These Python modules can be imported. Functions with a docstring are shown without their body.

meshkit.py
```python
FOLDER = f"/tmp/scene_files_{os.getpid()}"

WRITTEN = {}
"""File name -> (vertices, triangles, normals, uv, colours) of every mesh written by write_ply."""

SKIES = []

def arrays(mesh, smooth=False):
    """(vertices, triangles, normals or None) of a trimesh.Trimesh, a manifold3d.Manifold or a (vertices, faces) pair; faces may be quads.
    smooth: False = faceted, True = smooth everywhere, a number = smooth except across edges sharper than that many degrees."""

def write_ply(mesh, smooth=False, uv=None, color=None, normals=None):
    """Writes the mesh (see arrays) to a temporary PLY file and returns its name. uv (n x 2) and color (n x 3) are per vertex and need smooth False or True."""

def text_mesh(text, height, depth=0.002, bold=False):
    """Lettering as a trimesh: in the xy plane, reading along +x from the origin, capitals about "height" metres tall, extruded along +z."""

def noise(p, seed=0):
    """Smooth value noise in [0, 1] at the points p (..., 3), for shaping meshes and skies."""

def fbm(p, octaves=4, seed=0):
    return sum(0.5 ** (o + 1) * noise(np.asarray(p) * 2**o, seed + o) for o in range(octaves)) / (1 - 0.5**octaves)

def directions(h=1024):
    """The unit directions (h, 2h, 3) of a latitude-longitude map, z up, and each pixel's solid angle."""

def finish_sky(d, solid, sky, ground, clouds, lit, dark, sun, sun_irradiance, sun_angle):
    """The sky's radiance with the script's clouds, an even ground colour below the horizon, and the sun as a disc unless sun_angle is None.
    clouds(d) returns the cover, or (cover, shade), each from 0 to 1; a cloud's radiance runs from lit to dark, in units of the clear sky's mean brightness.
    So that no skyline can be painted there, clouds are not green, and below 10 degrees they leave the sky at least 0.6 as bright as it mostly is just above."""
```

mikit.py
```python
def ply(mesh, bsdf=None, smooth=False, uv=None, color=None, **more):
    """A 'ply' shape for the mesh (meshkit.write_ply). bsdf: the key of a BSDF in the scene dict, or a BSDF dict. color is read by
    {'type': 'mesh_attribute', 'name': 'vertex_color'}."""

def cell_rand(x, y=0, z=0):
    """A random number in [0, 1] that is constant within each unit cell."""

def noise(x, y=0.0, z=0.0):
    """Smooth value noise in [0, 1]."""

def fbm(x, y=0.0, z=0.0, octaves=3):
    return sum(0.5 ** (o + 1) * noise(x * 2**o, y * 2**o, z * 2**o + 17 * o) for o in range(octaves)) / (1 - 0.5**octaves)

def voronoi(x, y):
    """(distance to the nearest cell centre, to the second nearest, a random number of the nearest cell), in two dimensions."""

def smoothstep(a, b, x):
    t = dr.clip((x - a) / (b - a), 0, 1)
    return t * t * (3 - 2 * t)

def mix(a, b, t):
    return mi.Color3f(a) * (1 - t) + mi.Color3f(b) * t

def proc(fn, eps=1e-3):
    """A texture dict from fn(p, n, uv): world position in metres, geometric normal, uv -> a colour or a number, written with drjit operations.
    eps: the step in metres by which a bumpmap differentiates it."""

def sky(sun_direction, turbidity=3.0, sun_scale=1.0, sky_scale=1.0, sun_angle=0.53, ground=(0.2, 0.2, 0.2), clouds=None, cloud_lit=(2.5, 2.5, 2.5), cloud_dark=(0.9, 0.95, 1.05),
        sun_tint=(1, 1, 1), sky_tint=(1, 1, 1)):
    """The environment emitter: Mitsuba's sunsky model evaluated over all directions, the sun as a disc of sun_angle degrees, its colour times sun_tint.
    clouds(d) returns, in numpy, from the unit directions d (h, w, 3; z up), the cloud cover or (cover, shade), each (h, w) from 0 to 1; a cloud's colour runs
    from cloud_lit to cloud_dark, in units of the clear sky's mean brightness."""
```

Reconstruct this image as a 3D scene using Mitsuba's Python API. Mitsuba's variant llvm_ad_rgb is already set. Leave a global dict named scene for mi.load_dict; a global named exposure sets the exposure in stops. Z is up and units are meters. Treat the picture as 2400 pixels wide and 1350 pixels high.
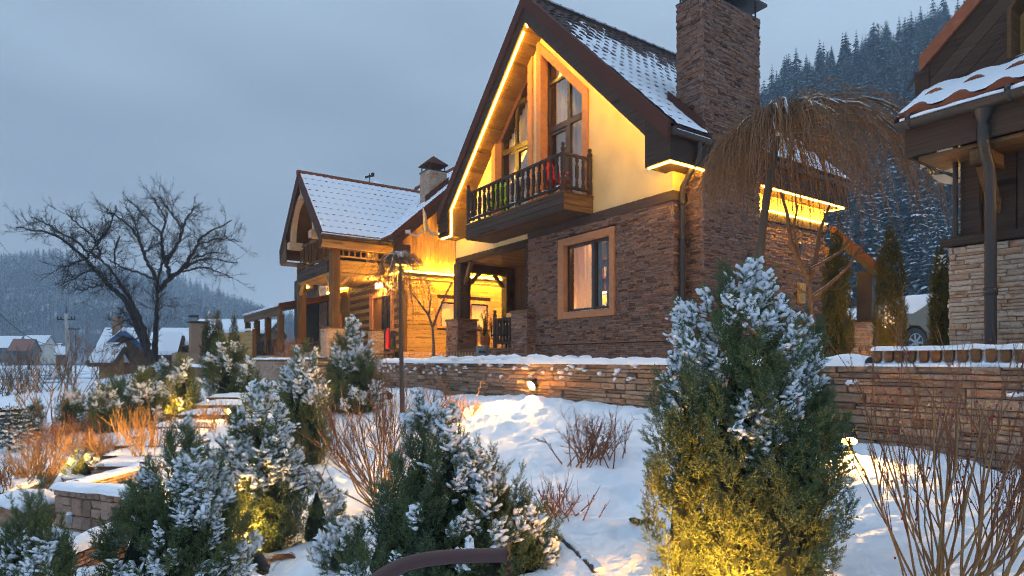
import math, random
import numpy as np, trimesh, manifold3d
import drjit as dr
import mitsuba as mi
import mikit, meshkit
from mikit import noise, fbm, voronoi, smoothstep, mix, cell_rand
from scipy.interpolate import RBFInterpolator
from scipy.spatial import cKDTree
T = mi.ScalarTransform4f
scene, labels = {}, {}
# ---------------------------------------------------------------- camera, sky, exposure
# x runs into the houses, y along their fronts away from the camera, z up; the eye is at the origin
FPX, HOR = 1449.0, 845.0                       # focal length and horizon row measured on the 2400 px wide photograph
A0 = math.atan2(1000.0, FPX)
CA, SA = math.cos(A0), math.sin(A0)
scene['camera'] = {'type': 'perspective', 'fov': math.degrees(2 * math.atan(1200 / FPX)), 'fov_axis': 'x', 'near_clip': 0.05, 'far_clip': 6000.0,
                   'principal_point_offset_y': (675.0 - HOR) / 1350.0,
                   'to_world': T().look_at(origin=[0, 0, 0], target=[SA, CA, 0], up=[0, 0, 1]), 'medium': {'type': 'ref', 'id': 'haze_air'}}
exposure = 4.62                                # dusk: the scene is dim and exposed long
DUSK = 1 / 16

def clouds(d):
    el = np.clip(d[..., 2], 0, 1)
    n = meshkit.fbm(np.stack([d[..., 0] * 2.2, d[..., 1] * 2.2, d[..., 2] * 5.5], -1), 4, 3)
    n2 = meshkit.fbm(np.stack([d[..., 0] * 1.1 + 4, d[..., 1] * 1.1, d[..., 2] * 2.5], -1), 3, 9)
    v = 1.0 + 1.0 * el ** 2 + 0.60 * (n - 0.5) + 0.85 * (n2 - 0.5)      # an even overcast, lighter overhead
    return np.ones_like(el), np.clip((2.1 - v) / 1.45, 0, 1)

SKY_K = np.array([0.222, 0.304, 0.405]) / 0.0305
scene['sky'] = mikit.sky((-0.6, 0.75, 0.16), turbidity=4, sun_scale=0.03 * DUSK, sky_scale=0.5 * DUSK, sun_angle=40, ground=(0.55, 0.57, 0.6), clouds=clouds,
                         cloud_lit=tuple(2.1 * SKY_K), cloud_dark=tuple(0.65 * SKY_K))
scene['sky']['sampling_weight'] = 6.0
HAZE = 0.00065

# ---------------------------------------------------------------- helpers
def at(px, py, d):
    """the point seen at pixel (px, py) of the photograph, d metres in front of the eye"""
    a = (px - 1200.0) / FPX * d
    return np.array([SA * d + CA * a, CA * d - SA * a, (HOR - py) / FPX * d])

def proj(p):
    p = np.asarray(p, float); d = SA * p[..., 0] + CA * p[..., 1]; a = CA * p[..., 0] - SA * p[..., 1]
    return 1200 + FPX * a / d, HOR - FPX * p[..., 2] / d, d

rng = np.random.default_rng(7)
BOXF = np.array([[0, 2, 1], [0, 3, 2], [4, 5, 6], [4, 6, 7], [0, 1, 5], [0, 5, 4], [1, 2, 6], [1, 6, 5], [2, 3, 7], [2, 7, 6], [3, 0, 4], [3, 4, 7]])

def nrm(v):
    v = np.asarray(v, float); return v / (np.linalg.norm(v) + 1e-12)

class M:
    """collects pieces of one mesh; uv.x of every piece is its tone"""
    def __init__(s): s.v, s.f, s.t, s.n = [], [], [], 0
    def add(s, v, f, tone=None):
        v = np.asarray(v, float); f = np.asarray(f, int)
        if f.shape[1] == 4: f = np.vstack([f[:, [0, 1, 2]], f[:, [0, 2, 3]]])
        tone = rng.random() if tone is None else tone
        t = np.empty((len(v), 2))
        if np.ndim(tone) == 2: t[:] = tone
        else: t[:, 0] = tone; t[:, 1] = rng.random()
        s.v.append(v); s.f.append(f + s.n); s.t.append(t); s.n += len(v); return s
    def box(s, x0, x1, y0, y1, z0, z1, tone=None):
        return s.add([[x0, y0, z0], [x1, y0, z0], [x1, y1, z0], [x0, y1, z0], [x0, y0, z1], [x1, y0, z1], [x1, y1, z1], [x0, y1, z1]], BOXF, tone)
    def hexa(s, p8, tone=None):
        return s.add(p8, BOXF, tone)
    def cbox(s, x0, x1, y0, y1, z0, z1, c=0.01, tone=None):
        """a box with chamfered edges"""
        b = np.array([[x0, y0, z0], [x1, y1, z1]], float); pts = []
        for i in (0, 1):
            for j in (0, 1):
                for k in (0, 1):
                    p = np.array([b[i, 0], b[j, 1], b[k, 2]]); q = np.array([1 - 2 * i, 1 - 2 * j, 1 - 2 * k]) * c
                    for ax in range(3):
                        r = p + q; r[ax] = p[ax]; pts.append(r)
        h = trimesh.convex.convex_hull(np.array(pts)); return s.add(h.vertices, h.faces, tone)
    def beam(s, p0, p1, w, h, up=(0, 0, 1), tone=None):
        p0, p1 = np.asarray(p0, float), np.asarray(p1, float); d = nrm(p1 - p0); a = nrm(np.cross(up, d)); b = np.cross(d, a)
        c = [(-w / 2, -h / 2), (w / 2, -h / 2), (w / 2, h / 2), (-w / 2, h / 2)]
        return s.add([p + a * i + b * j for p in (p0, p1) for i, j in c], BOXF, tone)
    def prism(s, poly, fn, a, b, tone=None):
        """polygon (n x 2) extruded: fn(p2, t) -> 3-d at t = a and t = b"""
        from shapely.geometry import Polygon
        poly = np.asarray(poly, float); n = len(poly)
        v = [fn(p, a) for p in poly] + [fn(p, b) for p in poly]
        tv, tf = trimesh.creation.triangulate_polygon(Polygon(poly), engine='earcut')
        idx = cKDTree(poly).query(tv)[1]; tf = idx[tf]
        f = [list(t) for t in tf] + [[t[0] + n, t[2] + n, t[1] + n] for t in tf]
        for i in range(n):
            j = (i + 1) % n; f += [[i, j, j + n], [i, j + n, i + n]]
        return s.add(v, f, tone)
    def tube(s, pts, radii, sides=6, tone=None, cap=True):
        p = np.asarray(pts, float); r = np.broadcast_to(radii, (len(p),)); t = np.gradient(p, axis=0); t /= np.linalg.norm(t, axis=1, keepdims=True) + 1e-12
        ref = np.array([0, 0, 1.0]) if abs(t[:, 2]).mean() < 0.85 else np.array([1.0, 0, 0])
        a = np.cross(t, ref); a /= np.linalg.norm(a, axis=1, keepdims=True) + 1e-12; b = np.cross(t, a)
        ang = np.arange(sides) * 2 * np.pi / sides
        v = (p[:, None] + r[:, None, None] * (np.cos(ang)[None, :, None] * a[:, None] + np.sin(ang)[None, :, None] * b[:, None])).reshape(-1, 3)
        i, j = np.meshgrid(np.arange(len(p) - 1), np.arange(sides), indexing='ij')
        q = np.stack([i * sides + j, i * sides + (j + 1) % sides, (i + 1) * sides + (j + 1) % sides, (i + 1) * sides + j], -1).reshape(-1, 4)
        f = np.vstack([q[:, [0, 1, 2]], q[:, [0, 2, 3]]])
        if cap:
            n0 = (len(p) - 1) * sides
            f = np.vstack([f, [[0, k + 1, k] for k in range(1, sides - 1)], [[n0, n0 + k, n0 + k + 1] for k in range(1, sides - 1)]])
        return s.add(v, f, tone)
    def lathe(s, prof, c, sides=8, tone=None, axis=None):
        """prof: (radius, height) rows, turned about the upright through c"""
        prof = np.asarray(prof, float); n = len(prof); ang = np.arange(sides) * 2 * np.pi / sides + np.pi / sides
        v = np.stack([prof[:, :1] * np.cos(ang), prof[:, :1] * np.sin(ang), np.repeat(prof[:, 1:], sides, 1)], -1).reshape(-1, 3)
        i, j = np.meshgrid(np.arange(n - 1), np.arange(sides), indexing='ij')
        q = np.stack([i * sides + j, i * sides + (j + 1) % sides, (i + 1) * sides + (j + 1) % sides, (i + 1) * sides + j], -1).reshape(-1, 4)
        f = np.vstack([q[:, [0, 1, 2]], q[:, [0, 2, 3]], [[0, k + 1, k] for k in range(1, sides - 1)], [[(n - 1) * sides, (n - 1) * sides + k, (n - 1) * sides + k + 1] for k in range(1, sides - 1)]])
        if axis is not None:
            z = nrm(axis); x = nrm(np.cross([0, 0, 1], z)) if abs(z[2]) < 0.95 else np.array([1.0, 0, 0]); y = np.cross(z, x); v = v @ np.stack([x, y, z])
        return s.add(v + np.asarray(c, float), f, tone)
    def blob(s, c, r, sub=1, rough=0.25, tone=None, seed=0):
        m = ICO[sub]; v = m.vertices.copy(); n = meshkit.noise(v * 1.7 + np.asarray(c) * 3.1 + 20, seed)
        return s.add(v * (1 + rough * (2 * n[:, None] - 1)) * np.asarray(r, float) + np.asarray(c, float), m.faces, tone)
    def data(s): return np.vstack(s.v), np.vstack(s.f), np.vstack(s.t)

ICO = [trimesh.creation.icosphere(subdivisions=k) for k in range(4)]
def fresh(name):
    if name not in scene and name not in used_names: used_names.add(name); return name
    k = 1
    while f'{name}_{k:03d}' in scene or f'{name}_{k:03d}' in used_names: k += 1
    used_names.add(f'{name}_{k:03d}'); return f'{name}_{k:03d}'
used_names = set()
LAST = {}
def part(parent, name, m, bsdf, smooth=False, label=None, kind=None, **more):
    """one entry of the scene under its parent (None: top level)"""
    base = name if parent is None else f'{parent}__{name}'
    k = LAST.get(base, -1) + 1
    while True:
        key = base if k == 0 else f'{base}_{k:03d}'
        if key not in scene and not (parent is None and key in used_names): break
        k += 1
    LAST[base] = k
    if parent is None: used_names.add(key)
    v, f, t = m.data()
    scene[key] = mikit.ply((v, f), bsdf, smooth, uv=t, **more)
    if label or kind:
        labels[key] = {}
        if label: labels[key]['label'] = label
        if kind: labels[key]['kind'] = kind
    return key
def thing(name, label, cat, group=None, kind=None):
    key = fresh(name); tag(key, label, cat, group, kind); return key
def tag(key, label=None, cat=None, group=None, kind=None):
    labels[key] = {k: v for k, v in (('label', label), ('category', cat), ('group', group), ('kind', kind)) if v}
    return key
def lamp(rgb, w=1.0): return {'type': 'area', 'radiance': {'type': 'rgb', 'value': [float(c) * DUSK for c in rgb]}, 'sampling_weight': float(w)}

# ---------------------------------------------------------------- materials (uv.x carries the tone of each piece)
def C(*c): return mi.Color3f(*c)
def two(b): return {'type': 'twosided', 'bsdf': b}
def pal(cols):
    """a palette lookup by tone"""
    def f(t):
        t = mi.Float(t) * (len(cols) - 1); out = C(*cols[0])
        for i in range(1, len(cols)): out = mix(out, cols[i], dr.clip(t - (i - 1), 0, 1))
        return out
    return f
def rgb(c): return {'type': 'rgb', 'value': [float(x) for x in c]}
def plain(name, c, rough=0.6, metal=0.0, spec=0.5):
    scene[name] = two({'type': 'principled', 'base_color': rgb(c), 'roughness': rough, 'metallic': metal, 'specular': spec})
def proc_mat(name, fn, rough=0.8, bump=None, scale=0.01, spec=0.3, eps=2e-3):
    b = {'type': 'principled', 'base_color': mikit.proc(fn), 'roughness': rough, 'specular': spec}
    if bump is not None: b = {'type': 'bumpmap', 'arbitrary': mikit.proc(bump, eps), 'scale': scale, 'bsdf': b}
    scene[name] = two(b)

def stone_fn(cols, sc=1.0, spot=0.35):
    p_ = pal(cols)
    def f(p, n, uv):
        a = fbm(p.x * 14 * sc + uv.x * 90, p.y * 14 * sc, p.z * 26 * sc + uv.x * 40, 3)
        c = p_(dr.clip(uv.x + 0.5 * (a - 0.5), 0, 1))
        return c * (0.72 + 0.56 * fbm(p.x * 55 * sc, p.y * 55 * sc, p.z * 75 * sc, 2)) * (1 - spot * smoothstep(0.58, 0.75, a))
    return f
def stone_bump(p, n, uv): return fbm(p.x * 30, p.y * 30, p.z * 60, 3)
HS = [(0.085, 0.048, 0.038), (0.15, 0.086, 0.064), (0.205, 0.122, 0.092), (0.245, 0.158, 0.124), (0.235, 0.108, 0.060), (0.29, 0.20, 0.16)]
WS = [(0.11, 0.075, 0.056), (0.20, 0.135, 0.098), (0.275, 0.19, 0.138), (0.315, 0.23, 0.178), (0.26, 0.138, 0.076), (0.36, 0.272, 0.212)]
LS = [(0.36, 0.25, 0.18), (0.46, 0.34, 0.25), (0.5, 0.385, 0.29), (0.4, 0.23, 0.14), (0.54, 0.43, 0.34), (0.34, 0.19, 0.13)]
proc_mat('m_stone_house', stone_fn(HS), 0.85, stone_bump, 0.008)
proc_mat('m_stone_wall', stone_fn(WS), 0.85, stone_bump, 0.010)
proc_mat('m_stone_light', stone_fn(LS), 0.85, stone_bump, 0.008)
plain('m_mortar', (0.045, 0.036, 0.032), 0.95)
def wood_fn(cols, ax):
    p_ = pal(cols)
    def f(p, n, uv):
        q = (p.x, p.y, p.z); s = [60.0, 60.0, 60.0]; s[ax] = 3.0
        g = fbm(q[0] * s[0] + uv.x * 50, q[1] * s[1], q[2] * s[2] + uv.y * 50, 3)
        k = noise(q[0] * (2 if ax == 0 else 9) + uv.x * 70, q[1] * (2 if ax == 1 else 9), q[2] * (2 if ax == 2 else 9))
        return p_(dr.clip(0.15 + 0.7 * uv.x + 0.6 * (g - 0.5), 0, 1)) * (0.75 + 0.5 * g) * (1 - 0.5 * smoothstep(0.8, 0.92, k))
    return f
DK = [(0.040, 0.025, 0.019), (0.058, 0.037, 0.028), (0.078, 0.052, 0.040)]
BR = [(0.085, 0.045, 0.022), (0.125, 0.068, 0.032), (0.165, 0.095, 0.045)]
HO = [(0.27, 0.15, 0.05), (0.38, 0.22, 0.075), (0.46, 0.275, 0.10)]
for nm, cols, ro in (('dark', DK, 0.7), ('brown', BR, 0.6), ('honey', HO, 0.6)):
    for ax, an in ((0, 'x'), (1, 'y'), (2, 'z')):
        if nm == 'dark' and ax != 1: continue
        proc_mat(f'm_{nm}_{an}', wood_fn(cols, ax), ro, spec=0.2)
scene['m_dark_x'] = scene['m_dark_z'] = scene['m_dark_y']
proc_mat('m_plaster', lambda p, n, uv: C(0.67, 0.52, 0.27) * (0.80 + 0.34 * fbm(p.x * 2.2, p.y * 2.2, p.z * 1.4, 4)), 0.95, lambda p, n, uv: fbm(p.x * 40, p.y * 40, p.z * 40, 3), 0.006, 0.1)
proc_mat('m_surround', lambda p, n, uv: C(0.43, 0.20, 0.10) * (0.85 + 0.3 * fbm(p.x * 12, p.y * 12, p.z * 12, 3)), 0.8, None, spec=0.2)
proc_mat('m_verge', lambda p, n, uv: C(0.085, 0.030, 0.02) * (0.75 + 0.5 * fbm(p.x * 60, p.y * 60, p.z * 60, 2)), 0.8)
proc_mat('m_tile', lambda p, n, uv: pal([(0.030, 0.020, 0.018), (0.055, 0.030, 0.025), (0.085, 0.040, 0.030)])(uv.x) * (0.7 + 0.6 * fbm(p.x * 20, p.y * 20, p.z * 20, 3)), 0.7)
proc_mat('m_tile_red', lambda p, n, uv: pal([(0.16, 0.05, 0.028), (0.22, 0.075, 0.04), (0.27, 0.095, 0.05)])(uv.x) * (0.7 + 0.6 * fbm(p.x * 20, p.y * 20, p.z * 20, 3)), 0.7)
plain('m_metal_dark', (0.045, 0.036, 0.033), 0.42, 0.0, 0.4)
plain('m_black', (0.012, 0.012, 0.013), 0.5)
plain('m_frame', (0.045, 0.028, 0.018), 0.35)
plain('m_grey_metal', (0.33, 0.34, 0.35), 0.4, 0.6)
scene['m_glass'] = {'type': 'thindielectric', 'int_ior': 1.52}
scene['m_light'] = {'type': 'diffuse', 'reflectance': rgb((0.7, 0.6, 0.4))}
def snow_col(p, n, uv): return C(0.83, 0.86, 0.91) * (0.95 + 0.1 * fbm(p.x * 5, p.y * 5, p.z * 5, 2))
proc_mat('m_snow', snow_col, 0.7, lambda p, n, uv: fbm(p.x * 18, p.y * 18, p.z * 18, 4), 0.02, 0.25)
proc_mat('m_snow_ground', lambda p, n, uv: C(0.84, 0.87, 0.92) * (0.94 + 0.1 * fbm(p.x * 2, p.y * 2, p.z * 2, 3)), 0.7,
         lambda p, n, uv: 0.5 * fbm(p.x * 3.2, p.y * 3.2, 0, 4) + 0.26 * fbm(p.x * 13, p.y * 13, 0, 4), 0.14, 0.25, 5e-3)
scene['m_snow_soft'] = two({'type': 'diffuse', 'reflectance': rgb((0.85, 0.88, 0.93))})
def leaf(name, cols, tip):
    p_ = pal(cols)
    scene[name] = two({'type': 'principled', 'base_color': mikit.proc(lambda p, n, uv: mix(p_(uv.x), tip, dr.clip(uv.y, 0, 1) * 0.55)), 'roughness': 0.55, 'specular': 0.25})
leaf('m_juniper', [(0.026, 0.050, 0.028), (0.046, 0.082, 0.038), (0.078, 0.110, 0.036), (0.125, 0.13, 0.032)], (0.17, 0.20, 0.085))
leaf('m_thuja', [(0.035, 0.04, 0.014), (0.06, 0.06, 0.018), (0.085, 0.075, 0.022)], (0.12, 0.11, 0.04))
leaf('m_spruce', [(0.012, 0.024, 0.022), (0.02, 0.036, 0.032), (0.028, 0.05, 0.046)], (0.04, 0.07, 0.07))
plain('m_bark', (0.075, 0.06, 0.05), 0.9)
plain('m_bark_black', (0.022, 0.019, 0.02), 0.9)
plain('m_twig_red', (0.20, 0.085, 0.042), 0.7)
plain('m_twig_brown', (0.13, 0.075, 0.04), 0.8)
plain('m_twig_gold', (0.32, 0.18, 0.075), 0.8)
plain('m_twig_weep', (0.20, 0.11, 0.055), 0.8)
plain('m_core', (0.016, 0.026, 0.014), 0.95)
plain('m_berry', (0.22, 0.012, 0.015), 0.4)
# ---------------------------------------------------------------- ground
XW, XL, YJ, YE = 5.6, 4.2, 13.6, 21.2            # retaining wall planes and where the wall steps out
GP = [(2400, 1095, 4.48), (1950, 1015, 5.63), (1500, 940, 7.58), (1250, 918, 9.39), (1000, 912, 12.3), (905, 915, 13.4), (2100, 1350, 3.2), (1400, 1350, 3.3), (1400, 1100, 5.2),
      (1450, 1200, 4.3), (1200, 1050, 6.3), (1800, 1350, 3.1), (2400, 1350, 2.9), (1250, 1350, 3.3), (1000, 1350, 3.5), (650, 1330, 4.7), (620, 1290, 5.2), (750, 1270, 5.6),
      (880, 1190, 6.3), (700, 1180, 7.2), (1000, 1000, 9.2), (830, 950, 10.8), (715, 1100, 8.3), (540, 985, 11.6), (480, 1000, 11), (430, 970, 13), (650, 915, 15.0), (590, 905, 17.5),
      (300, 1100, 8.3), (240, 1080, 9), (200, 1265, 6.3), (70, 1130, 8), (0, 1050, 10), (150, 1030, 11), (0, 1350, 4.6), (250, 1350, 4.6), (100, 1250, 6), (470, 930, 17), (540, 925, 15.5),
      (425, 970, 13.2), (340, 1000, 12), (395, 900, 17), (300, 910, 20), (345, 885, 27), (250, 900, 26), (330, 860, 31), (100, 930, 32), (0, 950, 30), (180, 905, 42), (50, 905, 50)]
gp = np.array([at(*g) for g in GP])
STEPS = [(600, 905, 15.6, 1.2), (548, 932, 14.0, 1.1), (520, 950, 13.0, 1.1), (486, 972, 12.2, 1.1), (430, 1000, 11.3, 1.1), (395, 1022, 10.6, 1.1), (360, 1043, 9.8, 1.1), (333, 1066, 9.3, 1.0), (310, 1090, 8.8, 1.0)]
gp = np.vstack([gp] + [[at(px, py, d) + np.array([-SA * .45, -CA * .45, -.22]), at(px, py, d) + np.array([SA * .4, CA * .4, -.06])] for px, py, d, _ in STEPS])
extra = [(-2, -2, -1.66), (0, 0, -1.65), (2, -1, -1.3), (1, 3, -1.5), (-3, 4, -1.7), (5.6, -2, -.8), (5.6, -8, -.9), (0, -8, -1.7), (-8, 0, -1.9), (-8, 8, -1.8), (-14, 14, -2.3), (-18, 30, -2.6), (6, 24, -.6), (10, 34, -.3), (16, 34, 0), (5.6, 12, -.55), (4.2, 15, -.6), (4.2, 20, -.7)]
gp = np.vstack([gp, extra])
rbf = RBFInterpolator(gp[:, :2], gp[:, 2], kernel='linear', smoothing=0.35)
def base_z(x, y):
    x, y = np.asarray(x, float), np.asarray(y, float); shp = x.shape; q = np.stack([x.ravel(), y.ravel()], 1)
    z = rbf(np.clip(q, [-26, -14], [22, 46])).reshape(shp)
    d = SA * x + CA * y; a = CA * x - SA * y; r = np.hypot(x, y)
    far = np.clip((r - 34) / 22, 0, 1); far = far * far * (3 - 2 * far)
    vz = -2.7 + 2.3 * np.clip((a + 0.12 * d) / 25, 0, 1) + 0.0 * d
    z = z * (1 - far) + vz * far
    behind = 1 / (1 + np.exp(-np.clip(np.where(y < YJ, x - 6.4, x - 5.0) * 6, -40, 40))) * (y < 24) * (r < 40)      # the ground passes low under the terrace
    return z * (1 - behind) + np.minimum(z, -0.5) * behind
RUT = at(2030, 1170, 4.0)                              # trodden snow by the right-hand lamp, and a line of footprints
PRINTS = [at(px, py, d)[:2] for px, py, d in ((1470, 1290, 3.9), (1440, 1235, 4.3), (1465, 1180, 4.7), (1425, 1140, 5.0), (1440, 1100, 5.4), (1210, 1075, 6.0), (1260, 1030, 6.6), (1225, 1000, 7.0), (1285, 985, 7.4), (1560, 1330, 3.5), (1540, 1275, 3.8))]
def near_noise(x, y):
    p = np.stack([x, y, 0 * x], -1); r = np.hypot(x, y); k = np.clip(1.3 - r / 30, 0, 1)
    tread = meshkit.noise(p * 3.4, 5); foot = np.where(tread < 0.32, (tread - 0.32) * 0.30, 0)
    d0 = np.hypot(x - RUT[0], y - RUT[1]); rut = np.exp(-(d0 / 0.75) ** 2) * 0.09 * (meshkit.fbm(p * 7.0, 3, 12) - 0.45)
    for (fx, fy) in PRINTS: foot = foot - 0.055 * np.exp(-((np.hypot(x - fx, y - fy) / 0.11) ** 4))
    return rut + k * (0.12 * (meshkit.fbm(p * 0.9, 3, 1) - 0.5) + 0.06 * (meshkit.fbm(p * 3.0, 3, 2) - 0.5) + 0.022 * (meshkit.fbm(p * 11.0, 2, 8) - 0.5) + foot)
def ground_z(x, y):
    x, y = np.asarray(x, float), np.asarray(y, float)
    return base_z(x, y) + near_noise(x, y)
def on_ground(px, py, guess):
    """where the ray of the pixel meets the ground, looked for near the guessed distance"""
    ds = np.linspace(max(1.2, guess * 0.6), guess * 1.6, 160); P = np.array([at(px, py, d) for d in ds]); h = P[:, 2] - ground_z(P[:, 0], P[:, 1])
    s = np.nonzero((h[:-1] > 0) & (h[1:] <= 0))[0]
    if len(s): P0 = P[s[np.argmin(abs(ds[s] - guess))]]
    else: P0 = at(px, py, guess)
    P0 = P0.copy(); P0[2] = float(ground_z(P0[0], P0[1])); return P0
def gz(x, y): return float(ground_z(np.array([x]), np.array([y]))[0])

def polar_sheet():
    ths = np.concatenate([np.linspace(-0.78, 0.78, 520), np.linspace(0.80, 2 * math.pi - 0.80, 40)])   # angle from the view axis
    rs = np.concatenate([[0.0], np.geomspace(0.9, 30, 270), np.geomspace(31, 5000, 50)])
    th, r = np.meshgrid(ths, rs)
    d, a = r * np.cos(th), r * np.sin(th); x, y = SA * d + CA * a, CA * d - SA * a
    z = ground_z(x, y); n = len(ths)
    v = np.stack([x, y, z], -1).reshape(-1, 3)
    i, j = np.meshgrid(np.arange(len(rs) - 1), np.arange(n), indexing='ij'); j2 = (j + 1) % n
    q = np.stack([i * n + j, (i + 1) * n + j, (i + 1) * n + j2, i * n + j2], -1).reshape(-1, 4)
    return v, np.vstack([q[:, [0, 1, 2]], q[:, [0, 2, 3]]])
scene['ground'] = mikit.ply(polar_sheet(), 'm_snow_ground', True); tag('ground', 'snow covered garden slope and valley floor', None, None, 'structure')

# the terrace the houses stand on: snow over paving, with a lumpy edge
def terrace():
    m = M()
    poly = [(XW + .12, -6), (60, -6), (60, 60), (8, 60), (XL + .12, YE + 2), (XL + .12, YJ + .15), (XW + .12, YJ + .15)]
    m.prism(poly, lambda p, t: (p[0], p[1], t), -0.5, -0.10, 0.5); return m
part(None, 'terrace', terrace(), 'm_snow_ground'); tag('terrace', 'flat snowy terrace in front of the houses', None, None, 'structure')
def snow_cap(parent, pts, w, h, seed, name='snow_cap', n_per=14, bump=.35, step=.06):
    """a rounded ridge of snow along the polyline pts (top edge of a wall)"""
    pts = np.asarray(pts, float); seg = np.linalg.norm(np.diff(pts, axis=0), axis=1); tot = seg.sum(); n = max(6, int(tot / step)); cum = np.r_[0, np.cumsum(seg)]
    s = np.linspace(0, tot, n); P = np.stack([np.interp(s, cum, pts[:, i]) for i in range(3)], 1); t = np.gradient(P, axis=0); t /= np.linalg.norm(t, axis=1, keepdims=True); side = np.stack([-t[:, 1], t[:, 0], 0 * s], 1); side /= np.linalg.norm(side, axis=1, keepdims=True)
    k = 11; an = np.linspace(0, math.pi, k); rows = []
    wn = meshkit.fbm(np.stack([s * 1.3, 0 * s + seed, 0 * s], 1), 3, seed); hn = meshkit.fbm(np.stack([s * 1.1, 0 * s + seed * 3, 0 * s], 1), 4, seed + 1); h2 = meshkit.noise(np.stack([s * 9, 0 * s, 0 * s + seed], 1), 2)
    for a in an:
        hh = h * (1 - bump + 2 * bump * hn + .35 * (h2 - .5)) ; lump = meshkit.noise(np.stack([s * 7, 0 * s + a * 2, 0 * s + seed], 1), 6) - .5
        ww = w / 2 * (1 + .3 * (meshkit.noise(np.stack([s * 5, 0 * s + (a > 1.57), 0 * s], 1), 3) - .5))
        rows.append(P + side * (np.cos(a) * ww)[:, None] + np.array([0, 0, 1.0]) * (np.maximum(hh, .008) * np.sin(a) ** .55 + h * .4 * lump * math.sin(a) - .006)[:, None])
    v = np.stack(rows, 1).reshape(-1, 3); I, J = np.meshgrid(np.arange(n - 1), np.arange(k - 1), indexing='ij'); f = np.stack([I * k + J, I * k + J + 1, (I + 1) * k + J + 1, (I + 1) * k + J], -1).reshape(-1, 4)
    m = M(); m.add(v, f, .5); part(parent, name, m, 'm_snow', True, kind='stuff')
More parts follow.
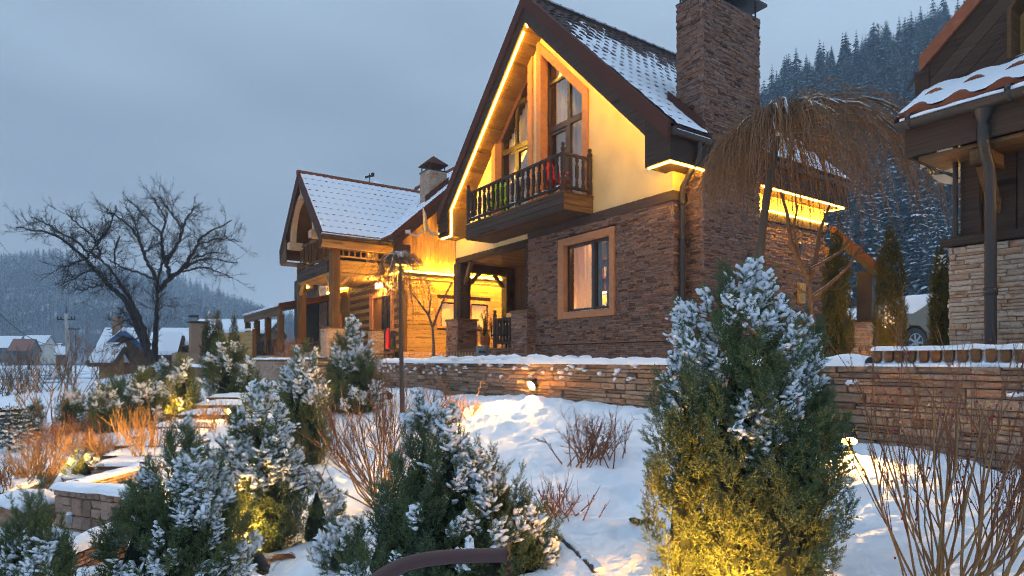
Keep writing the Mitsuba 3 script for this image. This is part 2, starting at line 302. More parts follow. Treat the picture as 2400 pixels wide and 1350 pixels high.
# ---------------------------------------------------------------- stone veneer: every stone its own piece
def veneer(parent, name, bsdf, org, ud, nd, W, H, rows=(0.045, 0.06), lens=(0.12, 0.34), deep=(0.012, 0.04), holes=(), keep=300, slope=None, chunk=True, seed=1, gap=0.004, zw=0.0):
    """stones on the wall through org along ud, up z, facing nd; holes: (u0, u1, z0, z1). The keep nearest are parts, the rest one part."""
    R = np.random.default_rng(seed); org, ud, nd = np.asarray(org, float), nrm(ud), nrm(nd); up = np.array([0, 0, 1.0]); out = []
    z = 0.0
    while z < H - 0.008:
        h = min(R.uniform(*rows), H - z)
        if H - z - h < rows[0] * 0.5: h = H - z
        u = -R.uniform(0, lens[0])
        while u < W:
            l = R.uniform(*lens); a, b = max(u, 0), min(u + l, W); u += l
            if b - a < 0.02: continue
            hh = h
            spans = [(a, b)]
            for (h0, h1, k0, k1) in holes:
                if z + hh > k0 + 0.002 and z < k1 - 0.002:
                    new = []
                    for (s, e) in spans:
                        if e <= h0 or s >= h1: new.append((s, e)); continue
                        if s < h0 - 0.015: new.append((s, h0))
                        if e > h1 + 0.015: new.append((h1, e))
                    spans = new
            for (s, e) in spans:
                split = R.random() < 0.22 and hh > 0.05
                parts_ = [(z, z + hh * 0.52), (z + hh * 0.52, z + hh)] if split else [(z, z + hh)]
                for (za, zb) in parts_:
                    d = R.uniform(*deep); c = min(0.012, (zb - za) * 0.22, (e - s) * 0.2)
                    g = gap / 2; q = lambda uu, zz, dd: org + ud * uu + up * zz + nd * dd
                    J = lambda k: R.uniform(-k, k)
                    us, ue, z0, z1 = s + g, e - g, za + g, zb - g
                    jj = c * 0.9
                    v = [q(us, z0, -.02), q(ue, z0, -.02), q(ue, z1, -.02), q(us, z1, -.02)]
                    v += [q(us, z0, d - c), q(ue, z0, d - c), q(ue, z1, d - c), q(us, z1, d - c)]
                    v += [q(us + c + J(jj), z0 + c + J(jj) * .7, d + J(.006)), q(ue - c + J(jj), z0 + c + J(jj) * .7, d + J(.006)), q(ue - c + J(jj), z1 - c * .6 + J(jj) * .5, d + J(.006)), q(us + c + J(jj), z1 - c * .6 + J(jj) * .5, d + J(.006))]
                    out.append((np.array(v), float(np.clip(R.normal(0.5, 0.24), 0, 1)), q((s + e) / 2, (za + zb) / 2, d)))
        z += h
    F = np.array([[0, 1, 5, 4], [1, 2, 6, 5], [2, 3, 7, 6], [3, 0, 4, 7], [4, 5, 9, 8], [5, 6, 10, 9], [6, 7, 11, 10], [7, 4, 8, 11], [8, 9, 10, 11]])
    return [(bsdf, v, F, t, c) for v, t, c in out]
def lay_stones(parent, name, stones, keep=300):
    """the keep nearest stones as parts of their own, the rest joined"""
    stones = sorted(stones, key=lambda s: np.linalg.norm(s[4])); R = np.random.default_rng(5); rest = {}
    for i, (b, v, F, t, c) in enumerate(stones):
        if i < keep:
            m = M(); m.add(v, F, np.tile([[t, R.random()]], (12, 1))); part(parent, name, m, b)
        else: rest.setdefault(b, M()).add(v, F, np.tile([[t, R.random()]], (12, 1)))
    base = f'{parent}__small_{name}s'
    for k, (b, m) in enumerate(rest.items()):
        v, f, t = m.data(); scene[base if k == 0 else f'{base}__{k:03d}'] = mikit.ply((v, f), b, False, uv=t)
    if rest: labels[base] = {'kind': 'stuff'}

# ---------------------------------------------------------------- tiled roof slope with snow
def tile_slope(parent, O, ex, es, W, L, n_across, n_rows, bsdf, keep, snow_fn, seed, mask=None, amp=0.035, step=0.03, tile_name='roof_tile', front=True):
    """O: upper corner, ex: along the eave, es: down the slope. snow_fn(s, t) -> thickness; mask(s, t) keeps a tile"""
    R = np.random.default_rng(seed); ex, es = nrm(ex), nrm(es); nz = np.cross(ex, es); nz = nz if nz[2] > 0 else -nz
    w, l = W / n_across, L / n_rows; tiles, K = [], 9
    q = np.linspace(0, 1, K); wave = np.maximum(np.sin(np.pi * np.clip((q - .14) / .72, 0, 1)), 0) ** 0.8
    for i in range(n_rows):
        for j in range(n_across):
            tc, sc = (j + .5) * w, (i + .5) * l
            if mask and not mask(sc, tc): continue
            dz, dr_ = R.normal(0, .004), R.normal(0, .006)
            v = []
            for (s, hgt, th) in ((i * l - .02, .006, 1), ((i + 1) * l + dr_, step, 1), ((i + 1) * l + dr_, step, 0)):
                for k in range(K):
                    h = (amp * wave[k] + hgt + dz) if th else amp * wave[k] * .35 - .004
                    v.append(O + ex * (j + q[k]) * w + es * s + nz * h)
            a = np.arange(K - 1); f = np.vstack([np.stack([a, a + 1, a + K + 1, a + K], 1), np.stack([a + K, a + K + 1, a + 2 * K + 1, a + 2 * K], 1)])
            tiles.append((np.array(v), f, R.random(), O + ex * tc + es * sc))
    tiles.sort(key=lambda t: np.linalg.norm(t[3])); rest = M()
    for i, (v, f, t, c) in enumerate(tiles):
        if i < keep: m = M(); m.add(v, f, t); part(parent, tile_name, m, bsdf)
        else: rest.add(v, f, t)
    if rest.n:
        k = part(parent, f'far_{tile_name}s', rest, bsdf, kind='stuff')
    # snow lies on each course and fills the pans; it stops at the nose of every tile
    m = M(); C_, S_ = 8, 5
    for i in range(n_rows):
        u = np.linspace(0, n_across, n_across * C_ + 1); fr = u % 1.0; wv = np.maximum(np.sin(np.pi * np.clip((fr - .14) / .72, 0, 1)), 0) ** 0.8
        rows = []
        for b in range(S_):
            g = b / (S_ - 1); s = (i + g * (1.0 - .02)) * l
            tt = u * w; ss = np.full_like(tt, s)
            th = snow_fn(ss, tt)
            valley = (1 - wv)
            h = amp * wv + .006 + (step - .006) * g + th * (0.75 + .5 * valley) + valley * step * (0.9 * (1 - g) + .25)
            h = h - wv * (1 - g) ** 3 * .004
            if b == S_ - 1: h = h - .014 * wv - 0.006; s = s + .0
            rows.append(O[None] + ex[None] * tt[:, None] + es[None] * (s - (wv * .012 if b == S_ - 1 else 0 * wv))[:, None] + nz[None] * h[:, None])
        n = len(u); v = np.vstack(rows); I, J = np.meshgrid(np.arange(S_ - 1), np.arange(n - 1), indexing='ij')
        f = np.stack([I * n + J, I * n + J + 1, (I + 1) * n + J + 1, (I + 1) * n + J], -1).reshape(-1, 4)
        if mask is not None:
            cc = v[f].mean(1) - O; f = f[np.array([mask(float(c @ es), float(c @ ex)) for c in cc])]
            if not len(f): continue
        m.add(v, f, .5)
    part(parent, 'roof_snow', m, 'm_snow_soft', True, kind='stuff')

# ---------------------------------------------------------------- balusters
def baluster(m, c, h, r=0.032, sides=8):
    p = [(r * 1.25, 0), (r * 1.25, .13 * h), (r * .7, .15 * h), (r * 1.0, .2 * h), (r * .75, .27 * h), (r * 1.35, .33 * h), (r * 1.35, .72 * h), (r * .7, .76 * h), (r * 1.05, .8 * h), (r * .75, .84 * h), (r * 1.25, .86 * h), (r * 1.25, h)]
    return m.lathe(p, c, sides)
def newel(m, c, h, r=0.055):
    p = [(r, 0), (r, .28 * h), (r * .7, .31 * h), (r * .95, .36 * h), (r, .38 * h), (r, .78 * h), (r * .65, .81 * h), (r, .84 * h), (r, .88 * h), (r * .5, .905 * h), (r * .55, .92 * h), (r * .85, .95 * h), (r * .7, .985 * h), (r * .15, h)]
    return m.lathe(p, c, 10)

# ---------------------------------------------------------------- the gabled house
XF, YR, YL = 8.86, 7.65, 15.70                      # front wall plane, right and left ends of it
RX0, RX1, RY, RZ = 8.26, 14.2, 11.47, 8.33          # roof front and back, ridge
EYR, EYL, EZ = 7.2, 15.66, 3.46                      # eaves and the level of the boxed eaves' undersides
AMB = np.array([1.0, 0.52, 0.03])
H1 = thing('gabled_house', 'stone and cream plaster gabled house with balcony and glowing eave lights', 'house')
def roof_z(y): return RZ - abs(y - RY)
# stone ground floor
WZ0 = -0.15
m = M(); m.box(XF, XF + .25, YR, 9.23, WZ0, 2.92); m.box(XF, XF + .25, 10.73, 12.1, WZ0, 2.92); m.box(XF, XF + .25, 9.23, 10.73, WZ0, 1.05); m.box(XF, XF + .25, 9.23, 10.73, 2.59, 2.92)
m.box(XF + .25, 14.0, YR, YR + .25, WZ0, 2.92); m.box(XF + .25, 10.7, 11.85, 12.1, WZ0, 2.92); m.box(13.75, 14.0, YR + .25, 15.6, WZ0, 5.0); m.box(10.7, 13.75, 15.45, 15.6, WZ0, 2.92)
part(H1, 'wall', m, 'm_mortar', label='purplish brown stacked stone ground floor wall')
ST = veneer(H1, '', 'm_stone_house', (XF - .02, 12.1, .39), (0, -1, 0), (-1, 0, 0), 12.1 - YR + .03, 2.53, (.036, .054), (.08, .26), (.012, .045), [(12.1 - 10.93, 12.1 - 9.09, .92 - .39, 2.74 - .39)], seed=3)
ST += veneer(H1, '', 'm_stone_house', (XF - .002, 12.1, WZ0), (0, -1, 0), (-1, 0, 0), 12.1 - YR - .01, .50, (.036, .054), (.08, .26), (.004, .014), seed=4)
ST += veneer(H1, '', 'm_stone_house', (XF - .03, YR, WZ0), (1, 0, 0), (0, -1, 0), 5.2, 3.07, (.045, .065), (.12, .32), (.012, .04), seed=6)
lay_stones(f'{H1}__wall', 'stone', ST, 300)
m = M(); m.box(XF - .05, XF - .002, YR, 12.1, .37, .388); part(f'{H1}__wall', 'ledge', m, 'm_stone_house')
# dark band beam
m = M(); m.cbox(XF - .06, XF + .1, YR - .06, 12.1, 2.92, 3.11, .01); m.cbox(XF + .1, 14.05, YR - .06, YR + .1, 2.92, 3.11, .01); part(H1, 'band_beam', m, 'm_dark_y')
m = M(); m.cbox(XF - .02, XF + .22, 12.1, YL, 2.80, 2.96, .01); part(H1, 'porch_beam', m, 'm_dark_y')
# plaster gable with openings for the two tall pointed windows
def tall(y_in, y_out, b):
    """outline of a tall window: inner edge near the middle, outer edge; b the border drawn in"""
    s = 1 if y_out > y_in else -1
    yi, yo = y_in + s * b, y_out - s * b
    top = lambda y: 7.70 - abs(y - 11.84) - b * 1.35
    return [(yi, 3.42), (yo, 3.42), (yo, top(yo)), (yi, top(yi))]
LW, RW = tall(11.93, 13.72, 0), tall(11.75, 9.94, 0)
from shapely.geometry import Polygon
wall = Polygon([(YR, 3.11), (12.1, 3.11), (12.1, 2.96), (YL, 2.96), (YL, 3.75), (EYL - .35, roof_z(EYL - .35) - .5), (RY, RZ - .5), (EYR + .35, roof_z(EYR + .35) - .5), (YR, 3.75)])
wall = wall.difference(Polygon(tall(11.93, 13.72, .17))).difference(Polygon(tall(11.75, 9.94, .17)))
tv, tf = trimesh.creation.triangulate_polygon(wall, engine='earcut')
m = M(); m.add(np.c_[np.full(len(tv), XF), tv], tf, .5); m.add(np.c_[np.full(len(tv), XF + .25), tv], tf[:, ::-1], .5)
m.box(XF + .002, 14.0, YR, YR + .25, 3.11, 3.9, .5); m.box(XF + .25, 14.0, YL - .25, YL - .002, 2.96, 3.9, .5); m.box(XF + .004, XF + .25, YL - .05, YL, 2.96, 3.75, .5)
part(H1, 'plaster_wall', m, 'm_plaster', label='cream plaster gable lit warm by the eave strip')
# tall windows
for side, (yi, yo) in enumerate(((11.93, 13.72), (11.75, 9.94))):
    W_ = f'{H1}__tall_window' + ('' if side == 0 else '_001'); labels[W_] = {'label': ('left' if side == 0 else 'right') + ' tall pointed gable window in an orange surround'}
    o, i = tall(yi, yo, 0), tall(yi, yo, .17)
    ring = Polygon(o).difference(Polygon(i)); tv, tf = trimesh.creation.triangulate_polygon(ring, engine='earcut')
    m = M(); m.add(np.c_[np.full(len(tv), XF - .055), tv], tf, .5)
    for poly, x0, x1 in ((o, XF - .055, XF + .0), (i, XF - .055, XF + .24)):
        for k in range(4):
            a, b = poly[k], poly[(k + 1) % 4]; m.add([(x0, *a), (x0, *b), (x1, *b), (x1, *a)], [[0, 1, 2, 3]], .5)
    part(W_, 'surround', m, 'm_surround')
    s = 1 if yo > yi else -1; a, b = yi + s * .17, yo - s * .17; top = lambda y: 7.70 - abs(y - 11.84) - .17 * 1.35
    fx0, fx1 = XF + .16, XF + .23; m = M(); F_ = .055; ym = a + s * .78
    bar = lambda y0, z0, y1, z1, w=F_: m.beam((XF + .19, y0, z0), (XF + .19, y1, z1), .075, w, up=(1, 0, 0))
    bar2 = lambda y0, z0, y1, z1, w=F_: m.beam((XF + .19, y0, z0), (XF + .19, y1, z1), w, .07, up=(1, 0, 0))
    zt1, zt2 = 5.42, 6.52
    for y in (a + s * .03, b - s * .03): bar2(y, 3.42, y, top(y) , F_)
    bar2(ym, 3.42, ym, top(ym), .09); bar2(a, top(a) - .03, b, top(b) - .03, F_)
    bar2(a, zt1, b, zt1, .13); bar2(a, zt2, a + s * (top(a) - zt2), zt2, .075); bar2(a, 3.47, b, 3.47, .09)
    bar2(a + s * .1, 5.3, ym - s * .05, 5.3, .06); bar2(a + s * .1, 3.55, a + s * .1, 5.33, .07); bar2(ym - s * .08, 3.55, ym - s * .08, 5.33, .07)
    part(W_, 'frame', m, 'm_frame')
    def pane(pts):
        m = M(); m.add([(XF + .2, *p) for p in pts], [[0, k, k + 1] for k in range(1, len(pts) - 1)], .5); part(W_, 'pane', m, 'm_glass')
    pane([(a, 3.42), (ym, 3.42), (ym, zt1), (a, zt1)]); pane([(ym, 3.42), (b, 3.42), (b, zt1), (ym, zt1)])
    pane([(ym, zt1), (b, zt1), (b, top(b)), (ym, top(ym))]); pane([(a, zt1), (ym, zt1), (ym, zt2), (a, zt2)]); pane([(a, zt2), (ym, zt2), (ym, top(ym)), (a, top(a))])
    # gathered net curtain inside
    m = M(); k = 60; q = np.linspace(0, 1, k); yy = a + (b - a) * q; xx = XF + .42 + .035 * np.sin(q * 75)
    v = np.vstack([np.c_[xx, yy, np.full(k, 3.35)], np.c_[xx, yy, top(yy) + .05]]); n = np.arange(k - 1); m.add(v, np.stack([n, n + 1, n + k + 1, n + k], 1), .5)
    part(W_, 'curtain', m, 'm_curtain', True)
scene['m_curtain'] = {'type': 'principledthin', 'base_color': rgb((0.62, 0.62, 0.63)), 'roughness': 0.9, 'diff_trans': 0.7, 'specular' if False else 'spec_trans': 0.0}
m = M(); m.box(XF + .9, 13.7, YR + .3, YL - .3, 3.15, 3.2); m.box(12.2, 12.3, 9.6, 13.4, 3.2, 5.6); part(H1, 'upper_floor', m, 'm_brown_x')
# roof: decks, soffits, verge boards
AX = np.array([1.0, 0, 0])
deck, L45 = M(), math.sqrt(2)
for s, ye in ((-1, EYR), (1, EYL)):
    P = lambda x, y, o: np.array([x, y, roof_z(y) - o])
    deck.hexa([P(RX0 + .03, RY, .16), P(RX1, RY, .16), P(RX1, ye, .16), P(RX0 + .03, ye, .16), P(RX0 + .03, RY, .03), P(RX1, RY, .03), P(RX1, ye, .03), P(RX0 + .03, ye, .03)])
part(H1, 'roof_deck', deck, 'm_dark_y')
HR = H1 + '__roof'
m = M()
for s, ye in ((-1, EYR), (1, EYL)):
    P = lambda x, y, o: np.array([x, y, roof_z(y) - o])
    for x0, x1 in ((RX0 - .05, RX0 + .03),):
        m.hexa([P(x0, RY, .27), P(x1, RY, .27), P(x1, ye - s * .0, .27), P(x0, ye, .27), P(x0, RY, -.06), P(x1, RY, -.06), P(x1, ye, -.06), P(x0, ye, -.06)])
    m.hexa([P(RX0 + .03, RY, -.03), P(RX0 + .1, RY, -.03), P(RX0 + .1, ye, -.03), P(RX0 + .03, ye, -.03), P(RX0 + .03, RY, -.06), P(RX0 + .1, RY, -.06), P(RX0 + .1, ye, -.06), P(RX0 + .03, ye, -.06)])
part(H1, 'verge_trim', m, 'm_verge', label='reddish brown metal trim along the gable verge')
m = M()
for s, ye, yc in ((-1, EYR, EYR + .57), (1, EYL, EYL - .57)):
    P = lambda x, y, o: np.array([x, y, roof_z(y) - o]); x0, x1 = RX0, RX0 + .035; o = .60
    yb = RY + s * 0.0
    m.hexa([P(x0, RY, o), P(x1, RY, o), P(x1, yc, o), P(x0, yc, o), P(x0, RY, .27), P(x1, RY, .27), P(x1, yc, .27), P(x0, yc, .27)])
    m.add([(x0, yc, EZ), (x0, ye, EZ), P(x0, ye, .27), P(x0, yc, .27), (x1, yc, EZ), (x1, ye, EZ), P(x1, ye, .27), P(x1, yc, .27)], BOXF)
    m.box(x1, RX1, min(ye, ye + s * -.035), max(ye, ye - s * .035), EZ, roof_z(ye) - .1)      # eave fascia
    m.box(x1, XF + .0, min(yc, yc - s * .03), max(yc, yc - s * .03), EZ, roof_z(yc) - .3)     # inner cheek of the boxed eave
part(H1, 'bargeboard', m, 'm_dark_y', label='dark timber bargeboard under the verge')
# lit soffit boards under the front overhang, one by one
for s, ye, yc in ((1, EYL, EYL - .57), (-1, EYR, EYR + .57)):
    P = lambda x, y, o: np.array([x, y, roof_z(y) - o]); n = 44; ys = np.linspace(RY + s * .05, yc, n + 1)
    for k in range(n):
        if s < 0 and k % 2: continue
        m = M(); a, b = ys[k] + s * .006, ys[k + (2 if s < 0 else 1)] - s * .002; t = .6
        m.hexa([P(RX0 + .035, a, t - .025), P(XF + .02, a, t - .025), P(XF + .02, b, t - .025), P(RX0 + .035, b, t - .025), P(RX0 + .035, a, t - .045), P(XF + .02, a, t - .045), P(XF + .02, b, t - .045), P(RX0 + .035, b, t - .045)])
        part(H1, 'soffit_board', m, 'm_brown_x')
for (ya, yb) in ((EYR + .035, YR), (YL - .3, EYL - .035)):
    for k in range(6):
        m = M(); a = ya + (yb - ya) * k / 6; m.box(RX0 + .035, RX1 - .05, a + .004, a + (yb - ya) / 6, EZ + .012, EZ + .03); part(H1, 'eave_board', m, 'm_brown_x')
for k in range(3): m = M(); m.box(RX0 + .035, XF - .01, EYR + .45 + .04 * k, EYR + .485 + .04 * k, EZ + .012, EZ + .03); part(H1, 'eave_board', m, 'm_brown_x')
m = M(); m.box(RX0 + .035, XF - .01, EYL - .57, EYL - .3, EZ + .012, EZ + .03)
part(H1, 'eave_board', m, 'm_brown_x')
# tiles and snow
sr = nrm((0, -1, -1)); sl = nrm((0, 1, -1)); LS_ = (RY - EYR) * L45
def snow_main(s, t):
    p = np.stack([s * 1.1, t * 1.1, 0 * s], -1); pz = np.stack([s * 5, t * 5, 0 * s + 3], -1)
    k = np.clip((s / LS_ - .12) / .55 - 0.20 * np.clip(1.2 - t, 0, 2), -0.3, 1)
    return -.013 + .040 * k + .020 * (meshkit.fbm(p, 3, 4) - .5) + .016 * (meshkit.noise(pz, 6) - .5)
def chim_mask(s, t):
    x, y = RX0 + .08 + t, RY - s / L45
    return not (9.25 - .05 < x < 10.97 and y < 7.86)
tile_slope(H1, np.array([RX0 + .08, RY, RZ]), AX, sr, RX1 - RX0 - .1, LS_ + .06, 24, 18, 'm_tile', 300, snow_main, 11, chim_mask)
m = M()
for k in range(17): m.tube([(RX0 - .04 + k * .355, RY, RZ + .03), (RX0 + .34 + k * .355, RY, RZ + .045)], (.085, .098), 8)
part(H1, 'ridge_cap', m, 'm_tile')
m = M()
for k in range(60): m.blob((RX0 + .15 + k * .098, RY - .06, RZ + .065), (.07, .06, .022 * rng.uniform(.2, 1)), 1)
part(H1, 'ridge_snow', m, 'm_snow_soft', True, kind='stuff')
m = M(); m.hexa([(RX0 + .03, RY, RZ - .03), (RX1, RY, RZ - .03), (RX1, EYL, roof_z(EYL) - .03), (RX0 + .03, EYL, roof_z(EYL) - .03), (RX0 + .03, RY, RZ + .03), (RX1, RY, RZ + .03), (RX1, EYL, roof_z(EYL) + .03), (RX0 + .03, EYL, roof_z(EYL) + .03)]); part(H1, 'far_roof_slope', m, 'm_tile')
# gutters and the bent downpipe
m = M(); gz_ = roof_z(EYR) - .12
for x0, x1 in ((RX0 + .02, 9.25), (10.97, RX1)):
    k = 9; an = np.linspace(-math.pi, 0, k); n = 2
    v = np.vstack([np.c_[np.full(k, x), EYR - .07 + .075 * np.cos(an), gz_ + .075 * np.sin(an)] for x in (x0, x1)]); a = np.arange(k - 1); m.add(v, np.stack([a, a + 1, a + k + 1, a + k], 1), .5)
    v2 = v.copy(); v2[:, 1] += .006 * np.r_[np.cos(an), np.cos(an)] * -1; v2[:, 2] += .006; m.add(v2, np.stack([a, a + 1, a + k + 1, a + k], 1), .5)
    for x in (x0, x1): m.lathe([(.077, 0), (.077, .004)], (x, EYR - .07, gz_), 12, axis=(1, 0, 0))
part(H1, 'gutter', m, 'm_metal_dark', True)
m = M()
for k in range(26):
    x = RX0 + .1 + k * .036 if k < 24 else 0
    if x: m.blob((x, EYR - .06, gz_ + .02), (.05, .06, .03), 1)
part(H1, 'gutter_snow', m, 'm_snow_soft', True, kind='stuff')
m = M(); px_, py_ = 8.99, YR - .11
pts = [(8.95, EYR - .07, gz_ - .07), (8.95, EYR - .07, gz_ - .22), (8.96, EYR - .05, gz_ - .34), (px_ - .02, EYR + .1, gz_ - .50), (px_, py_ - .1, gz_ - .66), (px_, py_, gz_ - .78), (px_, py_, gz_ - .95), (px_, py_, 1.5), (px_, py_, -.1)]
m.tube(pts, .05, 10)
for z in (2.2, 1.0, 2.85): m.lathe([(.057, 0), (.057, .05)], (px_, py_, z), 10)
m.box(px_ - .015, px_ + .015, py_, YR, 2.2, 2.23); m.box(px_ - .015, px_ + .015, py_, YR, 1.0, 1.03)
part(H1, 'downpipe', m, 'm_metal_dark', True)
# LED strips
STRIP = 105.0
def strip(parent, pts, w=.022, k=1.0, name='light_strip', pick=.4):
    m = M()
    for a, b in zip(pts[:-1], pts[1:]): m.beam(a, b, w, w, up=(0.3, 0.2, 1))
    part(parent, name, m, 'm_light', emitter=lamp(AMB * STRIP * k, pick))
xs = RX0 + .075
strip(H1, [(xs, RY + .12, roof_z(RY + .12) - .62), (xs, EYL - .63, roof_z(EYL - .63) - .62)], w=.036, k=.62, pick=1.2)
strip(H1, [(xs, EYL - .63, roof_z(EYL - .63) - .62), (xs, EYL - .63, EZ - .012), (xs, EYL - .06, EZ - .012)], w=.032, k=.6)
strip(H1, [(xs, RY - .02, roof_z(RY) - .46), (xs, RY + .03, roof_z(RY) - .6), (xs, RY - .0, roof_z(RY) - .68)], w=.03, k=.6)
strip(H1, [(xs, RY - .16, roof_z(RY - .16) - .592), (xs, EYR + .60, roof_z(EYR + .60) - .592)], w=.016, k=1.0, pick=1.2)
strip(H1, [(xs, EYR + .55, EZ - .012), (xs, EYR + .05, EZ - .012), (9.23, EYR + .05, EZ - .012)], k=.9)
strip(H1, [(11.0, EYR + .05, EZ - .012), (RX1 - .1, EYR + .05, EZ - .012)], k=.8)
strip(H1, [(RX1 - .05, EYR + .05, EZ - .012), (RX1 - .05, EYR + .5, EZ - .012)], k=.2)
strip(H1, [(11.0, YR - .075, 3.13), (14.0, YR - .075, 3.13)], k=.8)
# ground floor window with a lit room behind
W_ = H1 + '__square_window'; labels[W_] = {'label': 'square ground floor window in a terracotta surround, lit room behind'}
m = M(); o, i = (9.11, 10.91, .92, 2.72), (9.25, 10.71, 1.07, 2.57); xa, xb = XF - .08, XF + .08
m.cbox(xa, XF + .02, o[0], o[1], o[2], i[2], .006); m.cbox(xa, XF + .02, o[0], o[1], i[3], o[3], .006); m.cbox(xa, XF + .02, o[0], i[0], i[2], i[3], .004); m.cbox(xa, XF + .02, i[1], o[1], i[2], i[3], .004)
m.box(XF + .02, xb, i[0] - .05, i[0], i[2], i[3]); m.box(XF + .02, xb, i[1], i[1] + .05, i[2], i[3]); m.box(XF + .02, xb, i[0], i[1], i[2] - .05, i[2]); m.box(XF + .02, xb, i[0], i[1], i[3], i[3] + .05)
part(W_, 'surround', m, 'm_surround')
m = M(); m.add([(xa - .005, o[0] + .02, i[2] + .004), (xa - .005, i[1] - .1, i[2] + .004), (XF + .05, i[1] - .2, i[2] + .006), (XF + .05, o[0] + .2, i[2] + .006)], [[0, 1, 2, 3]], .5)
for k in range(24): m.blob((rng.uniform(xa + .02, XF + .06), rng.uniform(i[0] + .05, i[1] - .05), i[2] + .003), (.03, .05, .008), 1)
part(W_, 'sill_snow', m, 'm_snow_soft', True, kind='stuff')
m = M(); yy = (i[0], 9.84, i[1])
def sash(m, y0, y1, z0, z1, x, w=.07, d=.06):
    m.box(x, x + d, y0, y0 + w, z0, z1); m.box(x, x + d, y1 - w, y1, z0, z1); m.box(x, x + d, y0 + w, y1 - w, z0, z0 + w); m.box(x, x + d, y0 + w, y1 - w, z1 - w, z1)
sash(m, yy[0], yy[1] - .003, i[2], i[3], XF + .05); sash(m, yy[1] + .003, yy[2], i[2], i[3], XF + .05); m.box(XF + .03, XF + .049, yy[1] - .04, yy[1] + .04, i[2], i[3])
part(W_, 'frame', m, 'm_frame')
for a, b in zip(yy[:-1], yy[1:]):
    m = M(); m.add([(XF + .08, a + .05, i[2] + .05), (XF + .08, b - .05, i[2] + .05), (XF + .08, b - .05, i[3] - .05), (XF + .08, a + .05, i[3] - .05)], [[0, 1, 2, 3]], .5); part(W_, 'pane', m, 'm_glass')
scene['m_room_curtain'] = {'type': 'principledthin', 'base_color': rgb((0.7, 0.52, 0.36)), 'roughness': 0.9, 'diff_trans': 1.0, 'spec_trans': 0.0}
scene['m_room'] = two({'type': 'diffuse', 'reflectance': rgb((0.55, 0.42, 0.30))}); scene['m_room_dark'] = two({'type': 'diffuse', 'reflectance': rgb((0.13, 0.13, 0.14))})
scene['m_drape'] = two({'type': 'diffuse', 'reflectance': rgb((0.06, 0.08, 0.11))}); scene['m_shelf'] = two({'type': 'diffuse', 'reflectance': rgb((0.28, 0.09, 0.04))})
scene['m_bed'] = two({'type': 'diffuse', 'reflectance': rgb((0.6, 0.5, 0.45))})
m = M(); m.box(10.3, 10.35, YR + .26, 11.8, .1, 2.9); part(H1, 'room_wall', m, 'm_room_dark', label='dark feature wall of the lit room')
m = M(); m.box(XF + .26, 10.3, 11.75, 11.8, .1, 2.9); m.box(XF + .26, 10.3, YR + .26, YR + .3, .1, 2.9); part(H1, 'room_wall', m, 'm_room')
m = M(); m.box(XF + .26, 10.3, YR + .3, 11.75, .05, .1); part(H1, 'room_floor', m, 'm_room')
m = M(); m.box(XF + .26, 10.3, YR + .3, 11.75, 2.85, 2.9); part(H1, 'room_ceiling', m, 'm_room')
def drape(m, y0, y1, x, z0, z1, waves):
    k = 40; q = np.linspace(0, 1, k); xx = x + .03 * np.sin(q * waves * 2 * math.pi); v = np.vstack([np.c_[xx, y0 + (y1 - y0) * q, np.full(k, z0)], np.c_[xx, y0 + (y1 - y0) * q, np.full(k, z1)]]); n = np.arange(k - 1); m.add(v, np.stack([n, n + 1, n + k + 1, n + k], 1), .5)
m = M(); drape(m, 10.18, 10.75, XF + .36, 1.0, 2.6, 4); part(W_, 'curtain', m, 'm_room_curtain', True)
m = M(); drape(m, 9.95, 10.16, XF + .38, .9, 2.6, 3); part(W_, 'drape', m, 'm_drape', True)
m = M(); drape(m, 9.70, 9.80, XF + .40, .9, 2.6, 2); part(W_, 'drape', m, 'm_drape', True)
SH = thing('book_shelf', 'reddish wall shelf with books inside the lit ground floor room', 'shelf')
m = M()
for z in (1.62, 1.94, 2.38): m.box(10.02, 10.29, 10.5, 11.35, z, z + .03)
for y in (10.5, 10.98, 11.32): m.box(10.02, 10.29, y, y + .03, 1.65, 2.38)
part(SH, 'shelf_frame', m, 'm_shelf')
for k in range(16):
    m = M(); y = 10.55 + (k % 8) * .095; h = rng.uniform(.16, .25); z = 1.972 if k > 7 else 1.652; m.box(10.08, 10.26, y, y + rng.uniform(.03, .07), z, z + h); part(SH, 'book', m, ('m_drape', 'm_bed', 'm_shelf')[k % 3])
BD = thing('bed', 'bed with pale pillows inside the lit ground floor room', 'bed')
m = M(); m.cbox(9.35, 10.2, 10.2, 11.6, .5, 1.10, .06); part(BD, 'mattress', m, 'm_bed')
for k in range(3): m = M(); m.blob((9.95, 10.5 + .4 * k, 1.2), (.16, .2, .12), 2, .15); part(BD, 'pillow', m, 'm_bed', True)
m = M(); m.box(10.2, 10.28, 10.2, 11.6, .5, 1.56); part(BD, 'headboard', m, 'm_honey_y')
LP_ = thing('bedside_light', 'linear warm light under the shelf inside the ground floor room', 'lamp'); m = M(); m.box(10.06, 10.12, 10.5, 11.35, 1.595, 1.615); part(LP_, 'diffuser', m, 'm_light', emitter=lamp((70, 42, 12), .7))
CL_ = thing('ceiling_lamp', 'round ceiling lamp inside the ground floor room', 'lamp'); m = M(); m.lathe([(.01, -.06), (.16, -.05), (.18, 0)], (9.6, 10.0, 2.85), 14); part(CL_, 'shade', m, 'm_light', emitter=lamp((80, 48, 17), .9))
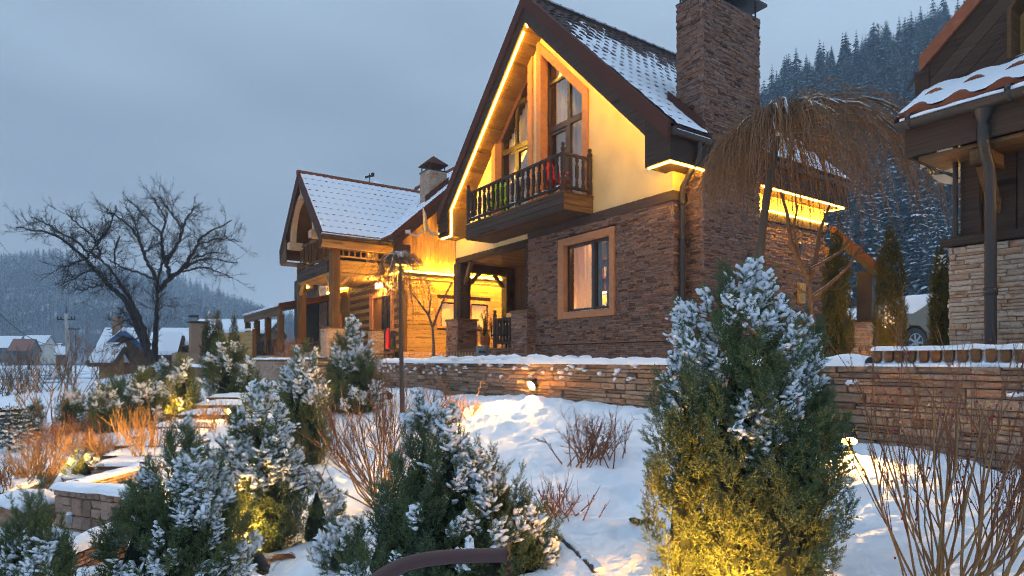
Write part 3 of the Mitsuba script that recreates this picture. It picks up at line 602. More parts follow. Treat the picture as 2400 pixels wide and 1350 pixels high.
# chimney
HC = H1 + '__chimney'; labels[HC] = {'label': 'broad stone clad chimney with a dark metal cap'}
cx0, cx1, cy0, cy1, cz = 9.22, 10.93, 7.28, 7.86, 6.70
m = M(); m.box(cx0, cx1, cy0, cy1, WZ0, cz); part(HC, 'shaft', m, 'm_mortar')
ST = veneer(HC, '', 'm_stone_house', (cx0, cy1, WZ0), (0, -1, 0), (-1, 0, 0), cy1 - cy0 + .03, cz - WZ0, (.036, .056), (.08, .26), (.012, .045), seed=8)
ST += veneer(HC, '', 'm_stone_house', (cx0 - .03, cy0, WZ0), (1, 0, 0), (0, -1, 0), cx1 - cx0 + .05, cz - WZ0, (.036, .056), (.08, .26), (.012, .045), seed=9)
lay_stones(HC, 'stone', ST, 300)
m = M(); m.box(cx0 - .02, cx1 + .02, cy0 - .02, cy1 + .02, cz, cz + .03)
for x in (cx0 + .05, cx1 - .04):
    for y in (cy0 + .04, cy1 - .04): m.box(x - .012, x + .012, y - .012, y + .012, cz, cz + .26)
m.box(cx0 - .1, cx1 + .12, cy0 - .12, cy1 + .12, cz + .26, cz + .31)
m.add([(cx0 - .1, cy0 - .12, cz + .31), (cx1 + .12, cy0 - .12, cz + .31), (cx1 + .12, cy1 + .12, cz + .31), (cx0 - .1, cy1 + .12, cz + .31), (cx0 + .4, (cy0 + cy1) / 2, cz + .6), (cx1 - .4, (cy0 + cy1) / 2, cz + .6)], [[0, 1, 5], [0, 5, 4], [1, 2, 5], [2, 3, 4], [2, 4, 5], [3, 0, 4]])
part(HC, 'cap', m, 'm_metal_dark')
m = M(); P = lambda x, y, o: np.array([x, y, roof_z(y) - o])
m.hexa([P(cx0 - .09, 8.02, .02), P(cx0 - .02, 8.02, .02), P(cx0 - .02, EYR, .02), P(cx0 - .09, EYR, .02), P(cx0 - .09, 8.02, -.26), P(cx0 - .02, 8.02, -.26), P(cx0 - .02, EYR, -.26), P(cx0 - .09, EYR, -.26)]); part(HC, 'flashing', m, 'm_verge')
# balcony
HB = H1 + '__balcony'; labels[HB] = {'label': 'timber balcony with turned balusters in front of the gable windows'}
bx, by0, by1, bz0, bz1 = 8.02, 9.80, 13.70, 3.08, 3.46
m = M(); m.box(bx + .04, XF - .002, by0 + .04, by1 - .04, bz0 + .03, bz1 - .02); part(HB, 'floor', m, 'm_brown_y')
for k in range(3):
    z0 = bz0 + .02 + k * .125; m = M(); m.cbox(bx, bx + .038, by0 + .0, by1, z0, z0 + .117, .005); part(HB, 'fascia_board', m, 'm_dark_y')
    m = M(); m.cbox(bx + .04, XF - .002, by0, by0 + .038, z0, z0 + .117, .005); part(HB, 'fascia_board', m, 'm_brown_x')
m = M()
for k in range(9): m.box(bx + .01 + k * .092, bx + .096 + k * .092, by0 + .01, by1 - .01, bz0 - .0, bz0 + .025)
part(HB, 'underside', m, 'm_dark_y')
m = M(); m.cbox(bx - .02, XF - .002, by0 - .03, by1 + .02, bz1 - .02, bz1 + .015, .008); part(HB, 'edge_trim', m, 'm_brown_y')
rx, ry = bx + .05, by0 + .05
m = M(); m.cbox(rx - .035, rx + .035, ry, by1 - .05, 4.23, 4.29, .012); m.cbox(rx + .0, XF - .03, ry - .035, ry + .035, 4.23, 4.29, .012); part(HB, 'top_rail', m, 'm_dark_y')
m = M(); m.cbox(rx - .03, rx + .03, ry, by1 - .05, 3.555, 3.61, .01); m.cbox(rx, XF - .03, ry - .03, ry + .03, 3.555, 3.61, .01); part(HB, 'bottom_rail', m, 'm_dark_y')
for (x, y) in ((rx, ry), (XF - .06, ry), (rx, by1 - .05)):
    m = M(); newel(m, (x, y, 3.47), 1.02); part(HB, 'newel_post', m, 'm_dark_y')
for k in range(18):
    m = M(); baluster(m, (rx, ry + .2 + k * .203, 3.6), .64); part(HB, 'baluster', m, 'm_dark_y')
for k in range(3):
    m = M(); baluster(m, (rx + .2 + k * .175, ry, 3.6), .64); part(HB, 'baluster', m, 'm_dark_y')
for k in range(4):
    m = M(); baluster(m, (rx + .15 + k * .175, by1 - .05, 3.6), .64); part(HB, 'baluster', m, 'm_dark_y')
m = M()
for k in range(70): m.blob((rx + rng.uniform(-.03, .03), rng.uniform(ry, by1 - .1), bz1 + .015 if rng.random() < .6 else 3.612), (.035, .06, .012), 1)
part(HB, 'snow', m, 'm_snow_soft', True, kind='stuff')
# porch
HP = H1 + '__porch'
m = M(); m.box(8.75, 10.7, 11.8, 15.75, -.15, .32); m.box(8.6, 8.75, 11.9, 15.2, -.15, .30); part(HP, 'floor', m, 'm_stone_house')
def pier(parent, x0, x1, y0, y1, z0, z1, bsdf, seed, keep=60, cap='m_brown_y', capm=.04):
    m = M(); m.box(x0, x1, y0, y1, z0, z1 - .05); part(parent, 'pier_core', m, 'm_mortar')
    S = veneer(parent, '', bsdf, (x0, y1, z0), (0, -1, 0), (-1, 0, 0), y1 - y0 + .02, z1 - .05 - z0, (.045, .065), (.12, .3), (.01, .03), seed=seed)
    S += veneer(parent, '', bsdf, (x0 - .02, y0, z0), (1, 0, 0), (0, -1, 0), x1 - x0 + .02, z1 - .05 - z0, (.045, .065), (.12, .3), (.01, .03), seed=seed + 50)
    lay_stones(parent, 'stone', S, keep)
    m = M(); m.cbox(x0 - capm, x1 + capm, y0 - capm, y1 + capm, z1 - .05, z1, .01); part(parent, 'cap', m, cap)
pier(HP, 8.66, 9.30, 15.25, 15.90, -.1, 1.19, 'm_stone_house', 21)
HP2 = H1 + '__porch_pier'
pier(HP2, 8.58, 8.84, 11.82, 12.46, -.1, 1.21, 'm_stone_house', 23)
m = M(); m.cbox(8.82, 9.18, 15.40, 15.76, 1.19, 2.80, .012); m.box(8.80, 8.82, 15.52, 15.64, 1.19, 2.8); m.box(8.94, 9.06, 15.38, 15.40, 1.19, 2.8); part(HP, 'column', m, 'm_dark_z')
m = M(); m.cbox(10.40, 10.70, 15.35, 15.65, .3, 2.80, .012); part(HP, 'column', m, 'm_brown_z')
m = M(); m.cbox(8.86, 8.99, 12.12, 12.26, 1.21, 2.80, .01); part(HP, 'column', m, 'm_dark_z')
m = M(); m.cbox(9.18, 10.4, 15.42, 15.6, 2.55, 2.80, .01); part(HP, 'side_beam', m, 'm_brown_x')
for (x, sx) in ((9.18, 1), (10.4, -1)):
    m = M(); m.beam((x, 15.51, 2.2), (x + sx * .36, 15.51, 2.55), .1, .1, up=(0, 1, 0)); part(HP, 'brace', m, 'm_brown_x')
m = M(); m.beam((8.99, 15.40, 2.2), (8.99, 15.05, 2.8), .1, .1, up=(1, 0, 0)); part(HP, 'brace', m, 'm_brown_y')
for k in range(24):
    m = M(); y = 12.12 + k * .148; m.box(8.99, 10.72, y, y + .142, 2.80, 2.83); part(HP, 'ceiling_board', m, 'm_brown_x')
for k in range(22):
    y = 12.12 + k * .155
    if 13.0 < y < 14.1: continue
    m = M(); m.box(10.70, 10.74, y, y + .148, .3, 2.8); part(HP, 'wall_board', m, 'm_brown_z')
m = M(); m.box(10.745, 10.8, 12.1, 15.6, .3, 2.8); part(HP, 'back_wall', m, 'm_dark_z')
m = M(); m.cbox(10.64, 10.74, 12.95, 13.1, .3, 2.35, .01); m.cbox(10.64, 10.74, 14.0, 14.15, .3, 2.35, .01); m.cbox(10.64, 10.74, 13.1, 14.0, 2.2, 2.35, .01); part(HP, 'door_frame', m, 'm_surround')
m = M(); m.box(9.0, 10.6, 12.1, 12.11, .3, 2.8); m.box(10.3, 10.45, 12.05, 12.13, .35, 2.3); part(HP, 'side_wall', m, 'm_dark_z')
# porch railing, low wall and steps
rl = M(); rl.cbox(8.80, 8.86, 12.46, 13.55, 1.03, 1.09, .01); part(HP, 'top_rail', rl, 'm_dark_y')
rl = M(); rl.cbox(8.80, 8.86, 12.46, 13.55, .42, .47, .01); part(HP, 'bottom_rail', rl, 'm_dark_y')
m = M(); newel(m, (8.83, 13.58, .3), 1.02, .06); part(HP, 'newel_post', m, 'm_dark_y')
for k in range(7): m = M(); baluster(m, (8.83, 12.6 + k * .14, .46), .58, .035); part(HP, 'baluster', m, 'm_dark_y')
ST = veneer(HP, '', 'm_stone_house', (8.60, 13.75, -.15), (0, -1, 0), (-1, 0, 0), 1.35, .42, (.045, .06), (.12, .3), (.01, .03), seed=31)
for b, v, F, t, c in ST: m = M(); m.add(v, F, t); part(HP, 'plinth_stone', m, b)
m = M(); m.cbox(8.55, 8.78, 12.4, 13.75, .27, .31, .008); part(HP, 'coping', m, 'm_brown_y')
HT = H1 + '__porch_steps'
for k in range(2):
    x0 = 8.05 + .3 * k; m = M(); m.cbox(x0 - .02, x0 + .34, 13.6, 15.2, .05 + .17 * k, .08 + .17 * k, .006); part(HT, 'tread', m, 'm_brown_y')
    for j in range(20):
        m = M(); y = 13.62 + j * .079; m.box(x0 + .0, x0 + .05, y + .002, y + .077, -.12 + .17 * k, .05 + .17 * k, .15 if j % 2 else .95); part(HT, 'brick', m, 'm_brick')
proc_mat('m_brick', lambda p, n, uv: pal([(0.10, 0.035, 0.025), (0.4, 0.28, 0.19)])(uv.x) * (0.8 + 0.4 * fbm(p.x * 30, p.y * 30, p.z * 30, 2)), 0.85)
# rear wing with its low roof
HRW = H1 + '__rear_wing'
m = M(); ZR = lambda y: 1.93 + (y - 6.45) * 1.03
Q = lambda x, y, o: np.array([x, y, ZR(y) - o])
m.hexa([Q(14.2, 7.6, .28), Q(14.26, 7.6, .28), Q(14.26, 6.4, .28), Q(14.2, 6.4, .28), Q(14.2, 7.6, .08), Q(14.26, 7.6, .08), Q(14.26, 6.4, .08), Q(14.2, 6.4, .08)]); part(HRW, 'bargeboard', m, 'm_metal_dark')
m = M(); m.hexa([Q(14.16, 7.6, .08), Q(14.45, 7.6, .08), Q(14.45, 6.4, .08), Q(14.16, 6.4, .08), Q(14.16, 7.6, -.02), Q(14.45, 7.6, -.02), Q(14.45, 6.4, -.02), Q(14.16, 6.4, -.14)]); part(HRW, 'roof', m, 'm_verge')
m = M(); m.hexa([Q(14.3, 7.6, .2), Q(14.6, 7.6, .2), Q(14.6, 6.45, .2), Q(14.27, 6.45, .2), Q(14.27, 7.6, .1), Q(14.6, 7.6, .1), Q(14.6, 6.45, .1), Q(14.3, 6.45, .1)]); part(HRW, 'soffit', m, 'm_brown_x')
m = M(); m.cbox(14.28, 14.6, 6.72, 7.05, .9, 2.0, .01); part(HRW, 'column', m, 'm_metal_dark')
pier(HRW, 14.35, 15.0, 6.55, 7.2, -.1, .92, 'm_stone_light', 27, 60, 'm_brown_y')
m = M(); m.box(14.0, 14.3, 7.5, 7.65, -.1, 2.6); part(HRW, 'wall', m, 'm_stone_house')
# brackets of the side wall: a wall lantern, a meter box
m = M(); m.lathe([(.02, -.25), (.07, -.22), (.09, 0), (.05, .04), (.015, .12)], (12.6, YR - .2, 2.5), 8); m.beam((12.6, YR, 2.62), (12.6, YR - .2, 2.62), .02, .02); part(H1, 'wall_lantern', m, 'm_metal_dark')
m = M(); m.cbox(12.85, 13.1, YR - .1, YR - .03, 1.25, 1.7, .01); part(H1, 'meter_box', m, 'm_honey_z')
# ---------------------------------------------------------------- the timber house on the left
H2 = thing('timber_house', 'honey plank timber house with snowy gabled balcony roof and terracotta tiles', 'house')
PY = 18.92; PX0 = 8.67                                # plank side wall plane, and the front wall plane
m = M(); m.prism([(PX0 + .03, -.1), (16, -.1), (16, 3.4), (12.2, 7.1), (PX0 + .03, 4.1)], lambda p, t: (p[0], t, p[1]), PY + .03, PY + .2); m.box(PX0 + .03, PX0 + .2, PY + .2, 32, -.1, 4.0); part(H2, 'wall_core', m, 'm_mortar')
# side wall: horizontal planks below the light strip, upright boards above
nz_ = 16; zz = np.linspace(.30, 2.72, nz_ + 1); wins = [(9.93, 10.75, 1.12, 2.14), (11.15, 12.1, 1.12, 2.14)]
for k in range(nz_):
    xa, z0, z1 = PX0, zz[k] + .003, zz[k + 1] - .004
    cuts = [xa, 10.98 if 1 else 0, 13.5]
    for a, b in ((PX0 + .0, 10.94), (10.97, 13.6)):
        segs = [(a, b)]
        for (h0, h1, k0, k1) in wins:
            if z1 > k0 and z0 < k1: segs = [q for (s, e) in segs for q in ([(s, min(e, h0)), (max(s, h1), e)] if s < h1 and e > h0 else [(s, e)]) if q[1] - q[0] > .02]
        for s, e in segs:
            m = M(); d = .0 + rng.uniform(0, .004); m.cbox(s, e, PY - .022 - d, PY + .03, z0, z1, .007); part(H2, 'plank', m, 'm_honey_x')
m = M(); m.cbox(PX0 - .05, 13.6, PY - .06, PY + .03, 2.72, 2.90, .01); part(H2, 'band_beam', m, 'm_brown_x')
m = M(); m.cbox(PX0 - .05, 13.6, PY - .20, PY - .06, 2.915, 2.93, .004); part(H2, 'band_ledge', m, 'm_brown_x')
strip(H2, [(PX0 - .02, PY - .225, 2.945), (13.5, PY - .225, 2.945)], w=.024, k=8, pick=1.5)
strip(H2, [(PX0 - .075, PY + .05, 2.955), (PX0 - .075, 20.0, 2.955)], w=.024, k=4)
Z2 = lambda x: 4.10 + (x - 8.21) * .88               # main roof, rising away from the front
for k in range(30):
    a = PX0 + k * .165; m = M(); b = a + .157
    m.hexa([(a, PY - .02, 2.93), (b, PY - .02, 2.93), (b, PY + .03, 2.93), (a, PY + .03, 2.93), (a, PY - .02, Z2(a) - .35), (b, PY - .02, Z2(b) - .35), (b, PY + .03, Z2(b) - .35), (a, PY + .03, Z2(a) - .35)]); part(H2, 'upright_board', m, 'm_honey_z')
m = M(); m.cbox(PX0 - .03, PX0 + .13, PY - .05, PY + .12, .28, 2.72, .012); part(H2, 'corner_post', m, 'm_brown_z')
m = M(); m.tube([(PX0 - .1, PY - .1, 3.7), (PX0 - .1, PY - .1, -.1)], .05, 8); part(H2, 'downpipe', m, 'm_metal_dark')
S = veneer(H2, '', 'm_stone_light', (PX0 - .02, PY - .03, -.12), (1, 0, 0), (0, -1, 0), 5, .40, (.06, .085), (.15, .4), (.01, .03), seed=41); lay_stones(H2, 'plinth_stone', S, 90)
m = M(); m.cbox(PX0 - .03, 13.6, PY - .05, PY, .275, .30, .004); part(H2, 'plinth_ledge', m, 'm_surround')
for i, (a, b, z0, z1) in enumerate(wins):
    W_ = f'{H2}__side_window' + ('' if i == 0 else f'_{i:03d}')
    m = M(); t = .12; m.box(a - .0, a + t, PY - .05, PY + .03, z0, z1); m.box(b - t, b, PY - .05, PY + .03, z0, z1); m.box(a + t, b - t, PY - .05, PY + .03, z1 - t, z1); m.box(a + t, b - t, PY - .05, PY + .03, z0, z0 + .06); part(W_, 'surround', m, 'm_surround')
    m = M(); m.box(a + t, a + t + .05, PY - .02, PY + .02, z0 + .06, z1 - t); m.box(b - t - .05, b - t, PY - .02, PY + .02, z0 + .06, z1 - t); m.box(a + t, b - t, PY - .02, PY + .02, z1 - t - .05, z1 - t); part(W_, 'frame', m, 'm_frame')
    m = M(); m.box(a + t + .05, b - t - .05, PY - .005, PY + .025, z0 + .06, z1 - t - .05); part(W_, 'blind', m, 'm_blind')
scene['m_blind'] = two({'type': 'diffuse', 'reflectance': rgb((0.6, 0.5, 0.33))})
# main roof
m = M(); R2 = lambda x, y, o: np.array([x, y, Z2(x) - o]); gx0, gx1, gy = 8.08, 12.2, 18.40
m.hexa([R2(gx0, gy, .10), R2(gx1, gy, .10), R2(gx1, gy + .05, .10), R2(gx0, gy + .05, .10), R2(gx0, gy, -.10), R2(gx1, gy, -.10), R2(gx1, gy + .05, -.10), R2(gx0, gy + .05, -.10)]); part(H2, 'verge_trim', m, 'm_verge')
m = M(); m.hexa([R2(gx0 + .1, gy + .02, .42), R2(gx1, gy + .02, .42), R2(gx1, gy + .055, .42), R2(gx0 + .1, gy + .055, .42), R2(gx0, gy + .02, .10), R2(gx1, gy + .02, .10), R2(gx1, gy + .055, .10), R2(gx0, gy + .055, .10)])
m.box(gx0 + .05, 8.7, gy + .02, gy + .055, 3.1, 3.75); part(H2, 'bargeboard', m, 'm_dark_y')
m = M(); m.box(gx0 + .06, 8.68, gy + .06, PY - .02, 3.10, 3.14); part(H2, 'eave_soffit', m, 'm_brown_x')
strip(H2, [(gx0 + .1, gy + .08, 3.085), (8.66, gy + .08, 3.085)], w=.024, k=.8)
m = M(); m.hexa([R2(gx0, gy + .05, .12), R2(gx1, gy + .05, .12), R2(gx1, 25.2, .12), R2(gx0, 25.2, .12), R2(gx0, gy + .05, .02), R2(gx1, gy + .05, .02), R2(gx1, 25.2, .02), R2(gx0, 25.2, .02)])
m.add([R2(gx1, gy, .05), R2(gx1, 25.2, .05), (16.5, 25.2, 3.6), (16.5, gy, 3.6)], [[0, 1, 2, 3]]); part(H2, 'roof_deck', m, 'm_dark_y')
WY, WZ = 22.0, 6.52                                   # ridge of the balcony wing
def wing_z(y): return WZ - abs(y - WY) * .985
s2 = math.hypot(1, .88); e2 = nrm((-1, 0, -.88))
def mask_main(s, t):
    x = gx1 - s / s2; y = gy + .06 + t
    if abs(x - 10.2) < .4 and abs(y - 19.75) < .4: return False
    return Z2(x) > wing_z(y) - .05 or y > 25
tile_slope(H2, R2(gx1, gy + .06, 0.0), np.array([0, 1.0, 0]), e2, 6.0, (gx1 - gx0) * s2, 25, 16, 'm_tile_red', 150, lambda s, t: .018 + .025 * (meshkit.fbm(np.stack([s * 2, t * 2, 0 * s], -1), 3, 8) - .4), 14, mask_main, tile_name='main_roof_tile')
m = M(); m.tube([(gx1, gy - .02, Z2(gx1) + .05), (gx1, 25.2, Z2(gx1) + .05)], .12, 8); part(H2, 'ridge_cap', m, 'm_tile_red')
# chimney with a hipped hood
HK = H2 + '__chimney'; m = M(); kx, ky, ks = 10.2, 19.72, .34; m.box(kx - ks, kx + ks, ky - ks, ky + ks, 5.0, 6.66); part(HK, 'shaft', m, 'm_mortar')
S = veneer(HK, '', 'm_stone_light', (kx - ks, ky + ks, 5.2), (0, -1, 0), (-1, 0, 0), 2 * ks + .02, 1.46, (.06, .09), (.15, .35), (.01, .03), seed=43) + veneer(HK, '', 'm_stone_light', (kx - ks - .02, ky - ks, 5.2), (1, 0, 0), (0, -1, 0), 2 * ks + .04, 1.46, (.06, .09), (.15, .35), (.01, .03), seed=44); lay_stones(HK, 'stone', S, 60)
m = M(); m.box(kx - ks - .03, kx + ks + .03, ky - ks - .03, ky + ks + .03, 6.66, 6.70)
for sx in (-1, 1):
    for sy in (-1, 1): m.box(kx + sx * .3 - .015, kx + sx * .3 + .015, ky + sy * .3 - .015, ky + sy * .3 + .015, 6.7, 6.92)
part(HK, 'cap_posts', m, 'm_black')
m = M(); m.lathe([(.56, 6.90), (.56, 6.93), (.02, 7.28)], (kx, ky, 0), 4); part(HK, 'hood', m, 'm_verge')
m = M(); m.hexa([R2(9.7, 19.3, 0), R2(10.6, 19.3, 0), R2(10.6, 19.36, 0), R2(9.7, 19.36, 0), R2(9.7, 19.3, -.3), R2(10.6, 19.3, -.3), R2(10.6, 19.36, -.3), R2(9.7, 19.36, -.3)]); part(HK, 'flashing', m, 'm_verge')
# far turret roof with a weather vane
m = M(); c = at(880, 440, 34); m.lathe([(2.4, -1.2), (.05, .62)], c - np.array([0, 0, .2]), 4); part(H2, 'turret_roof', m, 'm_snow_soft')
m = M(); c = at(866, 415, 34); m.tube([c - np.array([0, 0, .5]), c + np.array([0, 0, .2])], .025, 5); m.beam(c + np.array([-.15, .25, .02]), c + np.array([.15, -.3, .05]), .03, .12); m.blob(c + np.array([.1, -.2, .12]), (.1, .1, .1), 1); part(H2, 'weather_vane', m, 'm_black')
# wing: gabled balcony
HW = H2 + '__balcony_wing'; labels[HW] = {'label': 'two storey gabled balcony wing with an arched timber in its gable'}
wx0, WYR, WYL = 6.10, 19.50, 24.50
RW_ = lambda x, y, o: np.array([x, y, wing_z(y) - o])
m = M()
for ye in (WYR, WYL): m.hexa([RW_(wx0, WY, .07), RW_(wx0 + .05, WY, .07), RW_(wx0 + .05, ye, .07), RW_(wx0, ye, .07), RW_(wx0, WY, -.12), RW_(wx0 + .05, WY, -.12), RW_(wx0 + .05, ye, -.12), RW_(wx0, ye, -.12)])
part(HW, 'verge_trim', m, 'm_verge')
m = M()
for ye in (WYR, WYL): m.hexa([RW_(wx0 + .01, WY, .38), RW_(wx0 + .05, WY, .38), RW_(wx0 + .05, ye, .38), RW_(wx0 + .01, ye, .38), RW_(wx0 + .01, WY, .07), RW_(wx0 + .05, WY, .07), RW_(wx0 + .05, ye, .07), RW_(wx0 + .01, ye, .07)])
part(HW, 'bargeboard', m, 'm_dark_y')
m = M()
for ye in (WYR, WYL): m.hexa([RW_(wx0 + .05, WY, .2), RW_(11.5, WY, .2), RW_(8.75, ye, .2), RW_(wx0 + .05, ye, .2), RW_(wx0 + .05, WY, .0), RW_(11.0, WY, .0), RW_(8.25, ye, .0), RW_(wx0 + .05, ye, .0)])
part(HW, 'roof_deck', m, 'm_brown_x')
e3 = nrm((0, -1, -.985)); s3 = math.hypot(1, .985); Lw = (WY - WYR) * s3
def mask_wing(s, t): x = wx0 + .05 + t; y = WY - s / s3; return wing_z(y) > Z2(x) - .03
tile_slope(HW, np.array([wx0 + .05, WY, WZ]), AX, e3, 4.9, Lw + .05, 20, 10, 'm_tile_red', 300, lambda s, t: .022 + .02 * (meshkit.fbm(np.stack([s * 2, t * 2, 0 * s], -1), 3, 18) - .4), 15, mask_wing, step=.034)
m = M(); m.tube([(wx0 - .03, WY, WZ + .04), (11.0, WY, WZ + .04)], .10, 8); part(HW, 'ridge_cap', m, 'm_tile_red')
m = M()
for k in range(16):
    m.lathe([(.052, 0), (.052, .06)], (wx0 + .18 + k * .155, WYR - .02, wing_z(WYR) + .0), 8, axis=(0, -1, -.9))
part(HW, 'eave_tile_noses', m, 'm_tile_red')
m = M(); m.hexa([(wx0 + .02, WYR - .12, 3.93), (8.5, WYR - .12, 3.93), (8.5, WYR - .0, 3.93), (wx0 + .02, WYR, 3.93), (wx0 + .02, WYR - .14, 4.0), (8.5, WYR - .14, 4.0), (8.5, WYR - .02, 4.0), (wx0 + .02, WYR - .02, 4.0)]); part(HW, 'gutter', m, 'm_metal_dark')
m = M()
for k in range(60): m.blob((wx0 + .05 + k * .041, WYR - .08, 4.01), (.04, .055, .03), 1)
part(HW, 'gutter_snow', m, 'm_snow_soft', True, kind='stuff')
m = M(); m.cbox(wx0 + .06, 8.6, WYR + .03, WYR + .10, 3.62, 3.93, .008); part(HW, 'eave_beam', m, 'm_honey_x')
m = M(); m.cbox(wx0 + .08, 8.6, WYR + .1, 19.9, 3.62, 3.66, .004); part(HW, 'eave_soffit', m, 'm_brown_x')
# boxed eave on the far side with fine slats
for k in range(12): m = M(); z = 3.66 + k * .068; m.box(wx0 + .012, wx0 + .05, 23.6, max(23.62, 24.48 - max(0, (z + .05 - 3.68) / .985)), z, z + .06); part(HW, 'eave_slat', m, 'm_brown_y')
m = M(); m.box(wx0 + .05, 8.6, 23.6, 24.48, 3.62, 3.66); part(HW, 'far_soffit', m, 'm_brown_x')
# gable: inner ceiling, arch and its blocks
m = M(); m.prism([(19.7, 2.9), (24.3, 2.9), (24.3, 3.9), (22, 6.2), (19.7, 3.9)], lambda p, t: (t, p[0], p[1]), 8.3, 8.35); part(HW, 'inner_wall', m, 'm_dark_z')
m = M(); th = np.linspace(0.0, math.pi, 21); ay, az, ra, rb, ww = 22.0, 4.30, 1.42, 1.55, .17
for k in range(20):
    p = lambda t, r: (ay + (ra + r) * math.cos(t), az + (rb + r) * math.sin(t) ** .9)
    a0, a1, b0, b1 = p(th[k], 0), p(th[k + 1], 0), p(th[k], -ww), p(th[k + 1], -ww)
    m.hexa([(6.22, *b0), (6.22, *b1), (6.22, *a1), (6.22, *a0), (6.40, *b0), (6.40, *b1), (6.40, *a1), (6.40, *a0)], .9)
part(HW, 'arch', m, 'm_pale_wood')
proc_mat('m_pale_wood', wood_fn([(.34, .22, .13), (.44, .30, .19), (.5, .35, .23)], 1), .6, spec=.2)
m = M()
for y in (ay - ra + .1, ay + ra - .1): m.cbox(6.12, 6.62, y - .16, y + .16, az - .22, az + .03, .015)
m.cbox(6.2, 6.56, 21.92, 22.08, 5.65, 6.1, .01); part(HW, 'arch_block', m, 'm_pale_wood')
# posts, floor, railings
for (y, z0, nm) in ((19.88, 1.06, 'm_brown_z'), (23.62, .62, 'm_brown_z')):
    m = M(); m.cbox(6.55, 6.83, y - .14, y + .14, z0, 3.65, .012); m.box(6.63, 6.75, y - .155, y - .14, z0, 3.65); m.box(6.535, 6.55, y - .06, y + .06, z0, 3.65); part(HW, 'post', m, nm)
m = M(); m.cbox(6.60, 6.70, 22.28, 22.38, 3.3, 4.4, .008); part(HW, 'post', m, 'm_dark_z')
for k in range(3): z0 = 2.90 + k * .135; m = M(); m.cbox(6.50, 6.54, 20.04, 23.46, z0, z0 + .128, .005); part(HW, 'fascia_board', m, 'm_dark_y')
for k in range(3): z0 = 2.90 + k * .135; m = M(); m.cbox(6.86, 8.66, 19.84, 19.88, z0, z0 + .128, .005); part(HW, 'fascia_board', m, 'm_honey_x')
for k in range(16): m = M(); a = 6.55 + k * .132; m.box(a, a + .126, 19.9, 23.6, 2.87, 2.90); part(HW, 'underside_board', m, 'm_honey_y')
m = M(); m.box(6.55, 8.66, 19.9, 23.6, 2.91, 3.28); part(HW, 'floor', m, 'm_brown_y')
for (y0, y1, n) in ((20.05, 22.25, 8), (22.42, 23.45, 5)):
    m = M(); m.box(6.56, 6.62, y0, y1, 4.16, 4.22); m.box(6.56, 6.62, y0, y1, 3.38, 3.43); part(HW, 'front_rail', m, 'm_brown_y')
    for k in range(n):
        y = y0 + (k + .7) * (y1 - y0) / n; m = M(); m.tube([(6.59, y, 3.42), (6.59, y + .03, 3.6), (6.59, y - .02, 3.75), (6.59, y, 4.18)], .022, 4); part(HW, 'baluster', m, 'm_brown_z')
m = M(); m.cbox(6.86, 8.55, 19.86, 19.92, 3.40, 3.45, .006); part(HW, 'side_rail', m, 'm_honey_x')
for k in range(8): m = M(); x = 6.98 + k * .2; baluster(m, (x, 19.89, 3.44), .8, .026, 6); part(HW, 'baluster', m, 'm_honey_z')
for (x, y, sx, sy) in ((6.86, 19.86, 1, 0), (8.55, 19.86, -1, 0), (6.6, 20.05, 0, 1), (6.6, 23.45, 0, -1)):
    m = M(); p = np.array([x, y, 2.45]); q = p + np.array([.42 * sx, .42 * sy, .42]); m.beam(p, q, .09, .09, up=(sy, sx, 0)); m.beam((x, y, 2.83), (x + .55 * sx, y + .55 * sy, 2.83), .09, .07); part(HW, 'brace', m, 'm_honey_x')
# balcony back: doors, wall lamp
m = M(); m.box(8.25, 8.30, 20.2, 20.45, 3.3, 4.6); m.box(8.25, 8.30, 21.0, 21.12, 3.3, 4.6); part(HW, 'door_frame', m, 'm_honey_z')
WLP = thing('wall_lamp', 'glowing wall lamp on the upper balcony of the timber house', 'lamp'); c = np.array([8.15, 20.75, 3.95])
m = M(); m.blob(c, (.06, .06, .09), 2, .05); part(WLP, 'bulb', m, 'm_light', emitter=lamp((420, 240, 45), .7)); m = M(); m.box(8.2, 8.25, 20.7, 20.8, 3.85, 4.1); part(WLP, 'bracket', m, 'm_black')
# front wall under the balcony: boards, door, lamps
for k in range(19): m = M(); z0 = .28 + k * .138; m.cbox(PX0 - .02, PX0 + .03, PY + .02, 23.9, z0 + .003, z0 + .134, .006); part(H2, 'front_plank', m, 'm_honey_y' if k % 2 else 'm_brown_y')
HD = H2 + '__entrance'; dy0, dy1 = 19.75, 21.35
m = M(); m.cbox(PX0 - .10, PX0, dy0 - .16, dy0, .3, 2.42, .008); m.cbox(PX0 - .10, PX0, dy1, dy1 + .3, .3, 2.42, .008); m.cbox(PX0 - .10, PX0, dy0, dy1, 2.24, 2.42, .008); part(HD, 'surround', m, 'm_surround')
m = M(); m.cbox(PX0 - .06, PX0 - .02, dy0 + .82, dy1, .3, 2.24, .006); part(HD, 'door', m, 'm_door')
scene['m_door'] = two({'type': 'diffuse', 'reflectance': rgb((0.22, 0.11, 0.05))})
m = M(); m.box(PX0 - .07, PX0 - .021, dy0, dy0 + .06, .3, 2.24); m.box(PX0 - .07, PX0 - .021, dy0 + .38, dy0 + .45, .3, 2.24); m.box(PX0 - .07, PX0 - .021, dy0 + .76, dy0 + .82, .3, 2.24); m.box(PX0 - .07, PX0 - .021, dy0, dy0 + .82, 2.16, 2.24); part(HD, 'frame', m, 'm_frame')
m = M(); m.box(PX0 - .045, PX0 - .041, dy0 + .06, dy0 + .76, .3, 2.16); part(HD, 'glazing', m, 'm_black')
m = M(); m.box(PX0 - .04, PX0 - .022, dy0 + .46, dy0 + .6, .4, 2.16); part(HD, 'curtain', m, 'm_blind')
DL = thing('double_lantern', 'pair of glowing lanterns above the timber house door', 'lamp')
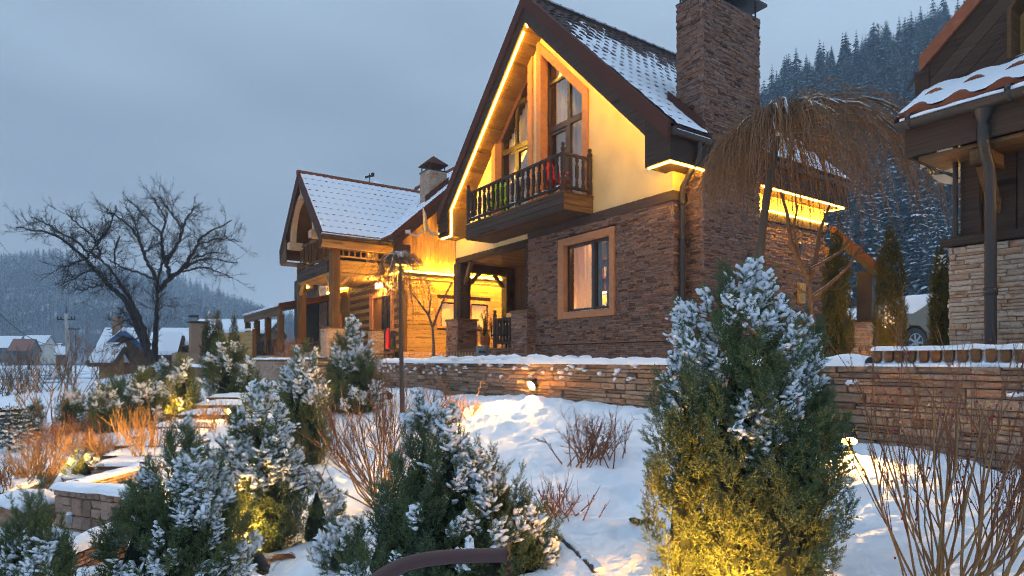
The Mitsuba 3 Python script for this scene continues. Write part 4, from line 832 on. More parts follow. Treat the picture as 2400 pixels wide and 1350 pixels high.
for y in (20.25, 20.62): m = M(); m.blob((PX0 - .22, y, 2.62), (.07, .07, .09), 2, .05); part(DL, 'bulb', m, 'm_light', emitter=lamp((220, 128, 28), .7))
m = M(); m.beam((PX0 - .2, 20.2, 2.75), (PX0 - .2, 20.67, 2.75), .03, .03); m.beam((PX0, 20.43, 2.7), (PX0 - .2, 20.43, 2.75), .03, .03); part(DL, 'bracket', m, 'm_black')
# piers and balustrade of the ground floor, steps with striped brick risers
HG = H2 + '__terrace'; labels[HG] = {'label': 'raised front terrace with stone piers and dark balusters'}
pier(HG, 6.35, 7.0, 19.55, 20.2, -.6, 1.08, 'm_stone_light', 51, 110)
HG2 = H2 + '__far_pier'; pier(HG2, 6.35, 6.9, 23.3, 23.9, -.6, .66, 'm_stone_light', 53, 40)
HG3 = H2 + '__door_pier'; pier(HG3, 7.75, 8.15, 19.3, 19.62, -.1, 1.02, 'm_stone_light', 55, 40)
m = M(); m.box(6.55, 8.7, 19.65, 24, -.2, .30); part(HG, 'floor', m, 'm_stone_light')
m = M(); m.box(6.62, 6.68, 20.2, 23.3, .62, .67); m.box(6.62, 6.68, 20.2, 23.3, .08, .12); part(HG, 'rail', m, 'm_dark_y')
for k in range(18): m = M(); y = 20.33 + k * .168; baluster(m, (6.65, y, .1), .54, .036, 6); part(HG, 'baluster', m, 'm_dark_z')
HS_ = H2 + '__steps'
for k in range(2):
    y0 = 19.0 + .3 * k; m = M(); m.cbox(6.75, 8.55, y0 - .03, y0 + .35, .04 + .15 * k, .08 + .15 * k, .006); part(HS_, 'tread', m, 'm_brown_x')
    for j in range(20): m = M(); x = 6.8 + j * .087; m.box(x + .002, x + .085, y0, y0 + .05, -.1 + .15 * k, .04 + .15 * k, .15 if j % 2 else .95); part(HS_, 'brick', m, 'm_brick')
m = M(); m.box(6.75, 8.55, 19.05, 19.65, -.1, .04); m.box(6.75, 8.55, 19.35, 19.65, .04, .19); part(HS_, 'step_core', m, 'm_mortar')
# far end: stone stack, small lit gable, veranda with lean-to roof
HV = H2 + '__veranda'
a = at(672, 640, 27); b = at(694, 640, 27.0)
S = veneer(HV, '', 'm_stone_light', (8.6, 27.6, .3), (0, -1, 0), (-1, 0, 0), 1.1, 3.6, (.09, .12), (.2, .45), (.01, .03), seed=61); m = M(); m.box(8.6, 9.6, 26.5, 27.6, -.1, 4.2); part(HV, 'stack_core', m, 'm_mortar'); lay_stones(HV, 'stack_stone', S, 30)
m = M(); m.box(8.62, 8.8, 23.9, 26.5, -.1, 4.0); part(HV, 'back_wall', m, 'm_honey_y')
m = M(); m.cbox(8.3, 8.55, 28.2, 29.0, 3.25, 4.6, .02); part(HV, 'gable_end', m, 'm_brown_y')
strip(HV, [(8.28, 28.35, 4.4), (8.28, 28.6, 3.4)], w=.035, k=.9); strip(HV, [(8.28, 28.6, 3.32), (8.28, 28.1, 3.32)], w=.03, k=.9); strip(HV, [(8.55, 23.95, 2.9), (8.55, 26.4, 2.9)], w=.03, k=.9)
m = M(); vx0, vx1, vy0, vy1 = 6.0, 8.62, 24.2, 30.5
m.hexa([(vx0, vy0, 1.95), (vx1, vy0, 2.55), (vx1, vy1, 2.55), (vx0, vy1, 1.95), (vx0, vy0, 2.05), (vx1, vy0, 2.65), (vx1, vy1, 2.65), (vx0, vy1, 2.05)]); part(HV, 'roof', m, 'm_brown_y')
m = M(); m.hexa([(vx0, vy0 - .06, 1.98), (vx1, vy0 - .06, 2.58), (vx1, vy0 - .0, 2.58), (vx0, vy0 - .0, 1.98), (vx0, vy0 - .06, 2.16), (vx1, vy0 - .06, 2.76), (vx1, vy0 - .0, 2.76), (vx0, vy0 - .0, 2.16)]); part(HV, 'verge_trim', m, 'm_verge')
m = M(); m.hexa([(vx0 - .03, vy0, 2.06), (vx1, vy0, 2.66), (vx1, vy1, 2.66), (vx0 - .03, vy1, 2.06), (vx0 - .03, vy0, 2.13), (vx1, vy0, 2.73), (vx1, vy1, 2.73), (vx0 - .03, vy1, 2.13)]); part(HV, 'roof_snow', m, 'm_snow')
m = M(); m.cbox(vx0 + .02, vx0 + .14, vy0, vy1, 1.74, 1.95, .01); part(HV, 'eave_beam', m, 'm_brown_y')
for y in (24.4, 26.4, 28.4, 30.2): m = M(); m.cbox(vx0 + .02, vx0 + .24, y - .11, y + .11, .3, 1.74, .01); part(HV, 'post', m, 'm_brown_z')
m = M(); m.box(vx0 + .02, 8.6, 24, 30.4, -.6, .2); part(HV, 'floor', m, 'm_stone_light')
for y0, y1 in ((24.55, 26.25), (26.55, 28.25), (28.55, 30.1)):
    m = M(); m.box(vx0 + .08, vx0 + .14, y0, y1, .78, .83); part(HV, 'rail', m, 'm_dark_y')
    for k in range(9): m = M(); baluster(m, (vx0 + .11, y0 + (k + .5) * (y1 - y0) / 9, .2), .6, .035, 5); part(HV, 'baluster', m, 'm_dark_z')
m = M(); m.box(8.5, 8.6, 24.6, 25.4, .9, 1.9); part(HV, 'window_frame', m, 'm_surround'); m = M(); m.box(8.48, 8.52, 24.72, 25.28, .95, 1.8); part(HV, 'window_pane', m, 'm_black')
# ---------------------------------------------------------------- the neighbouring house at the right edge
H3 = thing('dark_timber_house', 'dark brown timber house over pale stone with snowy eave and black downpipe', 'house')
nx, ny = 6.45, 2.36                                    # stone wall plane and its far corner
m = M(); m.box(nx + .03, 12, -6, ny - .03, -.15, 1.04); part(H3, 'stone_core', m, 'm_mortar')
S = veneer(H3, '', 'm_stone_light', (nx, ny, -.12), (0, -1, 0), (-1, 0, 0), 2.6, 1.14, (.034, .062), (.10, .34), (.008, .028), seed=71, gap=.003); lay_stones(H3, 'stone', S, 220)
S2 = veneer(H3, '', 'm_stone_light', (nx + .02, ny, -.12), (1, 0, 0), (0, 1, 0), .6, 1.14, (.034, .062), (.10, .34), (.008, .028), seed=72); lay_stones(H3, 'corner_stone', S2, 0)
for k in range(4): m = M(); m.cbox(nx - .06, nx + .2, ny + .05 - .62 * (k + 1), ny + .045 - .62 * k, 1.03, 1.10, .008); part(H3, 'ledge_slab', m, 'm_dark_y')
ux = 6.62
m = M(); m.box(ux, ux + .1, -6, 2.25, 1.10, 2.5); part(H3, 'timber_wall', m, 'm_dark_z')
for k in range(16): m = M(); y = 2.24 - .163 * (k + 1); m.cbox(ux - .02, ux + .02, y + .003, y + .158, 1.10, 2.3, .006); part(H3, 'wall_board', m, 'm_dark_z')
m = M(); m.cbox(ux - .06, ux + .1, 2.16, 2.32, 1.10, 2.2, .012); part(H3, 'corner_post', m, 'm_dark_z')
m = M(); m.cbox(ux - .05, ux + .02, 1.40, 1.52, 1.1, 2.0, .01); part(H3, 'door_frame', m, 'm_honey_z')
# eave: gutter, fascia, soffit, bracket
gx, gz3, gye = 6.05, 2.13, 2.62
k = 10; an = np.linspace(-math.pi, 0, k); m = M()
v = np.vstack([np.c_[gx + .065 * np.cos(an), np.full(k, y), gz3 + .065 * np.sin(an)] for y in (gye, -4)]); a = np.arange(k - 1); m.add(v, np.stack([a, a + 1, a + k + 1, a + k], 1), .5); m.lathe([(.067, 0), (.067, .006)], (gx, gye, gz3), 14, axis=(0, 1, 0))
for y in (2.5, 1.78, .9): m.lathe([(.071, 0), (.071, .035)], (gx, y, gz3), 14, axis=(0, 1, 0))
part(H3, 'gutter', m, 'm_metal_dark', True)
m = M(); m.cbox(gx + .07, gx + .11, -4, 2.60, 1.84, 2.12, .008); part(H3, 'fascia', m, 'm_dark_y')
m = M(); m.cbox(gx + .11, ux + .1, 2.56, 2.60, 1.84, 2.2, .006); part(H3, 'fascia', m, 'm_dark_x')
m = M()
for k in range(5): m.box(gx + .12 + k * .105, gx + .22 + k * .105, -4, 2.5, 1.80, 1.83)
part(H3, 'soffit_boards', m, 'm_brown_y')
m = M(); m.cbox(gx + .14, ux, 2.0, 2.12, 1.66, 1.80, .01); part(H3, 'bracket', m, 'm_brown_x')
m = M(); m.beam((gx + .25, 2.06, 1.68), (ux, 2.06, 1.32), .09, .08, up=(0, 1, 0)); part(H3, 'brace', m, 'm_brown_x')
# canopy tiles and snow
O3 = np.array([6.75, -2.0, 2.62]); e = nrm((-.7, 0, -.45)); L3 = .80
tile_slope(H3, O3, np.array([0, 1.0, 0]), e, 4.62, L3, 15, 2, 'm_tile_red', 60, lambda s, t: .012 + .014 * (meshkit.fbm(np.stack([s * 2, t * 2, 0 * s], -1), 3, 28) - .4), 16, None, amp=.05, step=.03)
m = M(); nzv = nrm(np.cross((0, 1, 0), e)); nzv = nzv * np.sign(nzv[2]); Q = lambda s, y, o: O3 * [1, 0, 1] + np.array([0, y, 0]) + e * s - nzv * o
m.hexa([Q(0, -4, .05), Q(L3 - .02, -4, .05), Q(L3 - .02, 2.6, .05), Q(0, 2.6, .05), Q(0, -4, .015), Q(L3 - .02, -4, .015), Q(L3 - .02, 2.6, .015), Q(0, 2.6, .015)]); part(H3, 'canopy_deck', m, 'm_tile_red')
snow_cap(H3, [(gx + .015, 2.59, gz3 + .015), (gx + .015, -2, gz3 + .015)], .13, .045, 8, name='gutter_snow', bump=.2)
# upper gable
gxp = 6.60; GZ = lambda y: 2.90 + (2.65 - y) * .92; ZB = lambda y: 2.50
m = M(); gq = lambda x, y, o: np.array([x, y, GZ(y) - o])
m.hexa([gq(gxp - .03, 2.66, .13), gq(gxp + .3, 2.66, .13), gq(gxp + .3, -1, .13), gq(gxp - .03, -1, .13), gq(gxp - .03, 2.66, -.02), gq(gxp + .3, 2.66, -.02), gq(gxp + .3, -1, -.02), gq(gxp - .03, -1, -.02)]); part(H3, 'verge_trim', m, 'm_tile_red')
pl = Polygon([(2.63, 2.50), (2.63, GZ(2.63) - .14), (-1, GZ(-1) - .14), (-1, 2.50)]).difference(Polygon([(1.98, 2.62), (1.98, 3.05), (1.80, 3.3), (.6, 4.4), (.6, 2.62)]))
# boards parallel to the verge
for k in range(9):
    o0, o1 = .14 + k * .165, .14 + (k + 1) * .165 - .006
    band = Polygon([(3, GZ(3) - o1), (3, GZ(3) - o0), (-2, GZ(-2) - o0), (-2, GZ(-2) - o1)]).intersection(pl)
    for g in getattr(band, 'geoms', [band]):
        if g.is_empty or g.geom_type != 'Polygon' or g.area < .002: continue
        m = M(); m.prism(list(g.exterior.coords)[:-1], lambda p, t: (t, p[0], p[1]), gxp, gxp + .05 + .003 * (k % 2)); part(H3, 'gable_board', m, 'm_dark_y')
m = M(); m.cbox(gxp - .01, gxp + .5, -1, 2.64, 2.455, 2.50, .006); part(H3, 'gable_sill', m, 'm_brown_y')
m = M(); m.cbox(gxp - .012, gxp + .05, 2.58, 2.645, 2.5, 2.80, .006); part(H3, 'gable_corner', m, 'm_dark_z')
WN = H3 + '__gable_window'
m = M()
for a, b in (((1.98, 2.62), (1.98, 3.05)), ((1.98, 3.05), (1.80, 3.3)), ((1.80, 3.3), (.6, 4.4))):
    m.hexa([(gxp - .005, *a), (gxp + .32, *a), (gxp + .32, *b), (gxp - .005, *b), (gxp - .005, a[0] - .03, a[1]), (gxp + .32, a[0] - .03, a[1]), (gxp + .32, b[0] - .03, b[1]), (gxp - .005, b[0] - .03, b[1])])
part(WN, 'reveal', m, 'm_brown_x')
m = M(); m.box(gxp + .22, gxp + .29, 1.88, 1.95, 2.62, 3.3); m.box(gxp + .22, gxp + .29, 1.62, 1.68, 2.62, 3.6); m.box(gxp + .22, gxp + .29, .6, 1.88, 2.62, 2.74); m.beam((gxp + .25, 1.95, 3.03), (gxp + .25, 1.75, 3.28), .06, .06, up=(1, 0, 0)); m.beam((gxp + .25, 1.76, 3.28), (gxp + .25, .6, 4.33), .06, .06, up=(1, 0, 0)); part(WN, 'frame', m, 'm_honey_z')
m = M(); m.add([(gxp + .26, 1.95, 2.7), (gxp + .26, .6, 2.7), (gxp + .26, .6, 4.3), (gxp + .26, 1.75, 3.3)], [[0, 1, 2, 3]], .5); part(WN, 'pane', m, 'm_glass')
m = M(); m.box(gxp + .5, gxp + .55, -1, 2.2, 2.5, 4.6); part(H3, 'gable_backing', m, 'm_brown_z')
m = M(); m.beam((gxp - .03, 2.66, 2.76), (gxp + .35, 2.80, 2.70), .08, .03); m.beam((gxp - .03, 2.70, 2.72), (gxp - .03, 2.76, 2.62), .02, .02); part(H3, 'upper_gutter_end', m, 'm_metal_dark')
# downpipe with funnel
m = M(); pxp, pyp = 6.26, 1.98; m.lathe([(.02, -.30), (.045, -.22), (.048, -.16), (.052, -.10), (.04, -.06), (.10, .10), (.11, .12)], (gx + .05, 1.99, 2.02), 6)
m.tube([(gx + .05, 1.99, 1.83), (gx + .08, 1.99, 1.74), (gx + .16, 1.985, 1.62), (gx + .19, 1.985, 1.5), (gx + .19, 1.985, -.1)], .043, 14); m.lathe([(.050, 0), (.050, .06)], (gx + .19, 1.985, .55), 14)
part(H3, 'downpipe', m, 'm_metal_dark', True)
m = M(); m.tube([(ux - .10, 2.34, 2.0), (ux - .10, 2.34, 1.12)], .022, 8); part(H3, 'cable_conduit', m, 'm_metal_dark')
for lab, x, y in (('small porch lamp of the dark timber house, just past the right edge', ux - .12, .75), ('small wall lamp round the corner of the dark timber house', ux + .45, 2.42)):
    k = thing('porch_lamp', lab, 'lamp'); m = M(); m.blob((x, y, 1.62), (.04, .04, .07), 2, .03); part(k, 'bulb', m, 'm_light', emitter=lamp((130, 72, 9) if y < 1 else (38, 22, 3), .5)); m = M(); m.box(x - .03, x + .06, y - .02, y + .02, 1.72, 1.75); part(k, 'bracket', m, 'm_black')
# satellite dish beside it
SD = thing('satellite_dish', 'pale satellite dish with three receivers on the dark timber house', 'satellite dish')
c = at(2236, 380, 6.4); fw = nrm(at(2180, 372, 5.6) - c); m = M(); m.lathe([(.001, -.02), (.10, -.016), (.17, -.004), (.215, .012), (.22, .012), (.215, .004), (.1, -.026), (.001, -.03)], c, 24, axis=fw); part(SD, 'reflector', m, 'm_dish', True)
scene['m_dish'] = two({'type': 'principled', 'base_color': rgb((0.42, 0.42, 0.42)), 'roughness': 0.45})
m = M(); arm = at(2195, 400, 6.1); m.tube([c + np.array([0, 0, -.16]), at(2230, 408, 6.3), arm, at(2178, 392, 6.05)], .012, 6); m.tube([c, c - fw * .2, at(2285, 385, 6.6)], .02, 6); part(SD, 'arm', m, 'm_black')
for (px, py) in ((2166, 384), (2180, 378), (2196, 366)):
    q = at(px, py, 6.05); m = M(); m.lathe([(.028, -.045), (.03, .0), (.034, .004), (.034, .035), (.02, .045)], q, 10, axis=(fw * -1 + np.array([0, 0, .3]))); part(SD, 'receiver', m, 'm_dish')
m = M()
for k in range(3): m.tube([at(2170 + 10 * k, 395, 6.05), at(2180 + 8 * k, 408, 6.1), at(2215, 406, 6.2), at(2240, 418, 6.35), at(2268, 416, 6.5)], .008, 5)
part(SD, 'cable', m, 'm_black')
# ---------------------------------------------------------------- retaining walls and garden steps
def snow_bits(parent, stones_pts, nd, n, seed, zmin=-9):
    """little drifts caught on the ledges of the stones"""
    R = np.random.default_rng(seed); m = M(); ok = [c for c in stones_pts if c[2] > zmin]
    for i in R.choice(len(ok), min(n, len(ok)), replace=False):
        c = ok[i] + np.asarray(nd) * .008 + np.array([0, 0, .022]); l = R.uniform(.015, .11) * R.uniform(.4, 1); along = np.cross(nd, [0, 0, 1])
        for k in range(4): m.blob(c + along * R.uniform(-l, l) - np.array([0, 0, R.uniform(0, .03) * (k > 1)]), np.abs(along) * l * R.uniform(.2, .8) + np.abs(np.asarray(nd)) * .02 + np.array([.006, .006, R.uniform(.006, .024)]), 1, .5, seed=i + k)
    if m.n: part(parent, 'ledge_snow', m, 'm_snow_soft', True, kind='stuff')
RWL = thing('retaining_wall', 'long stacked stone retaining wall topped with snow, in front of the houses', 'wall')
ZT = -.045
m = M(); m.box(XW + .02, XW + .3, -3, YJ, -1.6, ZT); part(RWL, 'core', m, 'm_mortar')
ST = veneer(RWL, '', 'm_stone_wall', (XW, YJ, -1.15), (0, -1, 0), (-1, 0, 0), YJ - .6, ZT + 1.15, (.045, .085), (.14, .46), (.012, .06), seed=81, gap=.006)
ST = [s for s in ST if s[4][2] > gz(s[4][0] - .1, s[4][1]) - .10]
lay_stones(RWL, 'stone', ST, 300)
snow_bits(RWL, [s[4] for s in ST if s[4][1] > 4.8], (-1, 0, 0), 60, 5, -.28); snow_bits(RWL, [s[4] for s in ST if s[4][1] < 4.8], (-1, 0, 0), 16, 6, -.35)
snow_cap(RWL, [(XW + .1, YJ + .1, ZT), (XW + .1, 6, ZT), (XW + .1, 2.66, ZT)], .36, .085, 3)
snow_cap(RWL, [(XW + .02, 2.68, ZT), (XW + .02, .3, ZT)], .10, .028, 4)
m = M()
for k in range(70):
    y = rng.normal(8.9, 1.3); m.blob((XW + .12 + rng.normal(0, .06), y, ZT + .07), (rng.uniform(.04, .14), rng.uniform(.05, .16), rng.uniform(.02, .075)), 1, .4, seed=k)
part(RWL, 'snow_heap', m, 'm_snow_soft', True, kind='stuff')
# wall of the left terrace, standing further out
TWL = thing('terrace_wall', 'warm lit stone terrace wall below the timber house, half hidden by junipers', 'wall')
m = M(); m.box(XL + .02, XL + .3, YJ, YE, -1.4, -.02); m.box(XL + .02, XW + .2, YJ - .02, YJ + .25, -1.4, -.02); part(TWL, 'core', m, 'm_mortar')
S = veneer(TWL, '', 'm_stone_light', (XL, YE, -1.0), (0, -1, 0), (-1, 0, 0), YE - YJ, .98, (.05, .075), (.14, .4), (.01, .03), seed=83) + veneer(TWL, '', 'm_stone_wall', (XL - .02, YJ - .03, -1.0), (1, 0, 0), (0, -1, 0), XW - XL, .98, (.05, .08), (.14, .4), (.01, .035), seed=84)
S = [s for s in S if s[4][2] > gz(s[4][0] - .1, s[4][1] - .1) - .08]; lay_stones(TWL, 'stone', S, 150)
m = M(); m.cbox(XL - .05, XL + .35, YJ - .06, YE, -.02, .03, .01); part(TWL, 'coping', m, 'm_brown_y')
snow_cap(TWL, [(XL + .13, YE, .03), (XL + .13, YJ, .03)], .34, .05, 5)
fw_ = M(); cpt = at(465, 870, 18.5); q2 = at(440, 868, 21); S = veneer('x', '', 'm_stone_house', at(448, 872, 20.0) * [1, 1, 0] + [0, 0, -1.1], nrm(at(492, 872, 18.0)[:2].tolist() + [0] - np.array(at(448, 872, 20.0)[:2].tolist() + [0])), nrm(np.cross(nrm(at(492, 872, 18.0)[:2].tolist() + [0] - np.array(at(448, 872, 20.0)[:2].tolist() + [0])), (0, 0, 1))), 2.3, .92, (.07, .1), (.2, .45), (.01, .03), seed=86)
FWL = thing('low_stone_wall', 'low dark stone wall with snow on top, behind the junipers left of the terrace', 'wall'); lay_stones(FWL, 'stone', S, 60)
p0, p1 = at(440, 845, 20.3), at(496, 845, 17.9); p0[2] = p1[2] = -.2; m = M(); m.beam(p0 + [.12, .1, -.45], p1 + [.12, .1, -.45], .22, .9); part(FWL, 'core', m, 'm_mortar'); snow_cap(FWL, [p0 + [.1, .1, .0], p1 + [.1, .1, .0]], .34, .08, 6)
# stone planter at the lower left: three low walls round a bed
PLW = thing('planter_wall', 'low stone planter walls with thick snow on top at the lower left', 'wall')
def low_wall(parent, a, b, h, bsdf, rows, lens, seed, capw=.26, caph=.06, keep=80, deep=(.01, .03), depth=2.0):
    a, b = np.asarray(a, float), np.asarray(b, float); top0 = a[2]; L = np.linalg.norm((b - a)[:2]); ud = nrm([b[0] - a[0], b[1] - a[1], 0]); nd = np.cross(ud, (0, 0, 1))
    if nd @ np.array([-SA, -CA, 0]) < 0: nd = -nd
    m = M(); c0 = np.array([a[0], a[1], 0]) - nd * .12; c1 = np.array([b[0], b[1], 0]) - nd * .12
    m.hexa([c0 + nd * .1 + [0, 0, a[2] - depth], c1 + nd * .1 + [0, 0, b[2] - depth], c1 - nd * .1 + [0, 0, b[2] - depth], c0 - nd * .1 + [0, 0, a[2] - depth], c0 + nd * .1 + [0, 0, a[2]], c1 + nd * .1 + [0, 0, b[2]], c1 - nd * .1 + [0, 0, b[2]], c0 - nd * .1 + [0, 0, a[2]]]); part(parent, 'core', m, 'm_mortar')
    S = veneer(parent, '', bsdf, (a[0], a[1], 0), ud, nd, L, h, rows, lens, deep, seed=seed, gap=.008)
    out = []
    for (bs, v, F, t, c) in S:       # follow the slope of the top
        k = (v - np.array([a[0], a[1], 0])) @ ud / max(L, 1e-6); dz = a[2] + (b[2] - a[2]) * k - h; v = v + np.c_[0 * dz, 0 * dz, dz]; out.append((bs, v, F, t, v.mean(0)))
    lay_stones(parent, 'stone', out, keep)
    snow_cap(parent, [a - nd * .09, b - nd * .09], capw, caph, seed)
k0, k1 = at(130, 1142, 6.6), at(335, 1165, 6.0)
proc_mat('m_stone_planter', stone_fn([(0.18, 0.11, 0.08), (0.27, 0.17, 0.125), (0.35, 0.235, 0.175), (0.30, 0.175, 0.125), (0.38, 0.27, 0.2)], .6), 0.85, stone_bump, 0.008)
low_wall(PLW, k0, k1, .68, 'm_stone_planter', (.07, .20), (.08, .22), 91, .3, .06)
low_wall(PLW, at(190, 1132, 7.2), at(345, 1095, 8.4), .5, 'm_stone_wall', (.04, .06), (.14, .35), 92, .24, .05)
PL2 = thing('lower_planter_wall', 'short stone wall with rounded snow below the planter at the lower left', 'wall')
low_wall(PL2, at(165, 1298, 5.0), at(300, 1240, 5.5), .42, 'm_stone_house', (.03, .055), (.10, .3), 93, .24, .07)
# garden steps climbing to the terrace
GS = thing('garden_steps', 'flight of snowy stone garden steps curving up between the junipers', 'steps')
for (px, py, d, w) in STEPS:
    c = at(px, py, d); ax = nrm([CA, -SA, 0]); dd = nrm([SA, CA, 0]); q = lambda a, b, z: c + ax * a + dd * b + np.array([0, 0, z])
    m = M(); m.hexa([q(-w * .42, -.2, -.35), q(w * .55, -.2, -.35), q(w * .55, .5, -.35), q(-w * .42, .5, -.35), q(-w * .42, -.2, -.02), q(w * .55, -.2, -.02), q(w * .55, .5, -.02), q(-w * .42, .5, -.02)]); part(GS, 'step', m, 'm_stone_planter')
    m = M(); m.hexa([q(-w * .45, -.24, -.02), q(w * .58, -.24, -.02), q(w * .58, .55, -.02), q(-w * .45, .55, -.02), q(-w * .45, -.24, .02), q(w * .58, -.24, .02), q(w * .58, .55, .02), q(-w * .45, .55, .02)]); part(GS, 'tread', m, 'm_brown_x')
    m = M(); n = 9; gx_, gy_ = np.meshgrid(np.linspace(-w * .44, w * .57, n), np.linspace(-.23, .56, n)); hh = .055 + .03 * meshkit.noise(np.stack([gx_ * 4, gy_ * 4, 0 * gx_ + px], -1)); edge = np.minimum.reduce([(gx_ + w * .44) / .08, (w * .57 - gx_) / .08, (gy_ + .23) / .08]); hh = .02 + (hh) * np.clip(edge, 0, 1) ** .5
    v = c + ax * gx_[..., None] + dd * gy_[..., None] + np.array([0, 0, 1.0]) * hh[..., None]; I, J = np.meshgrid(np.arange(n - 1), np.arange(n - 1), indexing='ij'); m.add(v.reshape(-1, 3), np.stack([I * n + J, I * n + J + 1, (I + 1) * n + J + 1, (I + 1) * n + J], -1).reshape(-1, 4), .5); part(GS, 'tread_snow', m, 'm_snow', True)
# log-like edging on the right-hand end of the wall
LG = thing('log_edging', 'row of short rounded wooden block ends under snow on the stone wall', 'edging')
ly0, ly1, n = 2.60, .26, 27
for k in range(n):
    y = ly0 + (ly1 - ly0) * k / (n - 1) + rng.normal(0, .004); m = M(); w = .031; an = np.linspace(0, -math.pi, 7)
    poly = [(y - w, .090), (y + w, .090)] + [(y + w * math.cos(a), .026 + .042 * math.sin(a)) for a in an]
    m.prism(poly, lambda p, t: (t, p[0], p[1]), XW + .005, XW + .42); part(LG, 'block', m, 'm_brown_x')
m = M(); m.box(XW + .05, XW + .42, ly1, ly0, -.044, .085); part(LG, 'backing', m, 'm_snow')
snow_cap(LG, [(XW + .20, ly0 + .05, .088), (XW + .20, ly1, .088)], .42, .04, 9, bump=.25, step=.03)
m = M()
for k in range(n - 1):
    y = ly0 + (ly1 - ly0) * (k + .5) / (n - 1); m.blob((XW + .045, y, -.025), (.04, .02, .03), 1, .2, seed=k)
part(LG, 'gap_snow', m, 'm_snow_soft', True, kind='stuff')
# ---------------------------------------------------------------- hills, forests, village
def hill(key, label, pts, d0, d1, zb, seed, rough, nx=220, ny=60):
    """a ridge rising from depth d0 to d1; pts: skyline (px, py) as seen at d1"""
    pxs = np.linspace(pts[0][0], pts[-1][0], nx); top = np.interp(pxs, [p[0] for p in pts], [p[1] for p in pts]); v = []
    for j in range(ny):
        g = j / (ny - 1); d = d0 + (d1 - d0) * g; a = (pxs - 1200) / FPX * d; zt = (HOR - top) / FPX * d1
        prof = g ** 0.9 if zb < 0 else g
        z = zb + (zt - zb) * prof
        x, y = SA * d + CA * a, CA * d - SA * a
        z = z + rough * (meshkit.fbm(np.stack([x / 60, y / 60, 0 * x], -1), 4, seed) - .5) * math.sin(math.pi * min(g, .5) )
        v.append(np.stack([x, y, z], -1))
    back = v[-1] + np.array([SA, CA, 0]) * 300; back[:, 2] = -3.2; v.append(back); v = np.array(v)
    n = nx; I, J = np.meshgrid(np.arange(len(v) - 1), np.arange(nx - 1), indexing='ij'); f = np.stack([I * n + J, I * n + J + 1, (I + 1) * n + J + 1, (I + 1) * n + J], -1).reshape(-1, 4)
    scene[key] = mikit.ply((v.reshape(-1, 3), f), 'm_hill', True); tag(key, label, None, None, 'structure'); return v
proc_mat('m_hill', lambda p, n, uv: mix((0.40, 0.42, 0.46), (0.07, 0.07, 0.07), smoothstep(.22, .50, fbm(p.x / 16, p.y / 16, p.z / 16, 4))), 0.9, spec=0.05)
HL = hill('wooded_hill', 'hazy blue wooded hillside across the valley', [(-700, 560), (-300, 575), (0, 622), (60, 617), (150, 620), (300, 655), (400, 668), (480, 686), (540, 712), (600, 735), (680, 760), (800, 785), (1000, 800)], 330, 640, -2.4, 3, 14)
HR_ = hill('spruce_hill', 'steep hillside covered in snowy spruces behind the houses', [(1450, 560), (1560, 470), (1700, 330), (1785, 250), (1900, 195), (2050, 140), (2150, 105), (2240, 75), (2400, 25), (2600, -40)], 85, 260, 2.0, 5, 9)
# tree kinds as shape groups
def spruce_mesh(seed, levels, per, snow=True, droop=.35):
    R = np.random.default_rng(seed); g, s = M(), M(); H = 1.0
    g.tube([(0, 0, 0), (0, 0, .97)], [.014, .003], 4, .2)
    for i in range(levels):
        t = (i + .3) / levels; z = .10 + .88 * t; rad = .20 * (1 - t) ** .85 * R.uniform(.8, 1.15) + .012; n = max(4, int(per * (1 - .5 * t)))
        for k in range(n):
            a = 2 * math.pi * (k + R.random()) / n + i; l = rad * R.uniform(.65, 1.2); d = np.array([math.cos(a), math.sin(a), 0]); sd = np.array([-d[1], d[0], 0]); w = l * R.uniform(.22, .36); dz = -droop * l * R.uniform(.6, 1.3)
            b = np.array([0, 0, z]); mid = b + d * l * .55 + [0, 0, dz * .35]; tip = b + d * l + [0, 0, dz]
            g.add([b + [0, 0, .01], mid - sd * w - [0, 0, .02 * l], tip, mid + sd * w - [0, 0, .02 * l], mid + [0, 0, .06 * l]], [[0, 1, 4], [1, 2, 4], [2, 3, 4], [3, 0, 4]], R.uniform(0, 1))
            if snow and R.random() < .48:
                o = np.array([0, 0, .035 * l + .002]); sc = R.uniform(.5, .85)
                m2 = mid + (R.uniform(-.2, .2) * sd * w); s.add([b * .3 + mid * .7 + o, m2 - sd * w * sc + o, tip * .9 + mid * .1 + o, m2 + sd * w * sc + o, m2 + o * 2.2], [[0, 1, 4], [1, 2, 4], [2, 3, 4], [3, 0, 4]], .5)
    return g, s
def bare_mesh(seed, n=40):
    R = np.random.default_rng(seed); g = M(); g.tube([(0, 0, 0), (R.uniform(-.01, .01), 0, .5), (0, R.uniform(-.02, .02), .98)], [.016, .011, .002], 3, .3)
    for k in range(n):
        z = .28 + .68 * (k + R.random()) / n; a = R.uniform(0, 6.28); l = .20 * (1.05 - z) ** .6 * R.uniform(.6, 1.2); d = np.array([math.cos(a), math.sin(a), R.uniform(.8, 1.8)]); d /= np.linalg.norm(d); b = np.array([0, 0, z]); e = b + d * l * 1.3; sd = nrm(np.cross(d, [0.3, 0.2, 1])) * .010
        g.add([b - sd, b + sd, e], [[0, 1, 2]], R.random())
        for q in range(2): m2 = b + (e - b) * R.uniform(.3, .8); e2 = m2 + (d + R.normal(0, .6, 3)) * l * .5; g.add([m2 - sd * .6, m2 + sd * .6, e2], [[0, 1, 2]], R.random())
    return g
def group(name, **shapes):
    scene[name] = {'type': 'shapegroup', **shapes}
def shp(m, b, smooth=False): v, f, t = m.data(); return mikit.ply((v, f), b, smooth, uv=t)
for k in range(4): g, s = spruce_mesh(100 + k, 15, 12); group(f'spruce_kind_{k}', branches=shp(g, 'm_spruce'), snow=shp(s, 'm_snow_soft'))
